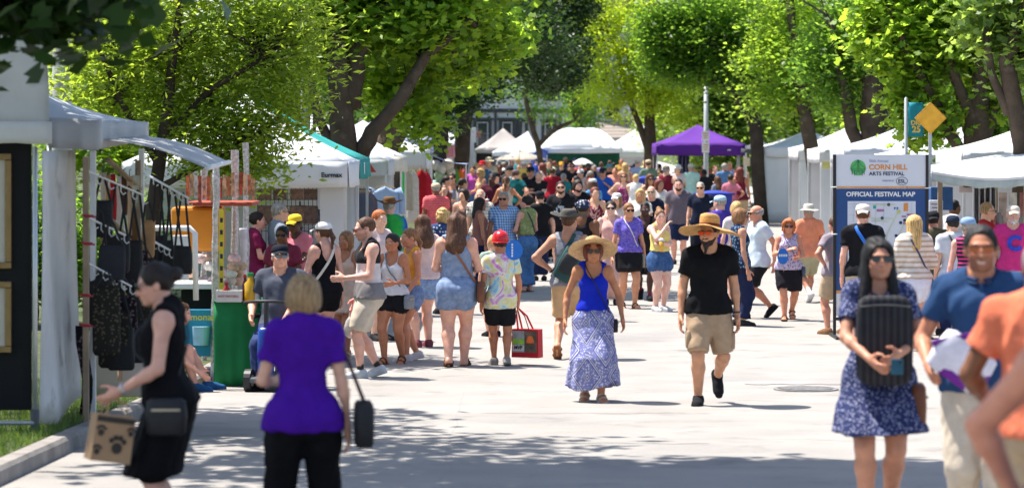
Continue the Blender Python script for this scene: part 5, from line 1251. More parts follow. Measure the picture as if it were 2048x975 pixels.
for x, ss in ((70, 250.), (98, 224.)):
    p = at(x, 0, ss); m = MB(); m.tube([(p.x, p.y, A.location.z), (p.x, p.y, 2.58)], .021, 12); wb(m, 'post', alu, A, True)
    m = MB(); m.lathe([(.036, 0), (.036, .16), (.026, .17)], 12, (p.x, p.y, A.location.z)); wb(m, 'post_foot', plain('post_grey', (.12, .12, .13), .6), A)
m = MB(); m.box((b.x-1.35, b.y+.08, A.location.z+1.28), (2.62, .04, 2.25)); wb(m, 'panel', blackc, A)
m = MB(); m.tube([(b.x-2.6, b.y-.02, A.location.z+.06), (b.x, b.y-.02, A.location.z+.06)], .018, 8); wb(m, 'rail', alu, A)
m = MB()
def swall(u, v):
    x = 78+80*u; q = at(x, 0, 249-22*u); z = A.location.z+.05+2.18*v; return (q.x+.03*math.sin(u*9+v*2)+.10*math.sin(u*3.1)*(1-v)**2, q.y-.12*math.sin(u*3.14)*(1-v)**2, z-(.05*math.sin(u*6)*(1-v)))
m.sheet(swall, 18, 12, .003); wb(m, 'side_curtain', old, A, True)
gold = plain('gilt_frame', (.30, .19, .08), .4, .15, 10, metal=.4); mount = plain('picture_mount', (.62, .56, .48), .8, .05)
for k, (y0, y1, lab) in enumerate(((307, 537, 'upper gilt framed picture on the black booth panel'), (563, 705, 'lower gilt framed picture on the black booth panel'))):
    z1, z0 = at(0, y0, s).z, at(0, y1, s).z; x1 = at(21, 0, s).x; x0 = x1-.75; F = empty('framed_picture', ((x0+x1)/2, b.y+.045, (z0+z1)/2), 0, lab, 'picture', 'pictures in the left booth')
    m = MB(); wf = .05
    for c, d in (((0, 0, (z1-z0)/2-wf/2), (x1-x0, .04, wf)), ((0, 0, -(z1-z0)/2+wf/2), (x1-x0, .04, wf)), (((x1-x0)/2-wf/2, 0, 0), (wf, .04, z1-z0-2*wf-.004)), ((-(x1-x0)/2+wf/2, 0, 0), (wf, .04, z1-z0-2*wf-.004))): m.box(c, d)
    m.build('frame', gold, F, bevel=.006); m = MB(); m.box((0, .01, 0), (x1-x0-.09, .012, z1-z0-.09)); m.build('mount', mount, F)
    m = MB(); m.box((-.02, 0, 0), (.42, .01, (z1-z0)*.6)); m.build('image', cloth(S(70, 80, 70), 'rainbow', None), F)
def garment_(label, x, y0, y1, s, w, mat):
    a, e = at(x, y0, s), at(x, y1, s); h = a.z-e.z; root = empty('hanging_scarf', (a.x, a.y, e.z), 0, label, 'scarf', 'cloth strips at the bag stall'); m = MB(); ph = rnd.uniform(0, 6)
    m.sheet(lambda u, v: ((u-.5)*w*(1+.25*math.sin(v*4+ph)), .01*math.sin(u*8+ph)*v, h*(1-v)), 5, 6, .012); m.build('cloth', mat, root, True)
    m = MB(); m.tube([(0, 0, h), (0, 0, h+.05), (.015, 0, h+.065)], .004, 5); m.build('loop', blackm, root)
# ---------------------------------------------------------------- near left: bag stall
s = 238.; c = at(194, 0, s)
B_ = empty('bag_stall', (c.x-1.0, c.y+1.5, ground(c.y)+.12), 0, 'grey canopied stall hung with black bags, front left', 'stall')
tg = plain('canopy_grey', (.52, .52, .53), .8, .08, 2, .2, 5, trans=.18)
ap = at(40, 165, 226.)
for P0, P1 in ((at(100, 238, s), at(196, 243, s)), (at(196, 243, s), at(292, 246, 211.))):
    m = MB(); m.sheet(lambda u, v: (lambda e: e.lerp(ap, v)-Vector((0, 0, .05*math.sin(math.pi*v))))(P0.lerp(P1, u)), 10, 6, .004); wb(m, 'roof_panel', canvas_g, B_, True)
for P0, P1, h0, h1 in ((at(96, 238, s+1), at(194, 243, s+1), .25, .25), (at(196, 241, s), at(294, 246, 211.), .25, .17)):
    m = MB(); m.sheet(lambda u, v: (lambda e: (e.x+.012*math.sin(u*14), e.y-.02*math.sin(u*11)*v, e.z+.01-v*(h0+(h1-h0)*u)))(P0.lerp(P1, u)), 18, 3, .004); wb(m, 'valance', tg, B_, True)
m = MB()
def awn(u, v):
    a = at(208, 278, s-2).lerp(at(292, 272, 212.), v); e = at(414, 336, 238.).lerp(at(458, 324, 214.), v); r = a.lerp(e, u); r.z += .045*math.sin(math.pi*u); return r
m.sheet(awn, 12, 8, .006); wb(m, 'awning', tg, B_, True)
m = MB(); m.tube([tuple(awn(1, k/6)) for k in range(7)], .022, 8); wb(m, 'awning_bar', whitem, B_, True)
for x, ss, zt in ((172, 240., 2.45), (186, 236., 2.5), (283, 212., 2.5), (276, 216., 2.4)):
    p = at(x, 0, ss); m = MB(); m.box((p.x, p.y, B_.location.z+zt/2-.12), (.05, .05, zt-.24)); wb(m, 'post', whitem if x in (186, 283) else wood2, B_, bevel=.006)
for (x0, y0, x1, y1) in ((215, 318, 280, 378), (200, 415, 276, 500), (195, 540, 280, 610)):
    m = MB(); m.bar(at(x0, y0, 232.), at(x1, y1, 214.), .045, .02); wb(m, 'brace', wood2, B_)
arms = [(170, 340, 288, 391, 238., 232.), (290, 347, 377, 396, 212., 220.), (168, 522, 262, 572, 239., 234.), (170, 432, 250, 470, 238., 233.), (285, 470, 340, 500, 212., 218.)]
for k, (x0, y0, x1, y1, s0, s1) in enumerate(arms):
    a, e = at(x0, y0, s0), at(x1, y1, s1); m = MB(); m.bar(a, e, .022, .012); ar = wb(m, 'display_arm', whitem, B_); 
    for t in (.2, .4, .6, .8, .98):
        m = MB(); p = a.lerp(e, t); m.tube([p, p-Vector((0, 0, .05)), p+Vector((.02, 0, -.075)), p+Vector((.045, 0, -.06))], .006, 6); wb(m, 'hook', whitem, B_)
for k, (y, x) in enumerate(((432, 178), (487, 176), (590, 172), (650, 172))):
    m = MB(); m.lathe([(.035, -.012), (.045, 0), (.035, .012)], 10, tuple(at(x, y, 242.))); m.bar(at(x-14, y-3, 242.), at(x+14, y+2, 242.), .014); wb(m, 'clamp', plain('clamp_red', (.35, .02, .03), .5), B_)
bagmats = [plain('bag_black', (.016, .016, .018), .7, .2, 8, .3, 40), cloth(S(46, 44, 40), 'floral', S(96, 86, 70), 1.2), cloth(S(60, 60, 66)), cloth(S(30, 26, 28), 'floral', S(110, 90, 96), 1.0), plain('bag_tan', S(170, 130, 90), .7, .2, 8, .2, 40)]
def hang_bag(x, y0, y1, s, w, mat, label, strap_y, name='hanging_bag', group='bags hung on the bag stall'):
    a, e = at(x, y0, s), at(x, y1, s); hgt = a.z-e.z; root = empty(name, (a.x, a.y, e.z), 0, label, 'bag', group); tl = rnd.uniform(-.05, .05); t = rnd.uniform(.05, .08)
    m = MB(); n = 6; ring = []
    prof = [(0, .80, .7), (.06, .97, 1), (.5, 1.0, 1.1), (.9, .93, .8), (1, .90, .45)]; v = []; f = []
    for z, kx_, ky_ in prof: 
        for q in range(12):
            th = 2*math.pi*q/12; cx, sy = math.cos(th), math.sin(th); v.append((w/2*kx_*math.copysign(abs(cx)**.35, cx)+tl*z*hgt, t/2*ky_*math.copysign(abs(sy)**.5, sy), z*hgt))
    for i in range(4): f += [(i*12+q, i*12+(q+1) % 12, (i+1)*12+(q+1) % 12, (i+1)*12+q) for q in range(12)]
    f += [tuple(range(12))[::-1], tuple(48+q for q in range(12))]; m.add(v, f); m.build('pouch', mat, root, True)
    H_ = (a.z-at(0, strap_y, s).z)*-1+hgt
    for yy in (-.015, .015):
        m = MB(); m.tube([(-w*.38+tl*hgt, yy, hgt*.96), (-.02, yy, H_-.03), (0, yy, H_), (.02, yy, H_-.03), (w*.38+tl*hgt, yy, hgt*.96)], .009, 6, flat=.5); m.build('strap', bagmats[0], root)
    return root
LB = {0: 'plain black bag hanging among others on the bag stall', 1: 'dark camouflage patterned bag hanging on the bag stall', 2: 'charcoal grey bag hanging on the bag stall', 3: 'dark flowered bag hanging on the bag stall'}
BL = iter(['black bag low beside the red clamped post', 'camouflage bag lowest in the front row of the bag stall', 'long camouflage bag next to the front post of the bag stall', 'black bag in the second row behind the front post', 'wide black bag in the middle row of the bag stall', 'dark flowered bag behind the wide black bag', 'small black bag highest beside the front post', 'dark flowered bag in the low row of the bag stall', 'charcoal bag in the second row beside the front post', 'black bag beside the head of the woman in black', 'small black bag on the far slanted arm, nearest the post', 'black bag on the outer end of the far slanted arm', 'small black bag at the very tip of the far arm', 'slim charcoal bag in the middle of the far arm', 'black bag low in the front row behind the camouflage bag', 'camouflage bag above the shoulder of the woman in black', 'black bag low behind the arm of the woman in black'])
for x, y0, y1, ss, w, mi, sy in ((200, 545, 655, 236, .26, 0, 420), (228, 620, 735, 234, .28, 1, 545), (213, 570, 710, 238, .24, 1, 540), (235, 470, 545, 228, .22, 0, 365), (258, 480, 570, 226, .25, 0, 372), (275, 500, 590, 222, .22, 3, 380), (205, 400, 475, 234, .18, 0, 352), (250, 590, 690, 231, .22, 3, 556), (222, 490, 560, 236, .24, 2, 440), (298, 600, 690, 216, .24, 0, 500), (315, 470, 520, 214, .16, 0, 362), (345, 490, 545, 216, .20, 0, 378), (366, 492, 548, 218, .18, 0, 386), (330, 480, 540, 215, .16, 2, 370), (242, 655, 740, 234, .24, 0, 575), (290, 555, 640, 217, .20, 1, 480), (265, 640, 725, 228, .22, 0, 560)):
    hang_bag(x, y0, y1, float(ss), w, bagmats[mi], next(BL), sy)
hang_bag(283, 515, 580, 221., .28, bagmats[2], 'large square charcoal bag in the middle of the bag stall', 480)
hang_bag(295, 440, 515, 219., .13, bagmats[4], 'narrow tan bag hanging on the bag stall', 400)
m = MB(); p = at(262, 790, 226.)
m.sheet(lambda u, v: (p.x-.45+.75*u, p.y+.35+.02*math.sin(u*9), B_.location.z+.05+.55*v), 12, 4, .004); wb(m, 'skirting', plain('skirt_cloth', (.55, .50, .44), .85, .1, 3, .2, 5, trans=.2), B_, True)
m = MB(); m.sheet(lambda u, v: (at(150+22*u, 0, 240.).x+.03*math.sin(v*5), at(0, 0, 238.).y, B_.location.z+.04+.75*v), 6, 5, .004); wb(m, 'side_cloth', bagmats[3], B_, True)
p = at(258, 838, 234.); m = MB()
for k, (x, y0, y1, ss, c_, lab) in enumerate(((206, 345, 430, 226, S(226, 214, 200), 'pale cloth strip'), (216, 350, 470, 224, S(200, 160, 120), 'tan cloth strip'), (226, 348, 440, 222, S(190, 50, 56), 'red cloth strip'), (238, 352, 480, 221, S(232, 226, 216), 'white cloth strip'), (248, 350, 430, 220, S(90, 64, 50), 'brown cloth strip'), (259, 352, 470, 219, S(222, 190, 160), 'peach cloth strip'), (208, 470, 540, 227, S(214, 170, 130), 'short tan strip'), (226, 560, 620, 225, S(230, 220, 205), 'short pale strip'), (246, 485, 560, 222, S(196, 60, 60), 'short red strip'), (268, 420, 520, 218, S(120, 90, 60), 'umber cloth strip'), (200, 610, 680, 229, S(226, 200, 180), 'low blush strip'), (262, 600, 700, 221, S(206, 196, 190), 'low grey strip'), (240, 690, 760, 224, S(216, 180, 150), 'lowest sand strip'), (272, 350, 410, 217, S(200, 205, 190), 'short sage strip'))):
    garment_(lab+' hanging at the back of the bag stall', x, y0, y1, float(ss), .055, cloth(c_))
# ---------------------------------------------------------------- lemonade cart
s = 185.; p = at(430, 0, s); gz = ground(p.y)+.02
L_ = empty('food_cart', (p.x-.2, p.y+.5, gz), 0, 'orange roofed food cart with foil wrapped posts, left of the man on the scooter', 'stall')
orange = plain('cart_orange', (.62, .22, .015), .5, .1, 4); redp = plain('cart_red', (.34, .06, .03), .6, .25, 9); foil = plain('foil', (.55, .50, .48), .28, .35, 30, .9, 60, metal=.75)
def wbox(x0, x1, y0, y1, s, d, name, mat, par, bevel=.01, dy=0):
    a, e = at(x0, y1, s), at(x1, y0, s); m = MB(); m.box(((a.x+e.x)/2, a.y+d/2+dy, (a.z+e.z)/2), (e.x-a.x, d, e.z-a.z)); return wb(m, name, mat, par, bevel=bevel)
wbox(335, 437, 415, 505, 183, .5, 'drink_tank', orange, L_, .04, .3); wbox(372, 505, 404, 412, 184, .9, 'canopy_edge', redp, L_)
for k in range(17):
    x = 372+k*8.2; c_ = ((.60, .20, .10), (.55, .32, .20), (.66, .60, .56), (.50, .10, .07), (.62, .44, .30))[k % 5]; wbox(x, x+6.6, 352+rnd.uniform(-8, 6), 398+rnd.uniform(-8, 8), 183.5+.25*(k % 4), .012, 'hanging_pack', plain('pack%d' % (k % 5), c_, .3, .5, 20, .3, 20, trans=.3), L_, 0)
wbox(300, 432, 566, 578, 186, .75, 'counter', whitem, L_, .01); wbox(362, 424, 579, 640, 185, .6, 'cupboard', blackc, L_); wbox(366, 424, 618, 712, 187, .03, 'menu_board', plain('sign_cyan', (.02, .25, .42), .6, .1), L_)
text('lettering', 'Lemonade', .10, at(402, 634, 187.5)-L_.location+Vector((0, -.01, 0)), plain('ink_yellow', (.75, .6, .05), .6), L_, bold=.002)
m = MB(); q = at(400, 672, 187.6); m.lathe([(.085, -.10), (.10, .10)], 16, (q.x, q.y+.11, q.z)); wb(m, 'cup_picture', plain('cup_print', (.35, .6, .75), .6), L_)
for x, y0, y1, ss in ((433, 330, 790, 187.), (470, 300, 770, 178.), (492, 285, 770, 172.), (408, 340, 720, 176.)):
    a, e = at(x, y0, ss), at(x-6 if x == 433 else x, y1, ss); pts = []; rr = []
    for k in range(15):
        t = k/14; pts.append(a.lerp(e, t)+Vector((rnd.uniform(-.008, .008), rnd.uniform(-.008, .008), 0))); rr.append(.035+rnd.uniform(-.008, .012))
    m = MB(); m.tube(pts, rr, 9); wb(m, 'foil_post', foil, L_)
wbox(438, 447, 418, 580, 188, .01, 'price_strip', plain('strip_yellow', (.72, .56, .03), .6), L_, 0)
m = MB()
for k in range(6): q = at(443, 440+k*24, 188.4); m.box((q.x, q.y-.01, q.z), (.03, .006, .05))
wb(m, 'strip_print', ink, L_)
m = MB(); q = at(487, 548, 176.); m.lathe([(.035, 0), (.045, .50), (.05, .52), (.0, .52)], 14, (q.x, q.y, q.z)); wb(m, 'cup_stack', cloth(S(220, 218, 228), 'stripe', S(170, 170, 190), .25), L_, True)
for k in range(22):
    q = at(400+rnd.uniform(-30, 84), 562-(k % 4)*15, 184.-rnd.uniform(0, 5)); m = MB(); m.lathe([(.0, -.05), (.05, -.04), (.07, 0), (.05, .045), (.0, .055)], 10, tuple(q), 1.1, .9)
    o = wb(m, 'bread_bag', plain('pretzel_bag%d' % (k % 3), ((.50, .30, .20), (.62, .42, .38), (.60, .54, .50))[k % 3], .35, .35, 18, .4, 30), L_, True)
# steel ladder frame with perforated panel
m = MB(); q = [at(292, 600, 190), at(292, 462, 190), at(300, 456, 190), at(380, 456, 190), at(390, 466, 190), at(392, 600, 190)]; m.tube(q, .03, 8)
lad = empty('hand_truck', (at(340, 0, 190).x, FPX/190, gz), 0, 'white tubular frame standing between bag stall and cart', 'frame'); wb(m, 'frame', whitem, lad, True); wbox(345, 378, 470, 560, 191, .02, 'plate', whitem, lad, .01)
# green covered table with a crate and bottles
s = 189.; T = empty('green_table', (at(468, 0, s).x, FPX/s+.35, ground(FPX/s)), 0, 'table under a bright green cloth beside the mobility scooter', 'table')
x0, x1 = at(428, 0, s).x, at(520, 0, s).x; zt = at(0, 603, s).z; gc = plain('cloth_green', (.01, .22, .07), .8, .12, 3, .2, 12, trans=.1)
m = MB()
for P0, P1 in (((x0, FPX/s), (x1, FPX/s)), ((x1, FPX/s), (x1, FPX/s+.75)), ((x0, FPX/s+.75), (x0, FPX/s))):
    m.sheet(lambda u, v: (P0[0]+(P1[0]-P0[0])*u, P0[1]+(P1[1]-P0[1])*u-.012*math.sin(u*22)*v, zt-(zt-.03)*v), 20, 4, .003)
m.box(((x0+x1)/2, FPX/s+.375, zt+.006), (x1-x0+.01, .77, .012)); wb(m, 'cloth', gc, T, True)
for sx in (.06, .94):
    m = MB(); m.box((x0+(x1-x0)*sx, FPX/s+.37, zt/2-.02), (.03, .6, zt-.04)); wb(m, 'leg', alu, T)
K = empty('crate', (at(456, 0, 191).x, FPX/191+.14, zt+.012), 0, 'small white crate with red print on the green table', 'crate')
for dx, dy, w, d in ((0, -.09, .27, .012), (0, .09, .27, .012), (-.13, 0, .012, .165), (.13, 0, .012, .165)): m = MB(); m.box((dx, dy, .06), (w, d, .12)); m.build('side', plain('crate_white', (.62, .58, .54), .6, .08), K, bevel=.003)
text('print', 'HOT PRETZELS', .032, (0, -.099, .06), ink_r, K)
def bottle(x, y, h, r, mat, cap, label):
    q = at(x, y, 190.); root = empty('bottle', (q.x, q.y+.05, zt+.013), 0, label, 'bottle'); m = MB(); m.lathe([(r, 0), (r*1.02, h*.1), (r, h*.6), (r*.45, h*.78), (r*.4, h*.9)], 16); m.build('body', mat, root, True)
    m = MB(); m.lathe([(r*.5, h*.88), (r*.5, h), (0, h)], 12); m.build('cap', cap, root)
bottle(500, 600, .30, .07, plain('juice_yellow', (.62, .36, .02), .25, .1), plain('cap_green', (.02, .25, .08), .4), 'yellow juice jug with green cap on the green table'); bottle(489, 602, .28, .035, plain('brown_bottle', (.06, .015, .012), .2), plain('cap_red', (.3, .02, .02), .4), 'tall dark bottle on the green table'); bottle(452, 590, .2, .04, plain('ketchup', (.35, .02, .015), .3), plain('cap_red', (.3, .02, .02), .4), 'small red sauce bottle standing behind the white crate'); bottle(512, 600, .26, .05, plain('water_clear', (.6, .62, .64), .15), plain('cap_white', (.7, .7, .7), .4), 'clear bottle on the right of the green table')
# ---------------------------------------------------------------- inside the white canopy: picture grid, sheet, umbrella
s = 148.; G_ = empty('wire_grid_wall', (at(570, 0, s).x, FPX/s, 0), 0, 'black wire grid wall hung with small brown pictures under the white canopy', 'display grid')
a, e = at(515, 462, s), at(634, 374, s); m = MB()
for k in range(15): x = a.x+(e.x-a.x)*k/14; m.bar((x, a.y, a.z-1.0), (x, a.y, e.z), .008)
for k in range(8): z = a.z+(e.z-a.z)*k/7; m.bar((a.x, a.y, z), (e.x, a.y, z), .008)
wb(m, 'wires', blackm, G_)
artm = [plain('art_brown', (.20, .12, .09), .7, .5, 16), plain('art_umber', (.14, .09, .075), .7, .5, 16)]
k = 0
for y in (388, 430):
    for x in (530, 560, 594, 622):
        if y == 388: hh_, ww = .14, .18
        else: hh_, ww = .24, .19
        q = at(x, y, s); m = MB(); m.box((0, 0, 0), (ww, .02, hh_)); o = m.build('small_picture', artm[k % 2], None, bevel=.004); o.location = (q.x, q.y-.02, q.z); k += 1
        tag(o, '%s small brown picture in the %s row of the wire grid wall' % ({530: 'leftmost', 560: 'second', 594: 'third', 622: 'rightmost'}[x], 'upper' if y == 388 else 'lower'), 'picture', 'pictures on the wire grid')
wbox(505, 690, 452, 560, 147, .02, 'front_sheet', canvas_l if False else canvas_g, tC, 0); wbox(640, 692, 375, 560, 148.5, .02, 'front_drape', canvas, tC, 0)
u_ = empty('umbrella', (at(600, 0, 143).x, FPX/143, 0), 0, 'small grey and black umbrella in front of the white canopy', 'umbrella')
for k in range(8):
    m = MB(); r = .55; z0, z1 = at(0, 443, 143).z, at(0, 410, 143).z; cx, cy = u_.location.x, u_.location.y
    def fu(u, v): t = 2*math.pi*(k+u)/8; return (cx+r*v*math.cos(t), cy+r*v*math.sin(t), z1-(z1-z0)*v**1.7+.03*v*math.sin(math.pi*u))
    m.sheet(fu, 4, 5, .003); wb(m, 'panel', canvas_k if k in (0, 1, 7, 6) else plain('umbrella_beige', (.5, .48, .44), .8), u_, True)
m = MB(); m.tube([(cx, cy, 0.3), (cx, cy, z1+.05)], .012, 8); wb(m, 'shaft', blackm, u_)
# sweatshirt on a hanger and rails of clothes by the red triangle stall
def garment(label, x, y0, y1, s, w, mat, name='hanging_shirt', cat='clothing', group='clothes hung at the stalls', arms=True, dy=0, print_=None):
    a, e = at(x, y0, s), at(x, y1, s); h = a.z-e.z; root = empty(name, (a.x, a.y+dy, e.z), 0, label, cat, group); m = MB(); ph = rnd.uniform(0, 6)
    def fn(u, v):
        ww = w*(.9+.1*v) if v > .12 else w*(.45+.5*v/.12); x_ = (u-.5)*ww; return (x_, -.03-.02*math.sin(u*9+ph)*v-.03*math.sin(math.pi*u), h*(1-v)-.10*abs(u-.5)*(1 if v < .2 else .2))
    m.sheet(fn, 12, 8, .05); m.build('cloth', mat, root, True)
    if arms:
        for sg in (-1, 1): m = MB(); m.tube([(sg*w*.42, 0, h*.94), (sg*w*.56, 0, h*.72), (sg*w*.60, 0, h*.30)], [.07, .065, .05], 8, flat=.6); m.build('sleeve', mat, root, True)
    m = MB(); m.tube([(-w*.35, 0, h*.95), (0, 0, h*1.02), (w*.35, 0, h*.95)], .008, 6); m.tube([(0, 0, h*1.02), (0, 0, h*1.08), (.02, 0, h*1.1)], .005, 6); m.build('hanger', wood, root)
    if print_: text('print', print_, .10, (0, -.095, h*.62), ink_r, root, bold=.003)
    return root
garment('pale blue sweatshirt with red lettering hung beside the red triangle canopy', 770, 372, 452, 112., .52, cloth(S(170, 190, 225)), print_='BUFFALO')
for k, (x, c_, lab) in enumerate(((806, S(70, 200, 90), 'bright green scarf hanging in the left row'), (815, S(205, 190, 170), 'cream dress hanging in front of the rounded white canopy'), (826, S(215, 205, 195), 'off white dress next to the cream dress'), (842, S(170, 30, 40), 'long red dress hanging nearest in the left row'), (853, S(190, 40, 60), 'crimson dress behind the long red one'), (834, S(200, 170, 150), 'beige printed dress hanging beside the red dresses'))):
    garment(lab, x, 338+rnd.randint(0, 5), 445 if k > 1 else 420, 92.-k, .28 if k else .12, cloth(c_), 'hanging_dress', arms=False)
rk = empty('clothes_rail', (at(735, 0, 120).x, FPX/120, 0), 0, 'dark metal clothes rail under the teal canopy', 'rack')
m = MB(); q = at(700, 378, 120); r = at(742, 378, 116); m.tube([q, r], .014, 8); m.tube([q, Vector((q.x, q.y, 0))], .014, 8); m.tube([r, Vector((r.x, r.y, 0))], .014, 8); wb(m, 'rail', blackm, rk)
for k in range(7): garment('%s slate shirt on the dark rail under the teal canopy' % ('darkest leftmost', 'second', 'third', 'middle', 'fifth', 'sixth', 'palest rightmost')[k], 703+k*6, 382, 470, 119.5-k*.5, .30, cloth(S(70+8*k, 78+5*k, 92+4*k)), 'hanging_shirt', group='slate shirts on the dark rail', arms=False)
for k in range(5):
    q = at(738+rnd.uniform(-6, 8), 380+k*9, 108.); m = MB(); m.tube([q, q+Vector((.05, 0, -.03)), q+Vector((.11, 0, .0))], [.03, .045, .03], 8); o = wb(m, 'plush_toy', plain('plush_yellow', (.62, .38, .03), .9, .2), empty('yellow_bundle', (q.x, q.y, q.z), 0, 'yellow soft bundle hanging beside the sweatshirt', 'bundle', 'yellow bundles beside the sweatshirt'), True)
# blue awning with balloons
s = 78.; aw = empty('side_awning', (at(895, 0, s).x, FPX/s, 0), 0, 'blue grey side awning stretched over pale balloons in the left row', 'awning')
m = MB(); m.sheet(lambda u, v: at(862, 306+4*v, s-v*6).lerp(at(936, 328-2*v, s-v*6), u)-Vector((0, 0, .08*math.sin(math.pi*u))), 10, 5, .004); wb(m, 'sheet', plain('awning_blue', (.40, .47, .72), .7, .08, 2, trans=.25), aw, True)
for x, y, ss in ((862, 312, 78.), (932, 328, 76.)): q = at(x, y, ss); m = MB(); m.tube([(q.x, q.y, 0), (q.x, q.y, q.z)], .02, 8); wb(m, 'pole', whitem, aw)
BC = {'white': (.66, .64, .58), 'cream': (.60, .52, .40), 'sage': (.36, .48, .28), 'mint': (.28, .5, .45)}
for x, y, r, c_ in ((872, 330, 10, 'white'), (884, 337, 11, 'white'), (896, 330, 12, 'cream'), (878, 352, 10, 'sage'), (890, 358, 9, 'sage'), (902, 345, 9, 'cream'), (884, 366, 9, 'mint'), (897, 370, 8, 'mint'), (870, 368, 8, 'mint')):
    q = at(x, y, 76.); o = MB().lathe([(0, -.15), (.03, -.14), (.09, -.08), (.125, 0), (.12, .06), (.07, .115), (0, .13)], 14).build('balloon', plain('balloon_'+c_, BC[c_], .3, .04), None, True); o.location = q; o.scale = (r/9.5,)*3
    tag(o, '%s balloon in the cluster under the blue grey awning' % c_, 'balloon', 'balloons under the awning, '+c_)
    m = MB(); m.lathe([(.015, -.175), (.006, -.15)], 8); m.build('knot', plain('balloon_'+c_, BC[c_]), o)
pl = empty('banner_pillar', (at(941, 0, 58).x, FPX/58, 0), 0, 'tall white pillar with small signboard beyond the left stalls', 'pillar'); wbox(935, 948, 285, 420, 58, .22, 'shaft', canvas, pl); wbox(930, 952, 255, 285, 58, .25, 'capital', canvas, pl); wbox(944, 962, 263, 274, 57, .03, 'signboard', plain('sign_maroon', (.30, .14, .12), .6), pl)
# clothes on the far left stalls
for k, (x, c_, lab) in enumerate(((912, S(90, 150, 70), 'green hanging fabric at the far left stall'), (921, S(235, 120, 40), 'orange hanging fabric at the far left stall'), (928, S(200, 90, 110), 'pink hanging fabric at the far left stall'))): garment(lab, x, 338, 400, 66.-k, .22, cloth(c_), 'hanging_fabric', arms=False)
# far umbrella, blue tarp, wheel emblem
um = empty('parasol', (at(1040, 0, 47).x, FPX/47, 0), 0, 'beige parasol over the crowd in front of the far tents', 'parasol'); cx, cy = um.location.x, um.location.y
for k in range(8):
    m = MB()
    def fu(u, v): t = 2*math.pi*(k+u)/8; return (cx+1.15*v*math.cos(t), cy+1.15*v*math.sin(t), at(0, 302, 47).z-(.36)*v**1.3)
    m.sheet(fu, 4, 4, .004); wb(m, 'panel', plain('parasol_beige', (.38, .32, .27), .8, .1), um, True)
m = MB(); m.tube([(cx, cy, 0), (cx, cy, at(0, 298, 47).z)], .025, 8); wb(m, 'shaft', wood, um)
em = empty('round_emblem_board', (at(1005, 0, 44).x, FPX/44, 0), 0, 'dark board with pale wheel emblem under the far canopies', 'sign'); wbox(985, 1024, 312, 345, 44, .05, 'board', canvas_k, em); m = MB(); q = at(1006, 328, 44.3)
m.tube([(q.x+.28*math.cos(t*math.pi/12), q.y, q.z+.28*math.sin(t*math.pi/12)) for t in range(25)], .025, 6)
m.bar((q.x-.18, q.y, q.z-.18), (q.x+.18, q.y, q.z+.18), .04); m.bar((q.x-.18, q.y, q.z+.18), (q.x+.18, q.y, q.z-.18), .04); wb(m, 'emblem', inkw, em)
bt = empty('blue_tarp', (at(1078, 0, 46).x, FPX/46, 0), 0, 'bright blue tarp behind the beige parasol', 'tarp'); m = MB(); m.sheet(lambda u, v: at(1058+38*u, 305+22*v-8*u+4*math.sin(u*8), 46-v*1.5), 10, 4, .004); wb(m, 'sheet', canvas_b, bt, True)
for x in (1060, 1094): q = at(x, 310, 46); m = MB(); m.tube([(q.x, q.y, 0), (q.x, q.y, q.z)], .02, 6); wb(m, 'pole', alu, bt)
wu = empty('white_umbrella', (at(1165, 0, 53).x, FPX/53, 0), 0, 'small white sun umbrella carried in the far crowd', 'umbrella'); cx, cy = wu.location.x, wu.location.y
for k in range(8):
    m = MB()
    def fu(u, v): t = 2*math.pi*(k+u)/8; return (cx+.45*v*math.cos(t), cy+.45*v*math.sin(t), at(0, 316, 53).z-.24*v**1.6)
    m.sheet(fu, 4, 4, .004); wb(m, 'panel', canvas, wu, True)
m = MB(); m.tube([(cx, cy, 1.2), (cx, cy, at(0, 314, 53).z)], .01, 6); wb(m, 'shaft', blackm, wu)
# purple canopy's curtain, sign, bins
def bin_(label, x, y, s, w):
    q = at(x, y, s); root = empty('wheeled_bin', (q.x, q.y, 0), .15, label, 'bin', 'blue wheeled bins'); z = q.z; bl = plain('bin_blue', (.012, .03, .30), .45, .08)
    m = MB(); v = []
    for zz, k in ((.08, .8), (z-.06, 1.0)):
        for sx, sy in ((-1, -1), (1, -1), (1, 1), (-1, 1)): v.append((sx*w/2*k, sy*w/2*k*1.1, zz))
    m.add(v, [(0, 3, 2, 1), (4, 5, 6, 7), (0, 1, 5, 4), (1, 2, 6, 5), (2, 3, 7, 6), (3, 0, 4, 7)]); m.build('body', bl, root, bevel=.02)
    m = MB(); m.sheet(lambda u, v: ((u-.5)*w*1.12, (v-.5)*w*1.25, z-.05+.06*math.sin(math.pi*u)*math.sin(math.pi*v)), 6, 6, .04); m.build('lid', bl, root, True); m = MB(); m.tube([(-w*.4, -w*.66, z-.06), (w*.4, -w*.66, z-.06)], .018, 8); m.build('handle', bl, root)
    for sx in (-1, 1): m = MB(); m.tube([(sx*w*.42, w*.45, .1), (sx*w*.5, w*.45, .1)], .1, 14); m.build('wheel', blackm, root)
bin_('blue wheeled bin behind the man in purple tee', 1428, 381, 92., .66); bin_('blue wheeled bin half hidden by the patterned dress', 1292, 352, 74., .5)
cu = empty('curtain', (at(1367, 0, 58).x, FPX/58+.2, 0), 0, 'pale blue curtain hanging under the purple canopy', 'curtain'); m = MB(); m.sheet(lambda u, v: at(1355+24*u, 305+95*v, 57.8+.25*math.sin(u*20)), 18, 4, .004); wb(m, 'cloth', plain('curtain_blue', (.42, .46, .62), .85, .1, trans=.15), cu, True)
sg = empty('paper_sign', (at(1493, 0, 60).x, FPX/60, 0), 0, 'tan paper sign on a thin post beside the purple canopy', 'sign'); wbox(1487, 1500, 315, 332, 60, .02, 'sheet', plain('sign_tan', (.55, .45, .34), .8), sg); wbox(1492, 1494, 290, 425, 59.8, .03, 'post', alu, sg)
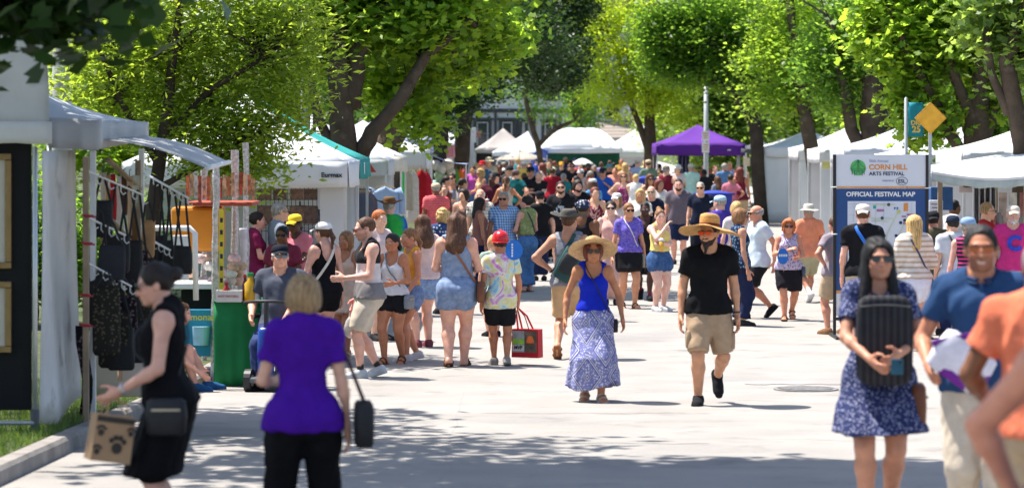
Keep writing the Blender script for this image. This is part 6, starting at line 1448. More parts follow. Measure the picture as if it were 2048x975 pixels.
# round clothes rack and the jewellery ladder
s = 59.; cr = empty('clothes_rack', (at(1545, 0, s).x, FPX/s, .12), 0, 'metal clothes rack with dark garments beside the jewellery ladder', 'rack'); m = MB(); a, e = at(1520, 335, s), at(1578, 340, s-2.5)
m.tube([a, a.lerp(e, .5)+Vector((0, 0, .08)), e], .02, 8); m.tube([a, (a.x, a.y, .12)], .02, 8); m.tube([e, (e.x, e.y, .12)], .02, 8); wb(m, 'rail', alu, cr)
for k, (c_, lab) in enumerate(((S(150, 180, 190), 'pale blue'), (S(30, 50, 90), 'navy'), (S(60, 60, 70), 'charcoal'), (S(150, 100, 80), 'rust brown'), (S(170, 150, 130), 'oatmeal'), (S(90, 60, 60), 'wine'))): garment(lab+' garment on the metal rack beside the jewellery ladder', 1524+k*10, 337, 395, s-.4*k, .24, cloth(c_), 'hanging_shirt', arms=False, dy=-.02)
s = 57.5; ld = empty('jewellery_ladder', (at(1580, 0, s).x, FPX/s, .12), 0, 'wooden A-frame ladder rack hung with pale necklaces', 'rack'); Y0 = FPX/s
for x0, x1, dy0, dy1 in ((1558, 1573, 0, .3), (1600, 1596, 0, .3), (1586, 1600, .1, .35), (1612, 1600, .9, .36)):
    a, e = at(x0, 426, s), at(x1, 342, s); m = MB(); m.bar(a+Vector((0, dy0, 0)), e+Vector((0, dy1, 0)), .075, .05); wb(m, 'rail', wood, ld, bevel=.005)
for y in (346, 372, 384, 400): q = at(1572 if y < 380 else 1568, y, s), at(1598, y, s); m = MB(); m.bar(q[0]+Vector((0, .2, 0)), q[1]+Vector((0, .2, 0)), .045); wb(m, 'rung', wood, ld)
nk = plain('bead_strings', (.55, .48, .45), .5, .3, 30)
for y in (348, 386):
    for k in range(13): q = at(1571+k*2.1, y, s+.3); m = MB(); L0 = .30+rnd.uniform(-.03, .08); m.bar((q.x, q.y+.15, q.z), (q.x, q.y+.15, q.z-L0*(1 if y == 348 else 1.4)), .022); wb(m, 'necklace', nk, ld)
garment('turquoise garment hung high at the right white stall', 1597, 300, 322, 70., .34, cloth(S(60, 175, 175)), arms=False); garment('lilac shirt hanging under the turquoise garment', 1602, 322, 400, 69., .26, cloth(S(150, 150, 200)), arms=False)
es = empty('easel', (at(1628, 0, 70).x, FPX/70, .12), 0, 'thin wooden easel by the white walled canopy', 'easel')
for a, e in (((1618, 425), (1632, 352)), ((1646, 425), (1630, 352)), ((1633, 418), (1631, 350))): m = MB(); m.bar(at(*a, 70.), at(*e, 70.), .04); wb(m, 'leg', wood2, es)
m = MB(); m.bar(at(1617, 398, 70.6), at(1645, 398, 70.6), .05); wb(m, 'ledge', wood2, es)
yn = empty('yellow_notice', (at(1653, 0, 86).x, FPX/86-.02, at(0, 330, 86).z), 0, 'yellow paper notice pinned on the white wall left of the map board', 'notice'); m = MB(); m.box((0, 0, 0), (.2, .006, .17)); m.build('sheet', plain('paper_yellow', (.70, .62, .22), .7), yn)
# ---------------------------------------------------------------- festival map board
s = 151.; Ys = FPX/s; M_ = empty('map_board', (at(1761.5, 0, s).x, Ys, 0), 0, 'tall blue and white festival map board in a black frame', 'sign')
lx = lambda x: (x-1761.5)/s
lz = lambda y: CAMZ-(y-HOR)/s
blue = plain('sign_blue', (.022, .075, .23), .55, .05, 3); wh = plain('sign_white', (.70, .72, .78), .55, .03, 3); org = plain('sign_orange', (.72, .28, .06), .55); navy = plain('sign_navy', (.02, .03, .10), .55); grn = plain('sign_green', (.10, .48, .13), .55)
def sb(x0, x1, y0, y1, d, t, name, mat, bevel=0):
    m = MB(); m.box(((lx(x0)+lx(x1))/2, -d, (lz(y0)+lz(y1))/2), (lx(x1)-lx(x0), t, lz(y0)-lz(y1))); return m.build(name, mat, M_, bevel=bevel)
for x in (1669, 1854):
    sb(x-3, x+3, 309, 668, 0, .05, 'upright', blackm, .004); m = MB(); m.box((lx(x), 0, .02), (.05, .9, .035)); m.build('foot', blackm, M_, bevel=.004)
sb(1836, 1841, 632, 668, 0, .03, 'strut', blackm); sb(1672, 1851, 634, 640, 0, .03, 'crossbar', blackm)
pt = sb(1672, 1851, 309, 372, 0, .02, 'header_panel', wh); sb(1672, 1851, 373, 376, .004, .024, 'stripe', org); sb(1672, 1851, 377, 580, 0, .02, 'map_panel', blue); sb(1672, 1851, 580.5, 585, .004, .024, 'stripe', org); sb(1672, 1851, 586, 631, 0, .02, 'footer_panel', wh)
def disc(cx, cy, r, d, mat, par, name='dot', n=28, sx=1): m = MB(); v = [(lx(cx)+sx*r/s*math.cos(2*math.pi*k/n), -d-t, lz(cy)+r/s*math.sin(2*math.pi*k/n)) for t in (.003, 0) for k in range(n)]; m.add(v, [tuple(range(n)), tuple(range(2*n-1, n-1, -1))]+[(k, n+k, n+(k+1) % n, (k+1) % n) for k in range(n)]); return m.build(name, mat, par)
lg = disc(1716, 335, 15.5, .011, grn, M_, 'logo')
m = MB(); q = lambda x, y: (lx(x), -.017, lz(y))
for pts in (((1716, 319), (1711, 328), (1701, 337)), ((1716, 319), (1721, 328), (1731, 337)), ((1716, 319), (1714, 337)), ((1716, 319), (1718, 337)), ((1700, 338), (1732, 338)), ((1701, 341), (1731, 341)), ((1704, 341), (1704, 349)), ((1709, 341), (1709, 351)), ((1712, 351), (1713, 344), (1716, 342), (1719, 344), (1720, 351)), ((1724, 341), (1724, 351)), ((1728, 341), (1728, 349))):
    for a, e in zip(pts[:-1], pts[1:]): m.bar(q(*a), q(*e), .008, .002)
m.build('logo_lines', navy, lg)
txt = lambda body, x, y, size, mat, **k: text('lettering', body, size, (lx(x), -.0125, lz(y)), mat, M_, **k)
txt('56th Annual', 1738, 322, .052, plain('sign_slate', (.30, .34, .52), .6), align='LEFT'); txt('CORN HILL', 1737.5, 334.5, .096, org, align='LEFT', bold=.0028, sx=1.03); txt('ARTS FESTIVAL', 1738, 347.5, .068, navy, align='LEFT', bold=.0012, sx=1.03); txt('PRESENTED BY', 1776, 361.5, .024, plain('sign_slate', (.3, .3, .5)), bold=.0005)
txt('ESL', 1803.5, 362.5, .070, navy, bold=.001); m = MB(); m.tube([(lx(1803.5)+.075*math.cos(t*math.pi/14), -.013, lz(362)+.052*math.sin(t*math.pi/14)) for t in range(29)], .003, 5); m.build('ring', navy, M_)
txt('OFFICIAL FESTIVAL MAP', 1761, 388.5, .083, inkw, bold=.0030, sx=1.03)
mp_ = sb(1695, 1831, 402, 545, .011, .006, 'map_sheet', plain('map_white', (.66, .69, .76), .6, .02))
yl = plain('map_yellow', (.62, .66, .20), .6); gl = plain('map_grey', (.45, .48, .58), .6); mv = plain('map_mauve', (.40, .16, .32), .6)
def line(pts, w, mat, d=.0155):
    m = MB()
    for a, e in zip(pts[:-1], pts[1:]): m.bar((lx(a[0]), -d, lz(a[1])), (lx(e[0]), -d, lz(e[1])), w, .002)
    m.build('street_line', mat, M_)
for y in (408, 415, 430, 448, 463, 478, 492, 508, 524): line([(1697, y), (1742, y-1)], .006, gl)
for x in (1708, 1722, 1752, 1768, 1815, 1823): line([(x, 404), (x-2, 450)], .005, gl)
line([(1744, 409), (1792, 409)], .02, yl); line([(1742, 437), (1785, 437)], .02, yl, .0158); line([(1797, 422), (1775, 465), (1765, 500)], .024, yl, .0162); line([(1742, 441), (1775, 443)], .012, yl, .0166); line([(1812, 440), (1792, 480)], .016, yl, .0170)
for x, y in ((1777, 409), (1764, 436), (1801, 445), (1809, 440), (1768, 471), (1792, 471)): disc(x, y, 3.2, .0175, navy, M_, 'marker', 14)
disc(1797, 423, 4, .0178, yl, M_, 'marker', 14)
for x0, x1, y0, y1, mt in ((1746, 1752, 411, 417, plain('map_teal', (.02, .4, .35))), (1753, 1768, 418, 423, mv), (1807, 1816, 406, 422, org), (1813, 1829, 427, 431, mv), (1803, 1812, 431, 434, mv), (1806, 1812, 444, 448, mv)): sb(x0, x1, y0, y1, .0156, .003, 'map_label', mt)
text('lettering', 'P P', .045, (lx(1792), -.0165, lz(417)), plain('map_blue', (.02, .12, .5), .6), M_, bold=.002)
for x, w in ((1690, 18), (1722, 24), (1760, 20), (1800, 26), (1836, 16)): sb(x-w/4, x+w/4, 608, 614, .011, .003, 'sponsor_mark', navy)
for x, y in ((1668, 374), (1668, 468), (1855, 376), (1855, 560)):
    m = MB(); m.tube([(lx(x)-.04, -.03, lz(y)), (lx(x)+.04, -.035, lz(y)+.004)], .008, 6); m.build('cable_tie', inkw, M_)
# banner and diamond sign by the right trees
s = 124.; bp = pole('banner_pole', 'slim grey pole carrying the teal banner above the right stalls', 1812, s, .035, 3.28, galv)
bn = empty('street_banner', (at(1831, 0, s).x, FPX/s-.03, 0), 0, 'teal street banner with yellow lettering and number 25', 'banner'); a = at(1831, 0, s); m = MB(); m.sheet(lambda u, v: (at(1816+30*u, 0, s).x, FPX/s-.03-.03*math.sin(u*4+v*3), at(0, 205+68*v, s).z), 6, 8, .006); wb(m, 'cloth', plain('banner_teal', (.01, .28, .36), .7, .08, trans=.15), bn, True)
text('lettering', 'DIG', .10, (0, -.075, at(0, 246, s).z), plain('banner_yellow', (.7, .5, .08), .6), bn, bold=.004); text('lettering', '25', .14, (0, -.075, at(0, 259, s).z), plain('banner_yellow', (.7, .5, .08)), bn, bold=.005)
ds = empty('warning_sign', (at(1861, 0, 126).x, FPX/126, 0), 0, 'yellow diamond warning sign half hidden by leaves', 'sign'); q = at(1861, 236, 126); m = MB(); m.box(tuple(q), (.36, .012, .36), m=Matrix.Rotation(R(45), 3, 'Y')); wb(m, 'plate', plain('sign_yellow', (.70, .32, .01), .45), ds)
m = MB(); m.box(tuple(q+Vector((0, -.008, 0))), (.32, .004, .32), m=Matrix.Rotation(R(45), 3, 'Y')); wb(m, 'face', plain('sign_amber', (.72, .36, .02), .45), ds); m = MB(); m.box((q.x, q.y+.04, q.z/2), (.05, .05, q.z)); wb(m, 'post', galv, ds)
# right stall interior
s = 136.; rs_ = empty('craft_sign', (at(1935, 0, s).x, FPX/s, 0), 0, 'wooden sign lettered years in business hanging under the right tarp', 'sign'); wbox(1918, 1950, 362, 385, s, .02, 'board', plain('board_pale', (.50, .42, .40), .7, .1), rs_)
for k, t_ in enumerate(('"07" years in', 'Business')): text('lettering', t_, .035, (0, -.012, at(0, 367+6*k, s).z), ink, rs_, bold=.0012)
for x in (1921, 1947): m = MB(); m.tube([at(x, 362, s), at(x, 345, s)], .004, 5); wb(m, 'cord', blackm, rs_)
dr = empty('curtain', (at(1965, 0, 138).x, FPX/138, 0), 0, 'white gathered curtain at the right stall', 'curtain'); m = MB(); m.sheet(lambda u, v: at(1945+46*u, 352+130*v, 137+.9*math.sin(u*26)), 40, 4, .004); wb(m, 'cloth', canvas, dr, True)
bb = empty('blue_cabinet', (at(1882, 0, 132).x, FPX/132, 0), 0, 'dark blue cabinet behind the men at the right stall', 'cabinet'); wbox(1862, 1906, 374, 420, 132, .4, 'body', plain('cabinet_blue', (.02, .08, .22), .6), bb, .01); m = MB(); m.box((at(1884, 0, 132).x, FPX/132+.2, .55), (.5, .5, 1.1)); wb(m, 'stand', plain('cabinet_grey', (.2, .2, .2)), bb)
mb_ = empty('menu_board', (at(1873, 0, 139).x, FPX/139, 0), 0, 'white price board standing right of the map board', 'sign'); wbox(1858, 1886, 400, 478, 139, .03, 'panel', wh, mb_); m = MB()
for k in range(9): q = at(1872, 408+7*k, 139.3); m.box((q.x, q.y-.002, q.z), (.14-.05*(k % 3)/2, .004, .012))
wb(m, 'print', ink, mb_); wbox(1860, 1863, 478, 640, 139, .03, 'leg', alu, mb_); wbox(1881, 1884, 478, 640, 139, .03, 'leg', alu, mb_)
tb = empty('display_table', (at(2040, 0, 140).x, FPX/140+.3, 0), 0, 'display table with goods at the far right stall', 'table'); wbox(1985, 2110, 455, 462, 140, .7, 'top', wood2, tb); wbox(1985, 2110, 463, 640, 140.2, .02, 'skirt', canvas_g, tb)
for k in range(8):
    q = at(1992+k*13, 455, 141.); o = MB().lathe([(.05, 0), (.07, .05), (.07, .13), (.03, .18), (.035, .21), (0, .215)], 12).build('jar', glossy('jar%d' % (k % 3), ((.35, .06, .05), (.20, .18, .18), (.45, .35, .28))[k % 3], .2), None, True); o.location = (q.x, q.y+.3, q.z); tag(o, '%s glazed jar on the right display table' % ('red', 'dark grey', 'tan')[k % 3], 'jar', 'glazed jars, '+('red', 'dark grey', 'tan')[k % 3])
fr = empty('poster_rack', (at(2035, 0, 134).x, FPX/134, 0), 0, 'shelf of framed posters behind the bearded man in pink', 'rack')
for x, c_ in ((1998, (.4, .3, .25)), (2018, (.55, .5, .45)), (2040, (.35, .12, .10)), (2058, (.2, .2, .22))): wbox(x, x+16, 385, 450, 134, .03, 'poster', plain('poster%s' % (c_,), c_, .6, .4, 8), fr, .004)
wbox(1990, 2090, 450, 458, 134, .3, 'shelf', wood2, fr)
for x in (1992, 2086): wbox(x, x+4, 370, 640, 133.9, .05, 'post', wood2, fr)
# ================================================================ people
def tee(c, *p, **k): return dict(kind='tee', mat=cloth(c, *p), loose=k.pop('loose', 1), **k)
def tank(c, *p, **k): return dict(kind='tank', mat=cloth(c, *p), **k)
def slv(c, *p, **k): return dict(kind='sleeveless', mat=cloth(c, *p), **k)
def shorts(c, *p, **k): return dict(kind='shorts', mat=cloth(c, *p), len=k.pop('len', .85), **k)
def pants(c, *p, **k): return dict(kind='pants', mat=cloth(c, *p), len=k.pop('len', 1.93), **k)
def skirt(c, *p, **k): return dict(kind='skirt', mat=cloth(c, *p), **k)
BK = S(32, 32, 36); NV = S(34, 42, 74); KH = S(182, 160, 132); DEN = S(62, 84, 124); DEN2 = S(104, 128, 166); GY = S(112, 112, 118); WH = S(226, 226, 232); OL = S(104, 100, 76)
DK = (.012, .012, .014); WS = ('shoe', S(205, 205, 208)); BS = ('shoe', S(34, 34, 38)); SA = ('sandal', S(96, 68, 50)); SW = ('sandal', S(200, 196, 190))
dn = lambda c=DEN, c2=None: (c, 'denim', c2 or tuple(min(1, k*1.7+.02) for k in c))
p = person
# ---- foreground
p('dress', 338, 527, s=366., d=92, sex='f', w=1.14, skin='fair', hair=('bun', 'dark'), glasses=DK, arms=(((.115, .15, .58), (.6, -.9, -.5)), 'down'), yaw=.1, pitch=-.12, lean=.06, legs='stand', shoes=SA, label='woman in black sleeveless dress holding a paw print paper bag, front left',
  dress=dict(kind='sleeveless', mat=cloth(S(22, 21, 24)), hem=.52, ease=.012, neck=.01, bot=dict(kind='skirt', hem=.265, flare=.012, amp=.02)))
p('purple', 607, 549, s=386., d=8, sex='f', w=.97, skin='fair', hair=('bob', 'ash'), arms=('hold', 'down'), legs='wide', top=tee(S(74, 24, 150), hem=.475, wr=.004, ease=.010), bot=pants(S(20, 20, 23), leg=.008, ease=.006), shoes=BS, label='woman in purple tee and black trousers seen from behind, front left')
p('cushion', 1757, 477, s=336., d=178, sex='f', skin='tan', hair=('wavy', 'black', 1.15), glasses=DK, yaw=.12, pitch=.08, arms=(((.058, .185, .615), (1, -.15, -1)), ((.052, .20, .600), (1, -.15, -1))), curl=.5, legs='stepr', shoes=SA, label='woman with long dark hair in navy flowered dress hugging a dark cushion',
  dress=dict(kind='tee', mat=cloth(S(44, 52, 92), 'floral', S(150, 152, 178), 2.1), sleeve=.62, hem=.55, neck=.045, bot=dict(kind='skirt', hem=.335, flare=.05, folds=8, amp=.04, dip=.015)))
p('bluem', 1962, 450, s=366., d=172, skin='warm', hair=('short', 'black'), glasses=S(170, 80, 20), stubble=1, smile=1, pitch=.04, arms=('down', (( .16, .12, .585), (.5, -1, -.3))), legs='stepl', top=dict(kind='polo', mat=cloth(S(46, 74, 114)), loose=1, neck=.03), bot=pants(S(215, 200, 180)), shoes=BS, label='smiling man in blue button shirt and amber sunglasses, right')
p('orange', 2082, 484, s=452., d=-25, skin='brown', w=1.2, hair=('short', 'grey'), arms=(((.16, .10, .56), (.6, -1, 0)), 'down'), legs='stand', top=tee(S(226, 124, 92)), bot=pants(KH), shoes=BS, label='man in coral orange polo with back half turned, right edge')
p('elbow', 2180, 600, s=620., H=1.64, d=-40, skin='tan', w=1.4, hair=('short', 'grey'), arms=(((.20, .04, .555), (1, -.5, 0)), 'down'), legs='stand', top=slv(S(60, 50, 120)), bot=shorts(S(40, 36, 110)), shoes=BS, label='blurred bare elbow of a person standing close at the right edge')
# ---- walking pair
p('hatw', 1186, 478, 812, d=183, sex='f', w=1.04, skin='warm', hair=('bob', 'auburn'), hat=('sunhat', S(224, 188, 140), S(96, 66, 44)), glasses=DK, arms=(((.178, .03, .525), (.4, -1, 0)), ((.172, .0, .515), (.4, -1, 0))), legs='stepl', top=tank(S(28, 48, 190), hem=.56, neck=.02), bot=skirt(S(206, 206, 222), 'scarf', S(120, 124, 176), 1.0, S(46, 52, 128), hem=.125, flare=.04, folds=6, amp=.06, dip=.05, ph=2.), shoes=SW, label='woman in wide straw hat, blue tank and long printed skirt walking forward')
p('hatm', 1418, 436, 822, d=180, skin='tan', w=1.06, hair=('short', 'dark'), beard=('dark', .16), hat=('straw', S(214, 166, 104), S(120, 60, 44)), glasses=S(225, 78, 26), yaw=-.45, arms=('down', 'down'), legs='liftl', top=tee(S(24, 24, 27)), bot=shorts(S(176, 150, 124), len=.93, flare=.008), shoes=BS, label='bearded man in straw hat, black tee and khaki cargo shorts walking forward')
# ---- left and centre group
p('sling', 1138, 420, 716, d=-14, skin='tan', w=1.05, hair=('short', 'brown'), hat=('outback', S(98, 94, 88), S(84, 80, 76)), arms=('hip', 'down'), legs='walkr', yaw=-.2, top=tank(S(150, 152, 160), 'heather', S(128, 130, 138), .5, neck=.0), bot=shorts(S(206, 170, 128), len=.9), shoes=('sandal', S(150, 100, 66)), label='man in grey tank and brimmed hat with teal sling bag, hand on hip')
p('boy', 1001, 470, 731, d=4, skin='warm', hs=1.1, hair=('short', 'dark'), hat=('helmet', S(200, 24, 34)), arms=('down', 'carry'), legs='stepl', top=tee(S(90, 170, 200), 'tiedye', None, 1.0, hem=.44), bot=shorts(BK, len=.80), shoes=('shoe', S(150, 145, 140)), label='boy in red toy helmet and tie-dye tee carrying a shopping bag')
p('romper', 913, 426, 733, d=-4, sex='f', w=1.36, skin='fair', hair=('wavy', 'brown', .95), arms=('hold', 'hold'), legs='stepr', top=tank(*dn(S(122, 140, 172), S(150, 164, 190)), hem=.585, tuck=1, neck=.0, backneck=.05, ease=.010), bot=shorts(*dn(S(110, 130, 166), S(140, 158, 188)), len=.46, ease=.008, flare=.008), shoes=SA, label='woman in pale denim romper with long wavy brown hair, seen from behind')
p('tankm', 737, 434, 756, d=104, skin='fair', hair=('short', 'brown'), glasses=S(160, 30, 40), stubble=1, pitch=-.16, yaw=.05, arms=('hold', 'carry'), legs='stepl', top=tank(S(40, 40, 44), 'blocks', S(205, 196, 198), 1.0, S(128, 124, 126), neck=.005, ease=.014), bot=shorts(S(204, 190, 172), len=.92), shoes=('shoe', S(196, 200, 204)), sock=(S(30, 30, 32), .16), label='man in colour block tank and pale shorts with red sunglasses holding bags')
p('whitet', 786, 466, 728, d=158, sex='f', skin='warm', hair=('pony', 'dark'), yaw=-.2, arms=('hold', 'down'), legs='stepr', top=tank(WH, hem=.53), bot=shorts(BK, len=.40, flare=.02), shoes=SA, label='dark haired woman in white tank and black shorts with grey bag')
p('yellowt', 822, 456, 722, d=118, sex='f', skin='tan', hair=('pony', 'lightbrown'), arms=('swingf', 'down'), legs='stepl', top=slv(S(244, 172, 74), hem=.58), bot=shorts(*dn(DEN2), len=.42), shoes=WS, label='woman in orange yellow sleeveless top and denim shorts')
p('pinkt', 846, 430, 694, d=28, sex='f', w=1.22, skin='fair', hair=('wavy', 'brown', .85), arms=('down', 'hold'), legs='stand', top=tee(S(228, 196, 190), hem=.52), bot=shorts(*dn(DEN2), len=.5), shoes=('shoe', S(124, 66, 76)), label='woman in pale pink tee with long curly hair and denim shorts')
p('cap', 648, 446, s=172., d=38, sex='f', w=1.1, skin='fair', hair=('pony', 'brown', .8), hat=('cap', S(232, 230, 230)), yaw=.3, arms=('hold', 'down'), legs='stand', top=tank(S(24, 24, 28), hem=.52, neck=.0, backneck=.07), bot=shorts(S(24, 24, 28), len=.46, ease=.008), shoes=SA, label='woman in black romper and white cap with a pale crossbody strap')
p('nude', 693, 462, 716, d=150, sex='f', skin='warm', hair=('long', 'lightbrown', 1.1), arms=('down', 'hold'), legs='stepl', dress=dict(kind='tank', mat=cloth(S(226, 196, 176)), hem=.52, bot=dict(kind='skirt', hem=.36, flare=.02)), shoes=SW, label='woman in short blush dress behind the man in colour block tank')
p('ycap', 592, 430, s=156., d=158, sex='f', w=1.2, skin='dark', hair=('pony', 'black'), hat=('cap', S(238, 200, 60)), glasses=DK, pitch=-.1, arms=('cross', 'cross'), top=tee(S(206, 116, 130)), bot=shorts(NV), label='woman in yellow cap and pink tee with folded arms')
p('greym', 557, 406, s=150., d=-70, w=1.15, skin='fair', hair=('short', 'grey'), glasses=DK, arms=('hold', 'down'), top=tee(S(128, 136, 150)), bot=shorts(KH), label='grey haired man in blue grey tee and sunglasses by the white canopy')
p('maroon', 512, 424, s=150., d=-80, sex='f', skin='fair', hair=('bun', 'dark'), arms=('down', 'hold'), top=tee(S(124, 34, 74)), bot=pants(NV), label='woman in maroon tee with hair bun beside the food cart')
p('sunbr', 566, 452, s=166., H=1.58, d=170, sex='f', w=1.2, skin='brown', hair=('bun', 'black'), glasses=DK, arms=('hold', 'down'), top=tee(S(140, 54, 74)), bot=pants(NV), label='brown skinned woman in wine tee and sunglasses behind the scooter rider')
p('rider', 562, 508, s=190., H=1.74, d=170, w=1.3, skin='fair', hair=('fringe', 'white'), hat=('cap', S(30, 34, 44)), glasses=S(120, 130, 140), pitch=.1, yaw=.35, legs='sit', seat=.375, arms=('lap', 'chair'), top=tee(S(78, 82, 96)), bot=pants(S(40, 52, 92), 'denim', S(60, 74, 118)), shoes=BS, label='elderly man in dark cap and grey tee seated on a mobility scooter')
p('kerbp', 326, 570, s=193., H=1.60, d=-80, sex='f', skin='fair', hair=('short', 'brown'), legs='kerb', seat=.105, arms=('bar', 'bar'), lean=.25, top=tee(S(40, 40, 46)), bot=shorts(S(90, 70, 70), len=.4), shoes=('shoe', S(46, 92, 140)), label='person with bare legs and blue shoes sitting on the kerb behind the black dress')
p('rain', 778, 398, s=134., d=-8, w=1.15, skin='fair', hair=('short', 'grey'), hat=('outback', S(118, 88, 60), S(104, 76, 52)), top=tee(S(60, 180, 90), 'rainbow'), bot=shorts(KH), arms=('down', 'hold'), label='man in brown brimmed hat and rainbow tie-dye tee, back turned')
p('redw', 757, 420, s=153., d=-138, sex='f', skin='pale', hair=('pony', 'red'), arms=('down', 'down'), top=tee(S(220, 200, 200)), bot=shorts(BK), label='red haired woman in pale tee looking right behind the tank man')
p('redpolo', 872, 367, s=101., H=1.74, d=12, w=1.2, skin='brown', hair=('buzz', 'grey'), hat=('cap', S(206, 186, 160)), arms=('down', 'hold'), top=tee(S(206, 66, 76), 'stripe', S(222, 130, 134), .7), bot=shorts(NV), label='man in red striped polo and beige cap, back turned')
p('curlyb', 886, 418, s=133., d=6, sex='f', w=1.1, skin='fair', hair=('curly', 'blond'), top=tee(S(52, 74, 120), 'floral', S(214, 216, 222), .8), bot=shorts(NV), label='curly blonde woman in navy and white floral blouse, back turned')
p('browntank', 928, 378, s=105., d=168, sex='f', w=1.15, skin='fair', hair=('bob', 'dark'), glasses=None, yaw=-.4, top=tank(S(112, 88, 82)), bot=shorts(NV), label='woman in brown tank with sunglasses on her hair facing forward')
p('plaidw', 961, 378, s=108., d=170, w=1.1, skin='fair', hair=('fringe', 'white'), top=tee(S(220, 214, 206), 'grid', S(96, 80, 78), 1.2), bot=shorts(KH), label='white haired man in pale checked shirt behind the dark haired woman')
p('darkw', 958, 396, s=116., d=-70, sex='f', w=1.2, skin='warm', hair=('long', 'dark', .9), top=slv(S(150, 100, 92)), bot=pants(NV), label='woman with long dark hair and brown top facing right')
p('plaidb', 1008, 384, s=116., d=168, w=1.25, skin='tan', hair=('short', 'grey'), glasses=DK, arms=('down', 'down'), top=tee(S(60, 120, 190), 'plaid', S(196, 214, 230), 1.0, hem=.47), bot=shorts(NV), label='grey haired man in blue checked shirt and sunglasses')
p('greenw', 1054, 392, 583, d=40, sex='f', w=1.08, skin='fair', hair=('bun', 'dark'), yaw=.5, arms=('hold', 'hold'), top=slv(S(140, 150, 96), 'floral', S(168, 172, 120), .7, hem=.59, ease=.016), bot=pants(*dn(S(66, 104, 152), S(96, 134, 178)), leg=.030, flare=.02), shoes=SA, label='woman in sleeveless green top and wide blue jeans')
p('blackcap', 1080, 383, s=108., d=16, w=1.2, skin='fair', hair=('short', 'dark'), hat=('cap', S(36, 40, 50)), top=tee(S(30, 30, 34)), bot=pants(NV), label='man in black tee and black cap behind the woman in green')
p('kid', 986, 474, s=150., d=20, H=1.32, hs=1.12, skin='fair', hair=('short', 'blond'), top=tee(S(150, 170, 160)), bot=shorts(BK), shoes=BS, label='blond child in sage tee half hidden beside the romper')
p('kid2', 1102, 432, 522, d=178, hs=1.15, skin='warm', hair=('bob', 'black'), arms=('mouth', 'down'), top=tee(S(44, 50, 54)), bot=pants(BK), label='small dark haired child in black between the adults')
p('blackt', 1122, 362, s=101., d=176, w=1.2, skin='fair', hair=('buzz', 'dark'), beard=('dark', 0), glasses=DK, top=tee(S(30, 30, 36), 'splash', S(170, 180, 190)), bot=shorts(BK), label='shaven headed man with beard in black printed tee')
p('longhm', 1156, 360, s=98., d=168, skin='fair', yaw=.5, hair=('bob', 'dark'), beard=('dark', 0), top=tee(S(28, 28, 32)), bot=shorts(BK), label='man with chin length dark hair and black tee')
p('martank', 1190, 374, s=103., d=178, sex='f', w=1.12, skin='fair', hair=('pony', 'auburn'), yaw=.4, top=tank(S(110, 30, 48), 'splash', S(190, 150, 150)), bot=shorts(BK), label='woman in maroon printed tank with auburn hair')
p('bandana', 1166, 402, s=138., d=-22, w=1.1, skin='brown', hair=('buzz', 'black'), hat=('bandana', S(46, 56, 84)), top=tank(S(32, 30, 34), neck=0), bot=shorts(BK), label='man in patterned bandana and black tank behind the brimmed hat')
p('pinktop', 1222, 402, s=126., d=176, sex='f', w=1.2, skin='pale', hair=('pony', 'dark'), glasses=S(70, 40, 46), arms=('hold', 'down'), top=slv(S(224, 172, 162)), bot=pants(S(214, 176, 168)), label='woman in blush sleeveless outfit and brown sunglasses')
p('purplet', 1257, 405, 616, d=-168, sex='f', w=1.1, skin='tan', hair=('pony', 'lightbrown'), glasses=DK, yaw=-.0, arms=('down', 'down'), legs='stepl', top=tee(S(86, 70, 178), 'heather', S(140, 126, 214), 1.0, hem=.53), bot=skirt(S(34, 34, 38), hem=.36, flare=.005, amp=.01), shoes=SA, label='woman in purple heather tee and black skirt with white crossbody strap')
p('teen', 1290, 402, 600, d=178, skin='dark', hair=('short', 'black'), legs='walkl', top=tank(S(34, 32, 36)), bot=shorts(BK, len=.95), shoes=BS, sock=(S(120, 24, 36), .2), label='teenager in black tank and shorts with red socks')
p('yellow', 1318, 418, 622, d=-144, sex='f', w=1.26, skin='pale', hair=('highbun', 'lightbrown'), yaw=-.4, arms=('cross', 'mouth'), legs='stand', top=tank(S(238, 214, 130), hem=.585, neck=.0), bot=shorts(*dn(S(48, 78, 126), S(74, 106, 152)), len=.40, ease=.014), shoes=WS, label='woman in yellow cropped tank and cut-off denim shorts with drink')
p('greytee', 1357, 358, 528, d=178, w=1.2, skin='fair', hair=('short', 'dark'), beard=('dark', 0), arms=('down', 'down'), top=tee(S(108, 98, 108), hem=.46), bot=shorts(NV, len=.95), shoes=BS, label='large bearded man in mauve grey tee and navy shorts')
p('officer', 1401, 364, s=98., d=168, w=1.1, skin='fair', hair=('short', 'grey'), glasses=DK, top=tee(S(30, 36, 56)), bot=pants(S(28, 30, 44)), label='police officer in dark uniform with grey hair beside the blue bin')
p('officer2', 1303, 372, s=102., d=170, w=1.05, skin='fair', hair=('none', 'dark'), glasses=S(40, 150, 120), top=tee(S(30, 36, 56)), bot=pants(S(28, 30, 44)), label='bald police officer with green mirrored glasses')
p('purpm', 1440, 392, s=125., d=16, w=1.1, skin='fair', hair=('short', 'grey'), hat=('cap', S(176, 206, 224)), yaw=.5, top=tee(S(72, 60, 158)), bot=shorts(KH), label='man in purple blue tee and pale blue cap, back turned')
p('blond', 1473, 404, s=126., d=-6, sex='f', skin='fair', hair=('bob', 'blond'), top=tee(S(216, 206, 204)), bot=shorts(NV), label='blonde woman in pale top behind the couple at right centre')
p('navyfl', 1478, 418, s=142., d=-72, sex='f', w=1.12, skin='tan', hair=('bob', 'lightbrown'), glasses=DK, yaw=-.2, arms=('down', 'down'), top=slv(S(36, 56, 88), 'floral', S(130, 160, 180), 1.0), bot=pants(NV), label='woman in navy floral sleeveless top facing right')
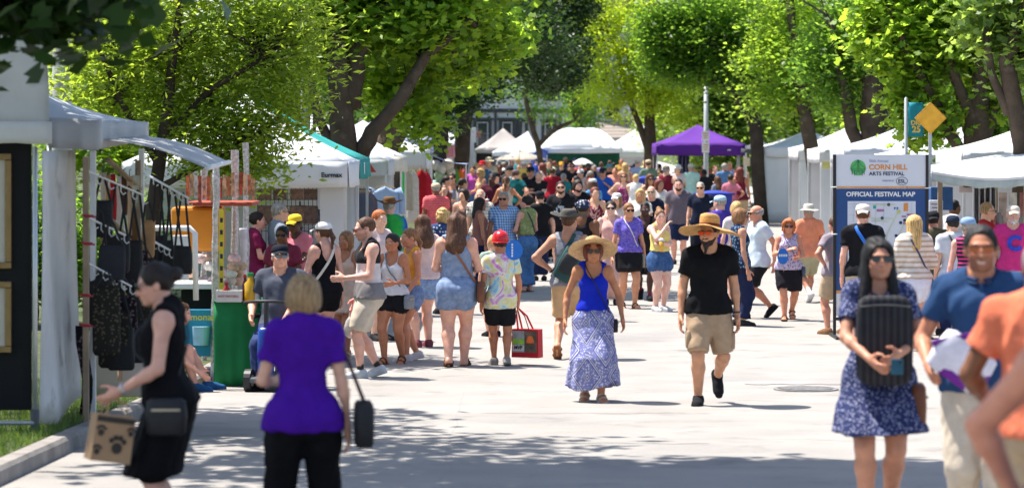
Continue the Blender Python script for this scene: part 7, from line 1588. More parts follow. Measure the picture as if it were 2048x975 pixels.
p('whitetee', 1515, 408, 636, d=112, w=1.15, skin='tan', hair=('fringe', 'grey'), glasses=DK, arms=('swingb', 'carry'), legs='walkl', top=tee(S(206, 220, 230), hem=.46), bot=shorts(S(36, 36, 40), len=.9), shoes=BS, label='grey haired man in white tee and black shorts walking left')
p('curlyr', 1577, 436, 640, d=178, sex='f', w=1.15, skin='tan', hair=('curly', 'red'), glasses=S(60, 30, 40), arms=('hold', 'chest'), legs='walkr', top=slv(S(196, 184, 210), 'floral', S(110, 90, 140), 1.2, hem=.5), bot=shorts(S(36, 34, 40), len=.85), shoes=SA, label='red curly haired woman in floral tank and black shorts holding a blue fan')
p('coral', 1618, 408, 604, d=14, w=1.15, skin='tan', hair=('short', 'grey'), hat=('safari', S(206, 200, 190), S(196, 190, 180)), arms=('down', 'hold'), legs='walkr', top=tee(S(236, 146, 112), hem=.47), bot=shorts(S(180, 172, 140), len=.92), shoes=WS, sock=(S(226, 226, 228), .30), label='man in coral shirt and pale sun hat walking away')
p('hidm', 1672, 432, 668, d=30, w=1.1, skin='tan', hair=('short', 'brown'), arms=('hip', 'down'), legs='wide', top=tee(S(150, 138, 146)), bot=shorts(KH), shoes=('shoe', S(130, 96, 70)), label='man in mauve tee half hidden behind the map board')
p('mapm', 1726, 410, s=157., d=-8, w=1.05, skin='fair', hair=('short', 'brown'), hat=('capback', S(214, 206, 200)), arms=('down', 'down'), top=tee(S(30, 30, 34)), bot=shorts(S(196, 180, 160)), shoes=WS, label='man in black tee and white cap reading the map board')
p('mapw', 1829, 430, s=161., d=6, sex='f', w=1.08, skin='fair', hair=('long', 'blond', 1.15), arms=('hold', 'hold'), legs='stand', top=dict(kind='long', mat=cloth(S(226, 216, 206), 'stripe', S(190, 168, 148), 1.3), loose=1, hem=.53, ease=.014), bot=skirt(S(226, 226, 240), hem=.385, flare=.02), shoes=SW, label='woman with long blonde hair in striped sweater and white skirt at the map board')
p('olive', 1866, 424, s=149., d=-4, w=1.12, skin='tan', hair=('short', 'dark'), hat=('capback', S(34, 34, 38)), top=tee(S(104, 96, 74)), bot=shorts(S(120, 112, 108)), label='man in olive tee and black cap right of the map board')
p('whiteback', 1906, 432, s=152., d=10, w=1.05, skin='fair', hair=('short', 'dark'), hat=('cap', S(44, 52, 72)), top=tee(S(210, 214, 222)), bot=pants(NV), label='man in white tee and navy cap with yellow bag')
p('denimcap', 1937, 436, s=163., d=-20, sex='f', skin='fair', hair=('short', 'grey'), hat=('cap', S(140, 168, 204)), yaw=-.4, top=slv(S(50, 34, 48), 'stripe', S(208, 70, 130), 1.0), bot=pants(S(200, 184, 160)), label='woman in denim blue cap and pink striped vest')
p('pinkm', 2026, 412, s=149., d=176, w=1.12, skin='fair', hair=('short', 'white'), beard=('white', 0), hat=('cap', S(220, 210, 196)), arms=('down', 'down'), smile=1, top=tee(S(216, 60, 134)), bot=shorts(S(200, 178, 150)), label='white bearded man in hot pink tee with blue letter and beige cap')
p('whiteshirt', 1906, 400, s=128., d=-62, skin='brown', hair=('short', 'black'), arms=('down', 'reach'), top=dict(kind='long', sleeve=1.2, mat=cloth(WH), loose=1), bot=pants(NV), label='dark haired man in white shirt reaching towards the right stall')
p('redm', 1972, 406, s=141., d=-86, w=1.15, skin='fair', hair=('short', 'ash'), glasses=S(120, 110, 110), arms=('hold', 'down'), top=tee(S(160, 40, 44)), bot=pants(NV), label='man in red shirt and glasses facing right at the stall')
# ---- the crowd further down the street
BGP = [
 (905, 346, 82, 160, 'f', S(130, 140, 160), 'tank', 'dark', None, 'woman in slate tank by the balloons'),
 (924, 356, 86, -60, 'f', S(176, 180, 200), 'slv', 'dark', None, 'woman in lilac grey top beside the balloons'),
 (946, 332, 64, 170, 'f', S(190, 90, 180), 'tee', 'dark', None, 'woman in magenta tee at the far left stall'),
 (984, 347, 84, 176, 'm', S(84, 34, 50), 'tee', 'black', None, 'man in dark wine tee holding a red cup'),
 (965, 322, 62, 160, 'm', S(60, 90, 120), 'tee', 'auburn', ('cap', S(190, 40, 50)), 'person in red cap by the far stalls'),
 (962, 338, 70, 120, 'f', S(222, 190, 150), 'tank', 'blond', None, 'curly blonde woman in sand top far left'),
 (977, 316, 58, 175, 'm', S(214, 200, 176), 'tee', 'grey', ('safari', S(226, 212, 184), S(226, 212, 184)), 'man in cream sun hat in the far crowd'),
 (1012, 352, 86, -8, 'f', S(196, 190, 178), 'tank', 'brown', None, 'woman with brown ponytail and cream dungarees, back turned'),
 (1031, 340, 76, -30, 'm', S(22, 90, 92), 'tee', 'brown', ('cap', S(120, 96, 100)), 'man in dark teal tee and plaid cap'),
 (1020, 330, 66, 20, 'm', S(70, 66, 70), 'tee', 'dark', ('cap', S(70, 70, 76)), 'man in charcoal tee and grey cap, back turned'),
 (1062, 334, 72, 150, 'm', S(34, 34, 44), 'tee', 'black', ('cap', S(36, 42, 60)), 'man in black tee with folded arms'),
 (1048, 322, 60, -20, 'm', S(220, 190, 90), 'tee', 'grey', ('cap', S(230, 228, 226)), 'man in mustard tee and white cap'),
 (1085, 326, 64, 60, 'f', S(230, 222, 214), 'tank', 'auburn', None, 'woman with long auburn hair in white dress'),
 (1100, 318, 50, 178, 'm', S(38, 46, 82), 'tee', 'red', None, 'tall ginger man in navy tee and shorts'),
 (1123, 324, 53, 165, 'm', S(36, 40, 48), 'tee', 'blond', ('cap', S(226, 166, 60)), 'man in amber cap and dark tee'),
 (1145, 326, 60, 172, 'f', S(36, 36, 42), 'tee', 'dark', None, 'woman in black tee and sunglasses holding a can'),
 (1162, 338, 70, 150, 'f', S(226, 204, 196), 'slv', 'dark', ('cap', S(226, 224, 222)), 'woman in white visor cap and blush top'),
 (1177, 326, 60, 176, 'm', S(36, 46, 70), 'tee', 'black', None, 'dark haired man in navy tee under the white umbrella'),
 (1206, 336, 72, 165, 'm', S(40, 90, 180), 'tee', 'grey', ('cap', S(40, 46, 58)), 'man in royal blue tee and dark cap'),
 (1218, 328, 60, -40, 'm', S(50, 54, 60), 'tee', 'grey', ('cap', S(70, 150, 170)), 'man in charcoal tee and turquoise cap'),
 (1186, 358, 88, 30, 'f', S(90, 150, 200), 'tee', 'brown', ('cap', S(200, 206, 214)), 'woman in sky blue tee and pale cap'),
 (1247, 344, 76, 178, 'f', S(130, 50, 96), 'dress', 'lightbrown', None, 'woman in plum patterned dress by the blue bin'),
 (1250, 326, 62, 0, 'f', S(226, 196, 180), 'slv', 'blond', None, 'blonde woman in peach top, back turned'),
 (1275, 318, 60, -10, 'm', S(160, 176, 206), 'tee', 'grey', ('cap', S(200, 190, 176)), 'man in pale blue shirt and tan cap, back turned'),
 (1297, 320, 63, 12, 'm', S(110, 130, 116), 'tee', 'brown', ('cap', S(196, 176, 150)), 'man in sage green tee and khaki cap'),
 (1300, 348, 84, 190, 'f', S(232, 200, 180), 'tank', 'brown', None, 'woman with long curly brown hair and peach top'),
 (1318, 358, 88, -150, 'f', S(226, 216, 210), 'tee', 'auburn', None, 'auburn haired woman in cream top near the officers'),
 (1332, 332, 74, -20, 'm', S(110, 32, 50), 'slv', 'grey', ('cap', S(130, 116, 106)), 'man in burgundy sleeveless tee and brown cap'),
 (1281, 378, 103, 176, 'f', S(230, 224, 220), 'tee', 'blond', None, 'long haired blonde woman in white tee and red sunglasses'),
 (1234, 386, 108, 160, 'f', S(228, 206, 200), 'tee', 'lightbrown', ('cap', S(232, 230, 230)), 'young woman in white cap holding a yellow drink'),
 (1356, 330, 66, 170, 'f', S(214, 196, 196), 'tee', 'white', ('bucket', S(230, 226, 220), S(230, 226, 220)), 'woman in white bucket hat before the purple canopy'),
 (1382, 328, 66, -4, 'm', S(176, 214, 204), 'tee', 'grey', ('cap', S(196, 190, 170)), 'man in mint green tee, back turned'),
 (1408, 338, 66, -12, 'm', S(36, 36, 42), 'tee', 'black', None, 'man in black tee beside the grey pole, back turned'),
 (1449, 326, 63, 0, 'm', S(90, 130, 182), 'tee', 'grey', None, 'man in mid blue shirt before the purple canopy'),
 (1461, 348, 74, -10, 'f', S(200, 120, 140), 'tee', 'dark', None, 'woman in rose tee with hair up, back turned'),
 (1480, 334, 72, 4, 'f', S(112, 36, 56), 'tank', 'auburn', None, 'woman in dark red halter top, back turned'),
 (1523, 348, 60, 2, 'f', S(232, 212, 196), 'tank', 'lightbrown', None, 'woman with very long hair and olive skirt at the clothes rack'),
 (1548, 328, 58, -6, 'm', S(50, 66, 104), 'tee', 'dark', None, 'man in navy floral shirt and shorts at the clothes rack'),
 (892, 352, 84, -100, 'f', S(120, 70, 60), 'tank', 'dark', None, 'woman in rust tank facing the balloons'),
 (1000, 328, 62, 170, 'm', S(30, 34, 44), 'tee', 'black', None, 'man in ink black tee in the far crowd'),
 (1435, 352, 72, 30, 'f', S(120, 130, 150), 'tee', 'brown', None, 'woman in dusty blue tee behind the blue bin'),
]
brnd = random.Random(21)
for i, (x, ty, s_, d_, sx, c_, kd, hr, ht, lab) in enumerate(BGP):
    k = dict(sex=sx, skin=brnd.choice(['fair', 'tan', 'warm', 'fair', 'olive']) if hr != 'black' else brnd.choice(['brown', 'dark', 'tan']), w=brnd.uniform(.98, 1.22), label=lab)
    st = 'short' if sx == 'm' else {'auburn': 'long', 'brown': 'wavy', 'lightbrown': 'long', 'blond': 'curly' if 'curly' in lab else 'long'}.get(hr, 'pony')
    if 'ponytail' in lab: st = 'pony'
    if 'hair up' in lab: st = 'bun'
    k['hair'] = (st, hr, 1.0 if 'very long' not in lab else 1.5)
    if ht: k['hat'] = ht
    if brnd.random() < .45 and 100 < abs(d_): k['glasses'] = DK if 'red sunglasses' not in lab else S(170, 50, 40)
    if kd == 'dress': k['dress'] = dict(kind='tank', mat=cloth(c_, 'floral', S(200, 140, 170), .7), hem=.55, bot=dict(kind='skirt', hem=.33, flare=.03))
    else:
        k['top'] = {'tee': tee, 'tank': tank, 'slv': slv}[kd](c_, *(('floral', S(120, 140, 180), .8) if 'floral' in lab else ()))
        if 'white dress' in lab: k['bot'] = skirt(c_, hem=.33, flare=.03)
        elif 'olive skirt' in lab: k['bot'] = skirt(OL, hem=.38, flare=.02)
        else: k['bot'] = brnd.choice([shorts(NV), shorts(KH), shorts(BK), shorts(*dn()), pants(*dn()), pants(BK)])
    k['shoes'] = brnd.choice([BS, WS, SA]); k['arms'] = (brnd.choice(['down', 'hold', 'down', 'strap']), brnd.choice(['down', 'hold', 'down', 'hip'])); k['legs'] = brnd.choice(['stand', 'stepl', 'stepr', 'stand'])
    if 'folded arms' in lab: k['arms'] = ('cross', 'cross')
    if 'holding' in lab: k['arms'] = ('down', 'hold')
    p('bg%d' % i, x, ty, s=float(s_), d=d_, **k)
CN = {'ochre': S(200, 160, 80), 'brick': S(170, 70, 60), 'cobalt': S(50, 80, 170), 'forest green': S(40, 90, 60), 'lemon': S(232, 220, 130), 'white': S(226, 224, 222), 'black': S(34, 34, 38), 'lilac': S(180, 160, 210), 'teal': S(40, 130, 135), 'salmon': S(230, 150, 130), 'steel grey': S(130, 134, 142), 'navy': S(38, 46, 80), 'mint': S(170, 214, 196), 'crimson': S(170, 30, 50)}
TW = {}; HC = ['dark', 'brown', 'blond', 'grey', 'black', 'auburn']; seen = set(); n_ = 0
zones = [(950, 1290, 44, 56, 26), (1310, 1500, 50, 60, 7), (985, 1340, 62, 80, 14)]
for x0, x1, s0, s1, cnt in zones:
    for i in range(cnt):
        x = x0+(x1-x0)*(i+.5)/cnt+brnd.uniform(-6, 6); s_ = brnd.uniform(s0, s1); sx = brnd.choice('mf'); H_ = brnd.uniform(1.60, 1.68) if sx == 'f' else brnd.uniform(1.68, 1.8)
        while True:
            cn = brnd.choice(list(CN)); hr = brnd.choice(HC); key = (cn, hr, sx)
            if key not in seen: seen.add(key); break
        d_ = brnd.choice([0, 10, -15, 180, 170, 190, 90, -90, 175, 185]); kd = tee if brnd.random() < .65 else (tank if sx == 'f' else slv)
        k = dict(sex=sx, H=H_, skin=brnd.choice(['fair', 'tan', 'warm', 'brown', 'fair']), w=brnd.uniform(.98, 1.2), hair=(('short' if sx == 'm' else brnd.choice(['long', 'pony', 'bob', 'wavy'])), hr, 1.0), top=kd(CN[cn]), bot=brnd.choice([shorts(NV), shorts(KH), shorts(BK), shorts(*dn()), pants(*dn())]), arms=(brnd.choice(['down', 'hold', 'cross']), brnd.choice(['down', 'hold', 'hip'])), legs=brnd.choice(['stand', 'stepl', 'stepr', 'walkl']))
        if brnd.random() < .3 and sx == 'm': k['hat'] = ('cap', brnd.choice([WH, NV, BK, KH]))
        tw_ = next((kk for kk in TW if TW[kk] < 3 and kk[1] == sx and kk[2] == ('hat' in k) and kk[3] == (kd is tee)), None)
        if tw_ and brnd.random() < .85: TW[tw_] += 1; k['twin'] = tw_[0]; k['mx'] = brnd.choice((1, -1)) if False else 1; d_ += brnd.uniform(-25, 25)
        else: TW[('cr%d' % n_, sx, 'hat' in k, kd is tee)] = 0
        p('cr%d' % n_, x, 0, s=s_, d=d_, group='distant festival crowd', label='%s in %s %s with %s hair, small in the distant crowd' % ('man' if sx == 'm' else 'woman', cn, 'tee' if kd is tee else 'sleeveless top', hr), **k); n_ += 1
build_people()
# ================================================================ what people wear and carry
def local(key, name, label, cat, group=None):
    root, sp = PROOT[key]; o = empty(name, root.location, R(sp['d']), label, cat, group); return o, sp['P'], sp['H'], sp
def soft_box(m, c, d, e=.45, n=14, rows=((0, .75), (.08, .95), (.5, 1.03), (.92, .95), (1, .72)), R3=None):
    v = []
    for z, k in rows:
        for q in range(n):
            t = 2*math.pi*q/n; cx, sy = math.cos(t), math.sin(t); pp = Vector((d[0]/2*k*math.copysign(abs(cx)**e, cx), d[1]/2*k*math.copysign(abs(sy)**e, sy), d[2]*(z-.5)))
            v.append((R3 @ pp if R3 else pp)+Vector(c))
    f = [(i*n+q, i*n+(q+1) % n, (i+1)*n+(q+1) % n, (i+1)*n+q) for i in range(len(rows)-1) for q in range(n)]; f += [tuple(range(n))[::-1], tuple((len(rows)-1)*n+q for q in range(n))]
    return m.add(v, f)
def crossbody(key, side, label, bag, strap, lo=.52, size=(.20, .07, .16), name='crossbody_bag', r=.012, fwd=0.0, drop=.05):
    o, P, H, sp = local(key, name, label, 'bag'); m = MB(); pts = strap_path(P, H, side, lo, .022); m.tube(pts+[pts[0]], r, 6, flat=.35); m.build('strap', plain('strap%s' % (strap,), strap, .7), o, True)
    c = P.tp((side*(.135+.09*(P.w-1)), fwd, lo-drop))*H; m = MB(); soft_box(m, c, (size[1], size[0], size[2])); b = m.build('pouch', bag if not isinstance(bag, tuple) else plain('leather%s' % (bag,), bag, .55, .15, 10, .2, 30), o, True)
    m = MB(); m.bar(c+np.array([side*size[1]*.53, -size[0]*.35, size[2]*.2]), c+np.array([side*size[1]*.53, size[0]*.35, size[2]*.2]), .012); m.build('zip', plain('zip_metal', (.4, .36, .28), .4, metal=.6), o); return o
BR = S(112, 66, 42)
o, P, H, sp = local('purple', 'shoulder_bag', 'black shoulder bag hanging at the side of the woman in purple', 'bag'); m = MB(); a_ = P.tp((.085, 0, .848))*H; c = P.tp((.205, -.01, .495))*H
for yy in (-.045, .045): m.tube([a_+np.array([0, yy*.3, .01]), a_+np.array([.06, yy, -.10]), c+np.array([0, yy*1.5, .12])], .011, 6, flat=.5)
m.build('strap', plain('strap_wine', (.05, .01, .02), .6), o, True); m = MB(); soft_box(m, c, (.10, .20, .24)); m.build('pouch', plain('bag_black', (.016, .016, .018)), o, True); m = MB(); m.bar(c+np.array([.054, -.07, .06]), c+np.array([.054, .07, .06]), .012); m.build('zip', plain('zip_metal', (.4, .36, .28), .4, metal=.6), o)
crossbody('dress', -1, 'small black bag on the hip of the woman in black', (.014, .014, .016), (.014, .014, .016), lo=.53, size=(.22, .08, .20))
crossbody('cushion', -1, 'brown leather bag with brass fittings on the woman in flowered dress', BR, BR, lo=.50, size=(.24, .10, .26), drop=.08)
crossbody('hatw', -1, 'small black crossbody pouch of the woman in straw hat', (.014, .014, .016), (.014, .014, .016), lo=.52, size=(.14, .05, .13), r=.007)
crossbody('romper', 1, 'tan leather crossbody bag on the denim romper', BR, S(150, 92, 56), lo=.54, size=(.26, .09, .24))
crossbody('whitet', -1, 'grey crossbody bag of the woman in white tank', S(128, 136, 146), S(110, 116, 126), lo=.53, size=(.22, .06, .16), r=.008)
crossbody('cap', -1, 'pale bag on the strap across the black romper', S(206, 200, 192), S(214, 208, 200), lo=.55, size=(.22, .08, .16), r=.018)
crossbody('purplet', -1, 'small grey bag on the white strap of the woman in purple heather', S(150, 150, 140), S(220, 214, 206), lo=.50, size=(.14, .05, .2), r=.010)
crossbody('mapm', 1, 'bright blue and green bag slung on the man reading the map', cloth(S(60, 120, 190), 'tiedye', None, 1.6), S(40, 110, 210), lo=.58, size=(.30, .10, .30), r=.024)
crossbody('whiteback', 1, 'yellow shoulder bag of the man in white tee', S(226, 180, 50), (.02, .02, .02), lo=.52, size=(.26, .10, .26))
crossbody('mapw', 1, 'striped strap and small bag on the woman at the map', S(60, 64, 84), S(70, 76, 100), lo=.53, size=(.18, .06, .14), r=.012)
crossbody('greenw', 1, 'dark blue bag on the woman in wide jeans', S(30, 44, 74), S(30, 44, 74), lo=.52, size=(.22, .08, .24))
crossbody('curlyr', -1, 'small grey blue pouch of the red curly haired woman', S(70, 80, 100), S(70, 80, 100), lo=.54, size=(.16, .06, .14), r=.007)
o, P, H, sp = local('sling', 'sling_bag', 'teal and black sling bag on the back of the man in grey tank', 'bag'); m = MB(); Mr = Matrix.Rotation(R(28), 3, 'Y'); soft_box(m, P.tp((.03, -.115, .655))*H, (.26, .14, .44), R3=Mr); m.build('pouch', plain('sling_teal', S(36, 74, 74), .7, .15, 8, .2, 30), o, True)
m = MB(); c = P.tp((.03, -.16, .655))*H; soft_box(m, c, (.18, .06, .24), R3=Mr); m.build('pocket', plain('sling_black', (.02, .024, .026), .7), o, True); m = MB(); pts = strap_path(P, H, -1, .56, .02); m.tube(pts+[pts[0]], .022, 6, flat=.35); m.build('strap', plain('sling_teal', S(36, 74, 74)), o, True)
# cushion, parcels, cups, shopping bags
o, P, H, sp = local('cushion', 'cushion', 'dark striped rounded cushion hugged by the woman in flowered dress', 'cushion'); m = MB(); n = 22; v = []
for yy, k in ((0, .93), (.02, 1), (.10, 1), (.12, .93)):
    for q in range(n): t = 2*math.pi*q/n; cx, sz = math.cos(t), math.sin(t); v.append(Vector((.165*k*math.copysign(abs(cx)**.35, cx), yy-.02, .265*k*math.copysign(abs(sz)**.35, sz)))+Vector(P.tp((-.01, .100, .655))*H))
m.add(v, [(i*n+q, (i+1)*n+q, (i+1)*n+(q+1) % n, i*n+(q+1) % n) for i in range(3) for q in range(n)]+[tuple(range(n)), tuple(3*n+q for q in range(n))[::-1]]); m.build('cover', cloth(S(44, 44, 48), 'vstripe', S(60, 60, 64), .8), o, True, bevel=.01)
m = MB(); c = P.tp((-.01, .100, .655))*H; m.tube([(c[0]-.15+.30*t/12, c[1]+.103, c[2]+.20+.012*math.sin(t*math.pi/12)) for t in range(13)], .005, 5); m.build('piping', plain('piping', (.10, .10, .105), .7), o)
h_ = hand_at('cushion', 0, .09); o = empty('phone', (h_.x+.05, h_.y-.05, h_.z-.02), 0, 'teal cased phone in the hand under the cushion', 'phone'); m = MB(); m.box((0, 0, 0), (.07, .01, .09)); m.build('case', plain('phone_teal', (.015, .10, .16), .3), o, bevel=.004); m = MB(); m.lathe([(.0, -.002), (.012, -.002), (.012, .002), (0, .002)], 10, (.02, -.008, .025)); m.build('lens', glossy('lens_dark', (.01, .01, .01)), o)
h_ = hand_at('bluem', 1, .05); o = empty('parcel', (h_.x+.16, h_.y-.05, h_.z+.06), 0, 'white and purple plastic parcel held by the man in blue shirt', 'parcel'); m = MB(); soft_box(m, (0, 0, 0), (.34, .10, .24), R3=Matrix.Rotation(R(35), 3, 'Y')); m.build('wrap', cloth(S(232, 226, 236), 'floral', S(120, 50, 150), .12), o, True); m = MB(); m.bar((-.16, -.02, .10), (.10, -.04, .16), .03); m.build('handle', plain('parcel_purple', S(110, 40, 140), .5), o)
h_ = hand_at('orange', 0, .06); o = empty('cup', (h_.x-.02, h_.y-.10, h_.z-.03), 0, 'lavender blue plastic cup held by the man in coral orange', 'cup'); m = MB(); m.lathe([(.036, -.07), (.045, .06), (.047, .07)], 18); m.build('cup_body', plain('cup_blue', S(120, 110, 230), .25), o, True); m = MB(); m.lathe([(.049, .07), (.049, .085), (.03, .095), (0, .095)], 18); m.build('lid', plain('cup_lid', S(170, 160, 240), .3), o, True)
h_ = hand_at('dress', 0, .07); o = empty('paper_bag', (h_.x+.02, h_.y-.08, h_.z-.325), R(22), 'brown paper bag printed with black paw prints', 'bag'); o.scale = (.82, .82, .86); o.rotation_euler[1] = R(9); kraft = plain('kraft', S(176, 140, 104), .8, .1, 8, .15, 30); m = MB()
def bagw(w, d, hgt, mat, par, tp_=.96):
    m = MB(); v = [(sx*w/2*k, sy*d/2*k, z) for z, k in ((0, 1), (hgt, tp_)) for sx, sy in ((-1, -1), (1, -1), (1, 1), (-1, 1))]; v += [(a*.985, b*.97, c) for a, b, c in v[4:]]
    m.add(v, [(0, 3, 2, 1), (0, 1, 5, 4), (1, 2, 6, 5), (2, 3, 7, 6), (3, 0, 4, 7), (4, 5, 9, 8), (5, 6, 10, 9), (6, 7, 11, 10), (7, 4, 8, 11), (8, 9, 10, 11)]); return m.build('sack', mat, par)
bagw(.27, .17, .29, kraft, o); pk = plain('paw_black', (.05, .04, .032), .8)
for cx, cz, k in ((.03, .11, 1), (-.10, .07, .55), (-.09, .19, .6), (.11, .20, .5)):
    m = MB()
    for dx, dz, r in ((0, -.018, .036), (-.042, .028, .017), (-.015, .046, .018), (.017, .046, .018), (.043, .026, .017)): m.lathe([(r*k, -.001), (r*k, .001)], 14, (0, 0, 0)); L0 = 28; m.v[-L0:] = [(cx+dx*k+a, -.0868-c, cz+dz*k+b) for a, b, c in m.v[-L0:]]
    m.build('paw_print', pk, o)
m = MB(); m.box((0, -.0865, .265), (.255, .002, .035)); m.build('band', pk, o)
for yy in (-.07, .07): m = MB(); m.tube([(-.07, yy, .285), (-.06, yy, .37), (0, yy*.6, .395), (.06, yy, .37), (.07, yy, .285)], .005, 6); m.build('handle', kraft, o)
h_ = hand_at('boy', 1, .08); o = empty('shopping_bag', (h_.x+.11, h_.y-.02, h_.z-.55), R(-24), 'red edged reusable shopping bag with photo print carried by the boy', 'bag'); red = plain('bag_red', S(190, 24, 40), .6)
bagw(.34, .14, .33, red, o); m = MB(); m.box((-.08, -.073, .185), (.15, .004, .25)); m.build('print', plain('bag_grey_print', S(150, 156, 158), .6, .3, 9), o); m = MB(); m.box((-.08, -.077, .185), (.148, .003, .06)); m.build('print', plain('bag_green_print', S(140, 190, 70), .6, .3, 12), o); m = MB(); m.box((.075, -.073, .185), (.155, .004, .25)); m.build('print', plain('bag_dark_print', S(96, 80, 66), .6, .5, 12), o); m = MB(); m.lathe([(.0, 0), (.045, 0), (.05, .02), (.03, .08), (0, .085)], 14, (.07, -.076, .17), 1, .1); m.build('print', plain('bag_orange_print', S(226, 110, 50), .6, .3, 12), o, True); m = MB(); m.box((-.08, -.077, .11), (.148, .003, .07)); m.build('label_panel', plain('bag_pale', S(206, 206, 204), .6, .1), o); text('lettering', 'MVP', .055, (-.08, -.0805, .115), ink, o, bold=.002)
for yy in (-.06, .06): m = MB(); m.tube([(-.09, yy, .32), (-.12, yy*.6, .48), (-.13, 0, .58), (-.02, yy*.5, .48), (.05, yy, .32)], .012, 6, flat=.4); m.build('handle', red, o)
def plastic(key, i, label, mat, dz=.34, w=.22):
    h_ = hand_at(key, i, .07); o = empty('plastic_bag', (h_.x, h_.y-.02, h_.z-dz), 0, label, 'bag'); m = MB(); soft_box(m, (0, 0, .13), (w, .12, .26), .7, 16, ((0, .55), (.12, .9), (.4, 1.05), (.75, .8), (1, .35))); m.build('sack', mat, o, True)
    for sg in (-1, 1): m = MB(); m.tube([(sg*.05, 0, .24), (sg*.03, 0, .31), (0, 0, dz)], .010, 6, flat=.5); m.build('handle', mat, o)
    return o
clear = plain('clear_plastic', (.62, .60, .58), .2, .2, 9, .5, 20, trans=.5)
plastic('tankm', 1, 'clear plastic bag with jars held by the tank man', clear); plastic('whitetee', 1, 'lime green printed plastic bag carried by the man in white tee', cloth(S(150, 210, 60), 'floral', S(230, 240, 200), .8)); plastic('coral', 1, 'red and white bag carried by the man in coral shirt', cloth(S(190, 40, 40), 'floral', S(230, 220, 220), .3))
h_ = hand_at('tankm', 1, .05); o = empty('red_folder', (h_.x, h_.y-.04, h_.z+.05), 0, 'thin red folder held upright by the tank man', 'folder'); m = MB(); m.box((0, 0, 0), (.03, .16, .38), m=Matrix.Rotation(R(12), 3, 'Y')); m.build('cover', plain('folder_red', S(200, 40, 50), .5), o, bevel=.004); m = MB(); m.box((.004, -.01, .004), (.02, .15, .37), m=Matrix.Rotation(R(12), 3, 'Y')); m.build('pages', inkw, o)
def drink(key, i, label, c, straw_c, lid=None):
    h_ = hand_at(key, i, .05); o = empty('drink_cup', (h_.x+.03, h_.y-.05, h_.z-.04), 0, label, 'cup'); m = MB(); m.lathe([(.032, -.08), (.045, .08)], 16); m.build('cup_body', plain('drink%s' % (c,), c, .15, .1), o, True); m = MB(); m.lathe([(.048, .08), (.046, .10), (.02, .125), (0, .125)], 16); m.build('lid', plain('lid_pale', lid or (.6, .66, .72), .2), o, True); m = MB(); m.tube([(0, 0, .1), (.005, 0, .2)], .006, 6); m.build('straw', plain('straw%s' % (straw_c,), straw_c, .4), o)
drink('yellow', 0, 'iced amber drink with yellow straw held by the woman in yellow', S(220, 170, 70), S(230, 190, 40)); drink('bg29', 1, 'tall yellow drink held by the young woman in white cap', S(226, 210, 60), S(230, 220, 60)); drink('bg3', 1, 'red plastic cup held by the man in wine tee', S(190, 24, 32), S(200, 40, 40), S(200, 30, 36))
for key, lab in (('curlyr', 'round blue paper fan held by the red curly haired woman'), ('boy', 'round blue paper fan held up beside the boy')):
    if key == 'boy': q = at(1028, 500, 174.)
    else: q = at(1566, 512, 140.)
    o = empty('paper_fan', q, 0, lab, 'fan'); m = MB(); m.lathe([(.0, -.004), (.10, -.004), (.10, .004), (0, .004)], 26); m.v = [(a*(1 if key == 'boy' else .8), c, b*1.15) for a, b, c in m.v]; m.build('leaf', plain('fan_blue', S(30, 110, 200), .5), o); [MB().box(((q_-2)*.026 if key != 'boy' else -.02, -.006, .012 if key != 'boy' else (q_-2)*.032), (.018, .002, .034 if key != 'boy' else .024)).build('print_mark', inkw, o) for q_ in range(5)]; m = MB(); m.bar((0, 0, -.11), (.01, 0, -.22), .014, .006); m.build('stick', wood, o)
# a blue letter on the pink tee
rt, sp = PROOT['pinkm']; t = text('print', 'C', .27, (0, 0, 0), plain('print_blue', S(50, 70, 190), .8, .3, 20), rt, bold=.014, ext=.012); P, H = sp['P'], sp['H']; yb = (np.interp(.72, P.zs, P.b)+.028)*H; t.location = (0, yb, .71*H); t.rotation_euler = (R(90), 0, R(180))
rt, sp = PROOT['hatm']; P, H = sp['P'], sp['H']
for i, sg in ((0, -1), (1, 1)):
    c = (P.hips[i]+.62*(P.knee[i]-P.hips[i]))*H; m = MB(); soft_box(m, c+np.array([sg*.105, .0, 0]), (.045, .15, .17)); pk_ = m.build('cargo_pocket', sp['bot']['mat'], rt, True)
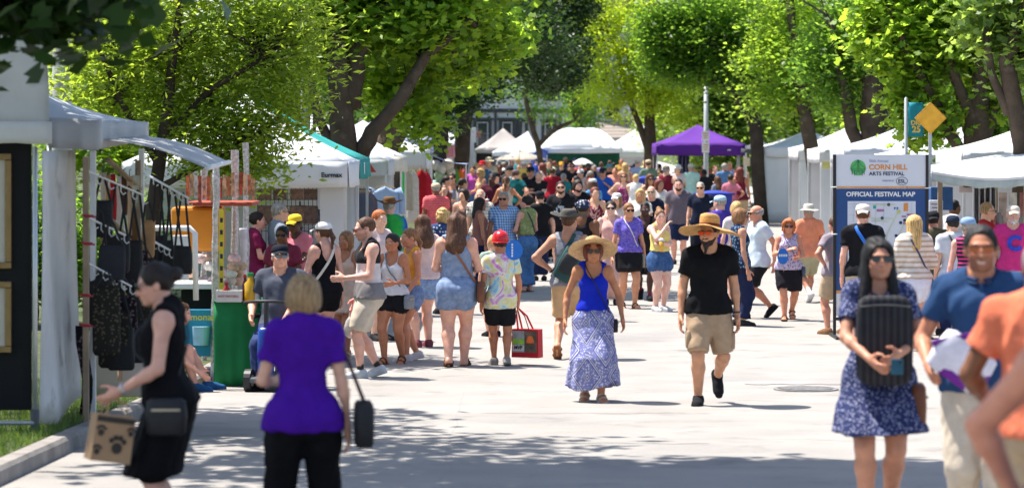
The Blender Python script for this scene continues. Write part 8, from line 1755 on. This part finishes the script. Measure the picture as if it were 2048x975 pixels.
# mobility scooter under the seated man
rt, sp = PROOT['rider']; P, H = sp['P'], sp['H']; o = empty('mobility_scooter', rt.location, R(sp['d']), 'mobility scooter with blue shroud and small dark wheels under the seated man', 'scooter'); seatz = .375*H-.10; dk = plain('scooter_black', (.02, .02, .022), .5, .1)
m = MB(); soft_box(m, (0, -.02, seatz-.02), (.46, .46, .10)); m.build('seat', dk, o, True); m = MB(); soft_box(m, (0, -.27, seatz+.28), (.44, .10, .50)); m.build('backrest', dk, o, True); m = MB(); m.box((0, .22, .13), (.42, .95, .06)); m.build('deck', plain('scooter_grey', (.1, .1, .11), .6), o, bevel=.02); m = MB(); m.box((0, -.05, .3), (.12, .12, .36)); m.build('seat_post', dk, o)
m = MB(); soft_box(m, (0, .62, .42), (.17, .10, .50)); m.build('shroud', plain('scooter_blue', (.015, .07, .36), .3, .05), o, True); m = MB(); m.tube([(-.26, .52, .92), (-.1, .60, .94), (.1, .60, .94), (.26, .52, .92)], .016, 8); m.build('handlebar', dk, o, True); m = MB(); m.tube([(0, .64, .3), (0, .60, .94)], .025, 8); m.build('tiller', dk, o)
for x, y in ((-.19, .58), (.19, .58), (-.23, -.25), (.23, -.25)):
    m = MB(); m.tube([(x-.035, y, .12), (x+.035, y, .12)], .12, 18); wl = m.build('wheel', dk, o); m = MB(); m.tube([(x-.04, y, .12), (x+.04, y, .12)], .06, 12); m.build('hub', alu, wl)
for sx in (-.27, .27): m = MB(); m.box((sx, .02, seatz+.20), (.06, .30, .04)); m.build('armrest', dk, o, bevel=.01)
# mirrored wristwatches and bands
for key, i, lab, c_ in (('dress', 0, 'silver watch on the wrist of the woman in black', (.6, .6, .6)), ('hatm', 0, 'dark wristwatch of the bearded man', (.03, .03, .03)), ('sling', 0, 'dark wristband on the hand on hip', (.03, .02, .02)), ('tankm', 1, 'dark watch on the tank man', (.03, .03, .03))):
    rt, sp = PROOT[key]; P, H = sp['P'], sp['H']; w0 = P.wri[i]*H; d_ = P.hand[i][0]; m = MB(); u = np.cross(d_, [0, 0, 1.]); u = u/np.linalg.norm(u) if np.linalg.norm(u) > .1 else np.array([1., 0, 0]); v_ = np.cross(d_, u); r = .0162*H*P.lw*(.9 if P.f else 1)+.003
    m.tube([w0-d_*.012+r*(math.cos(t*math.pi/10)*u+math.sin(t*math.pi/10)*v_) for t in range(21)], .008, 6); m.build('wristwatch', plain('watch%s' % (c_,), c_, .3, metal=.3), rt)
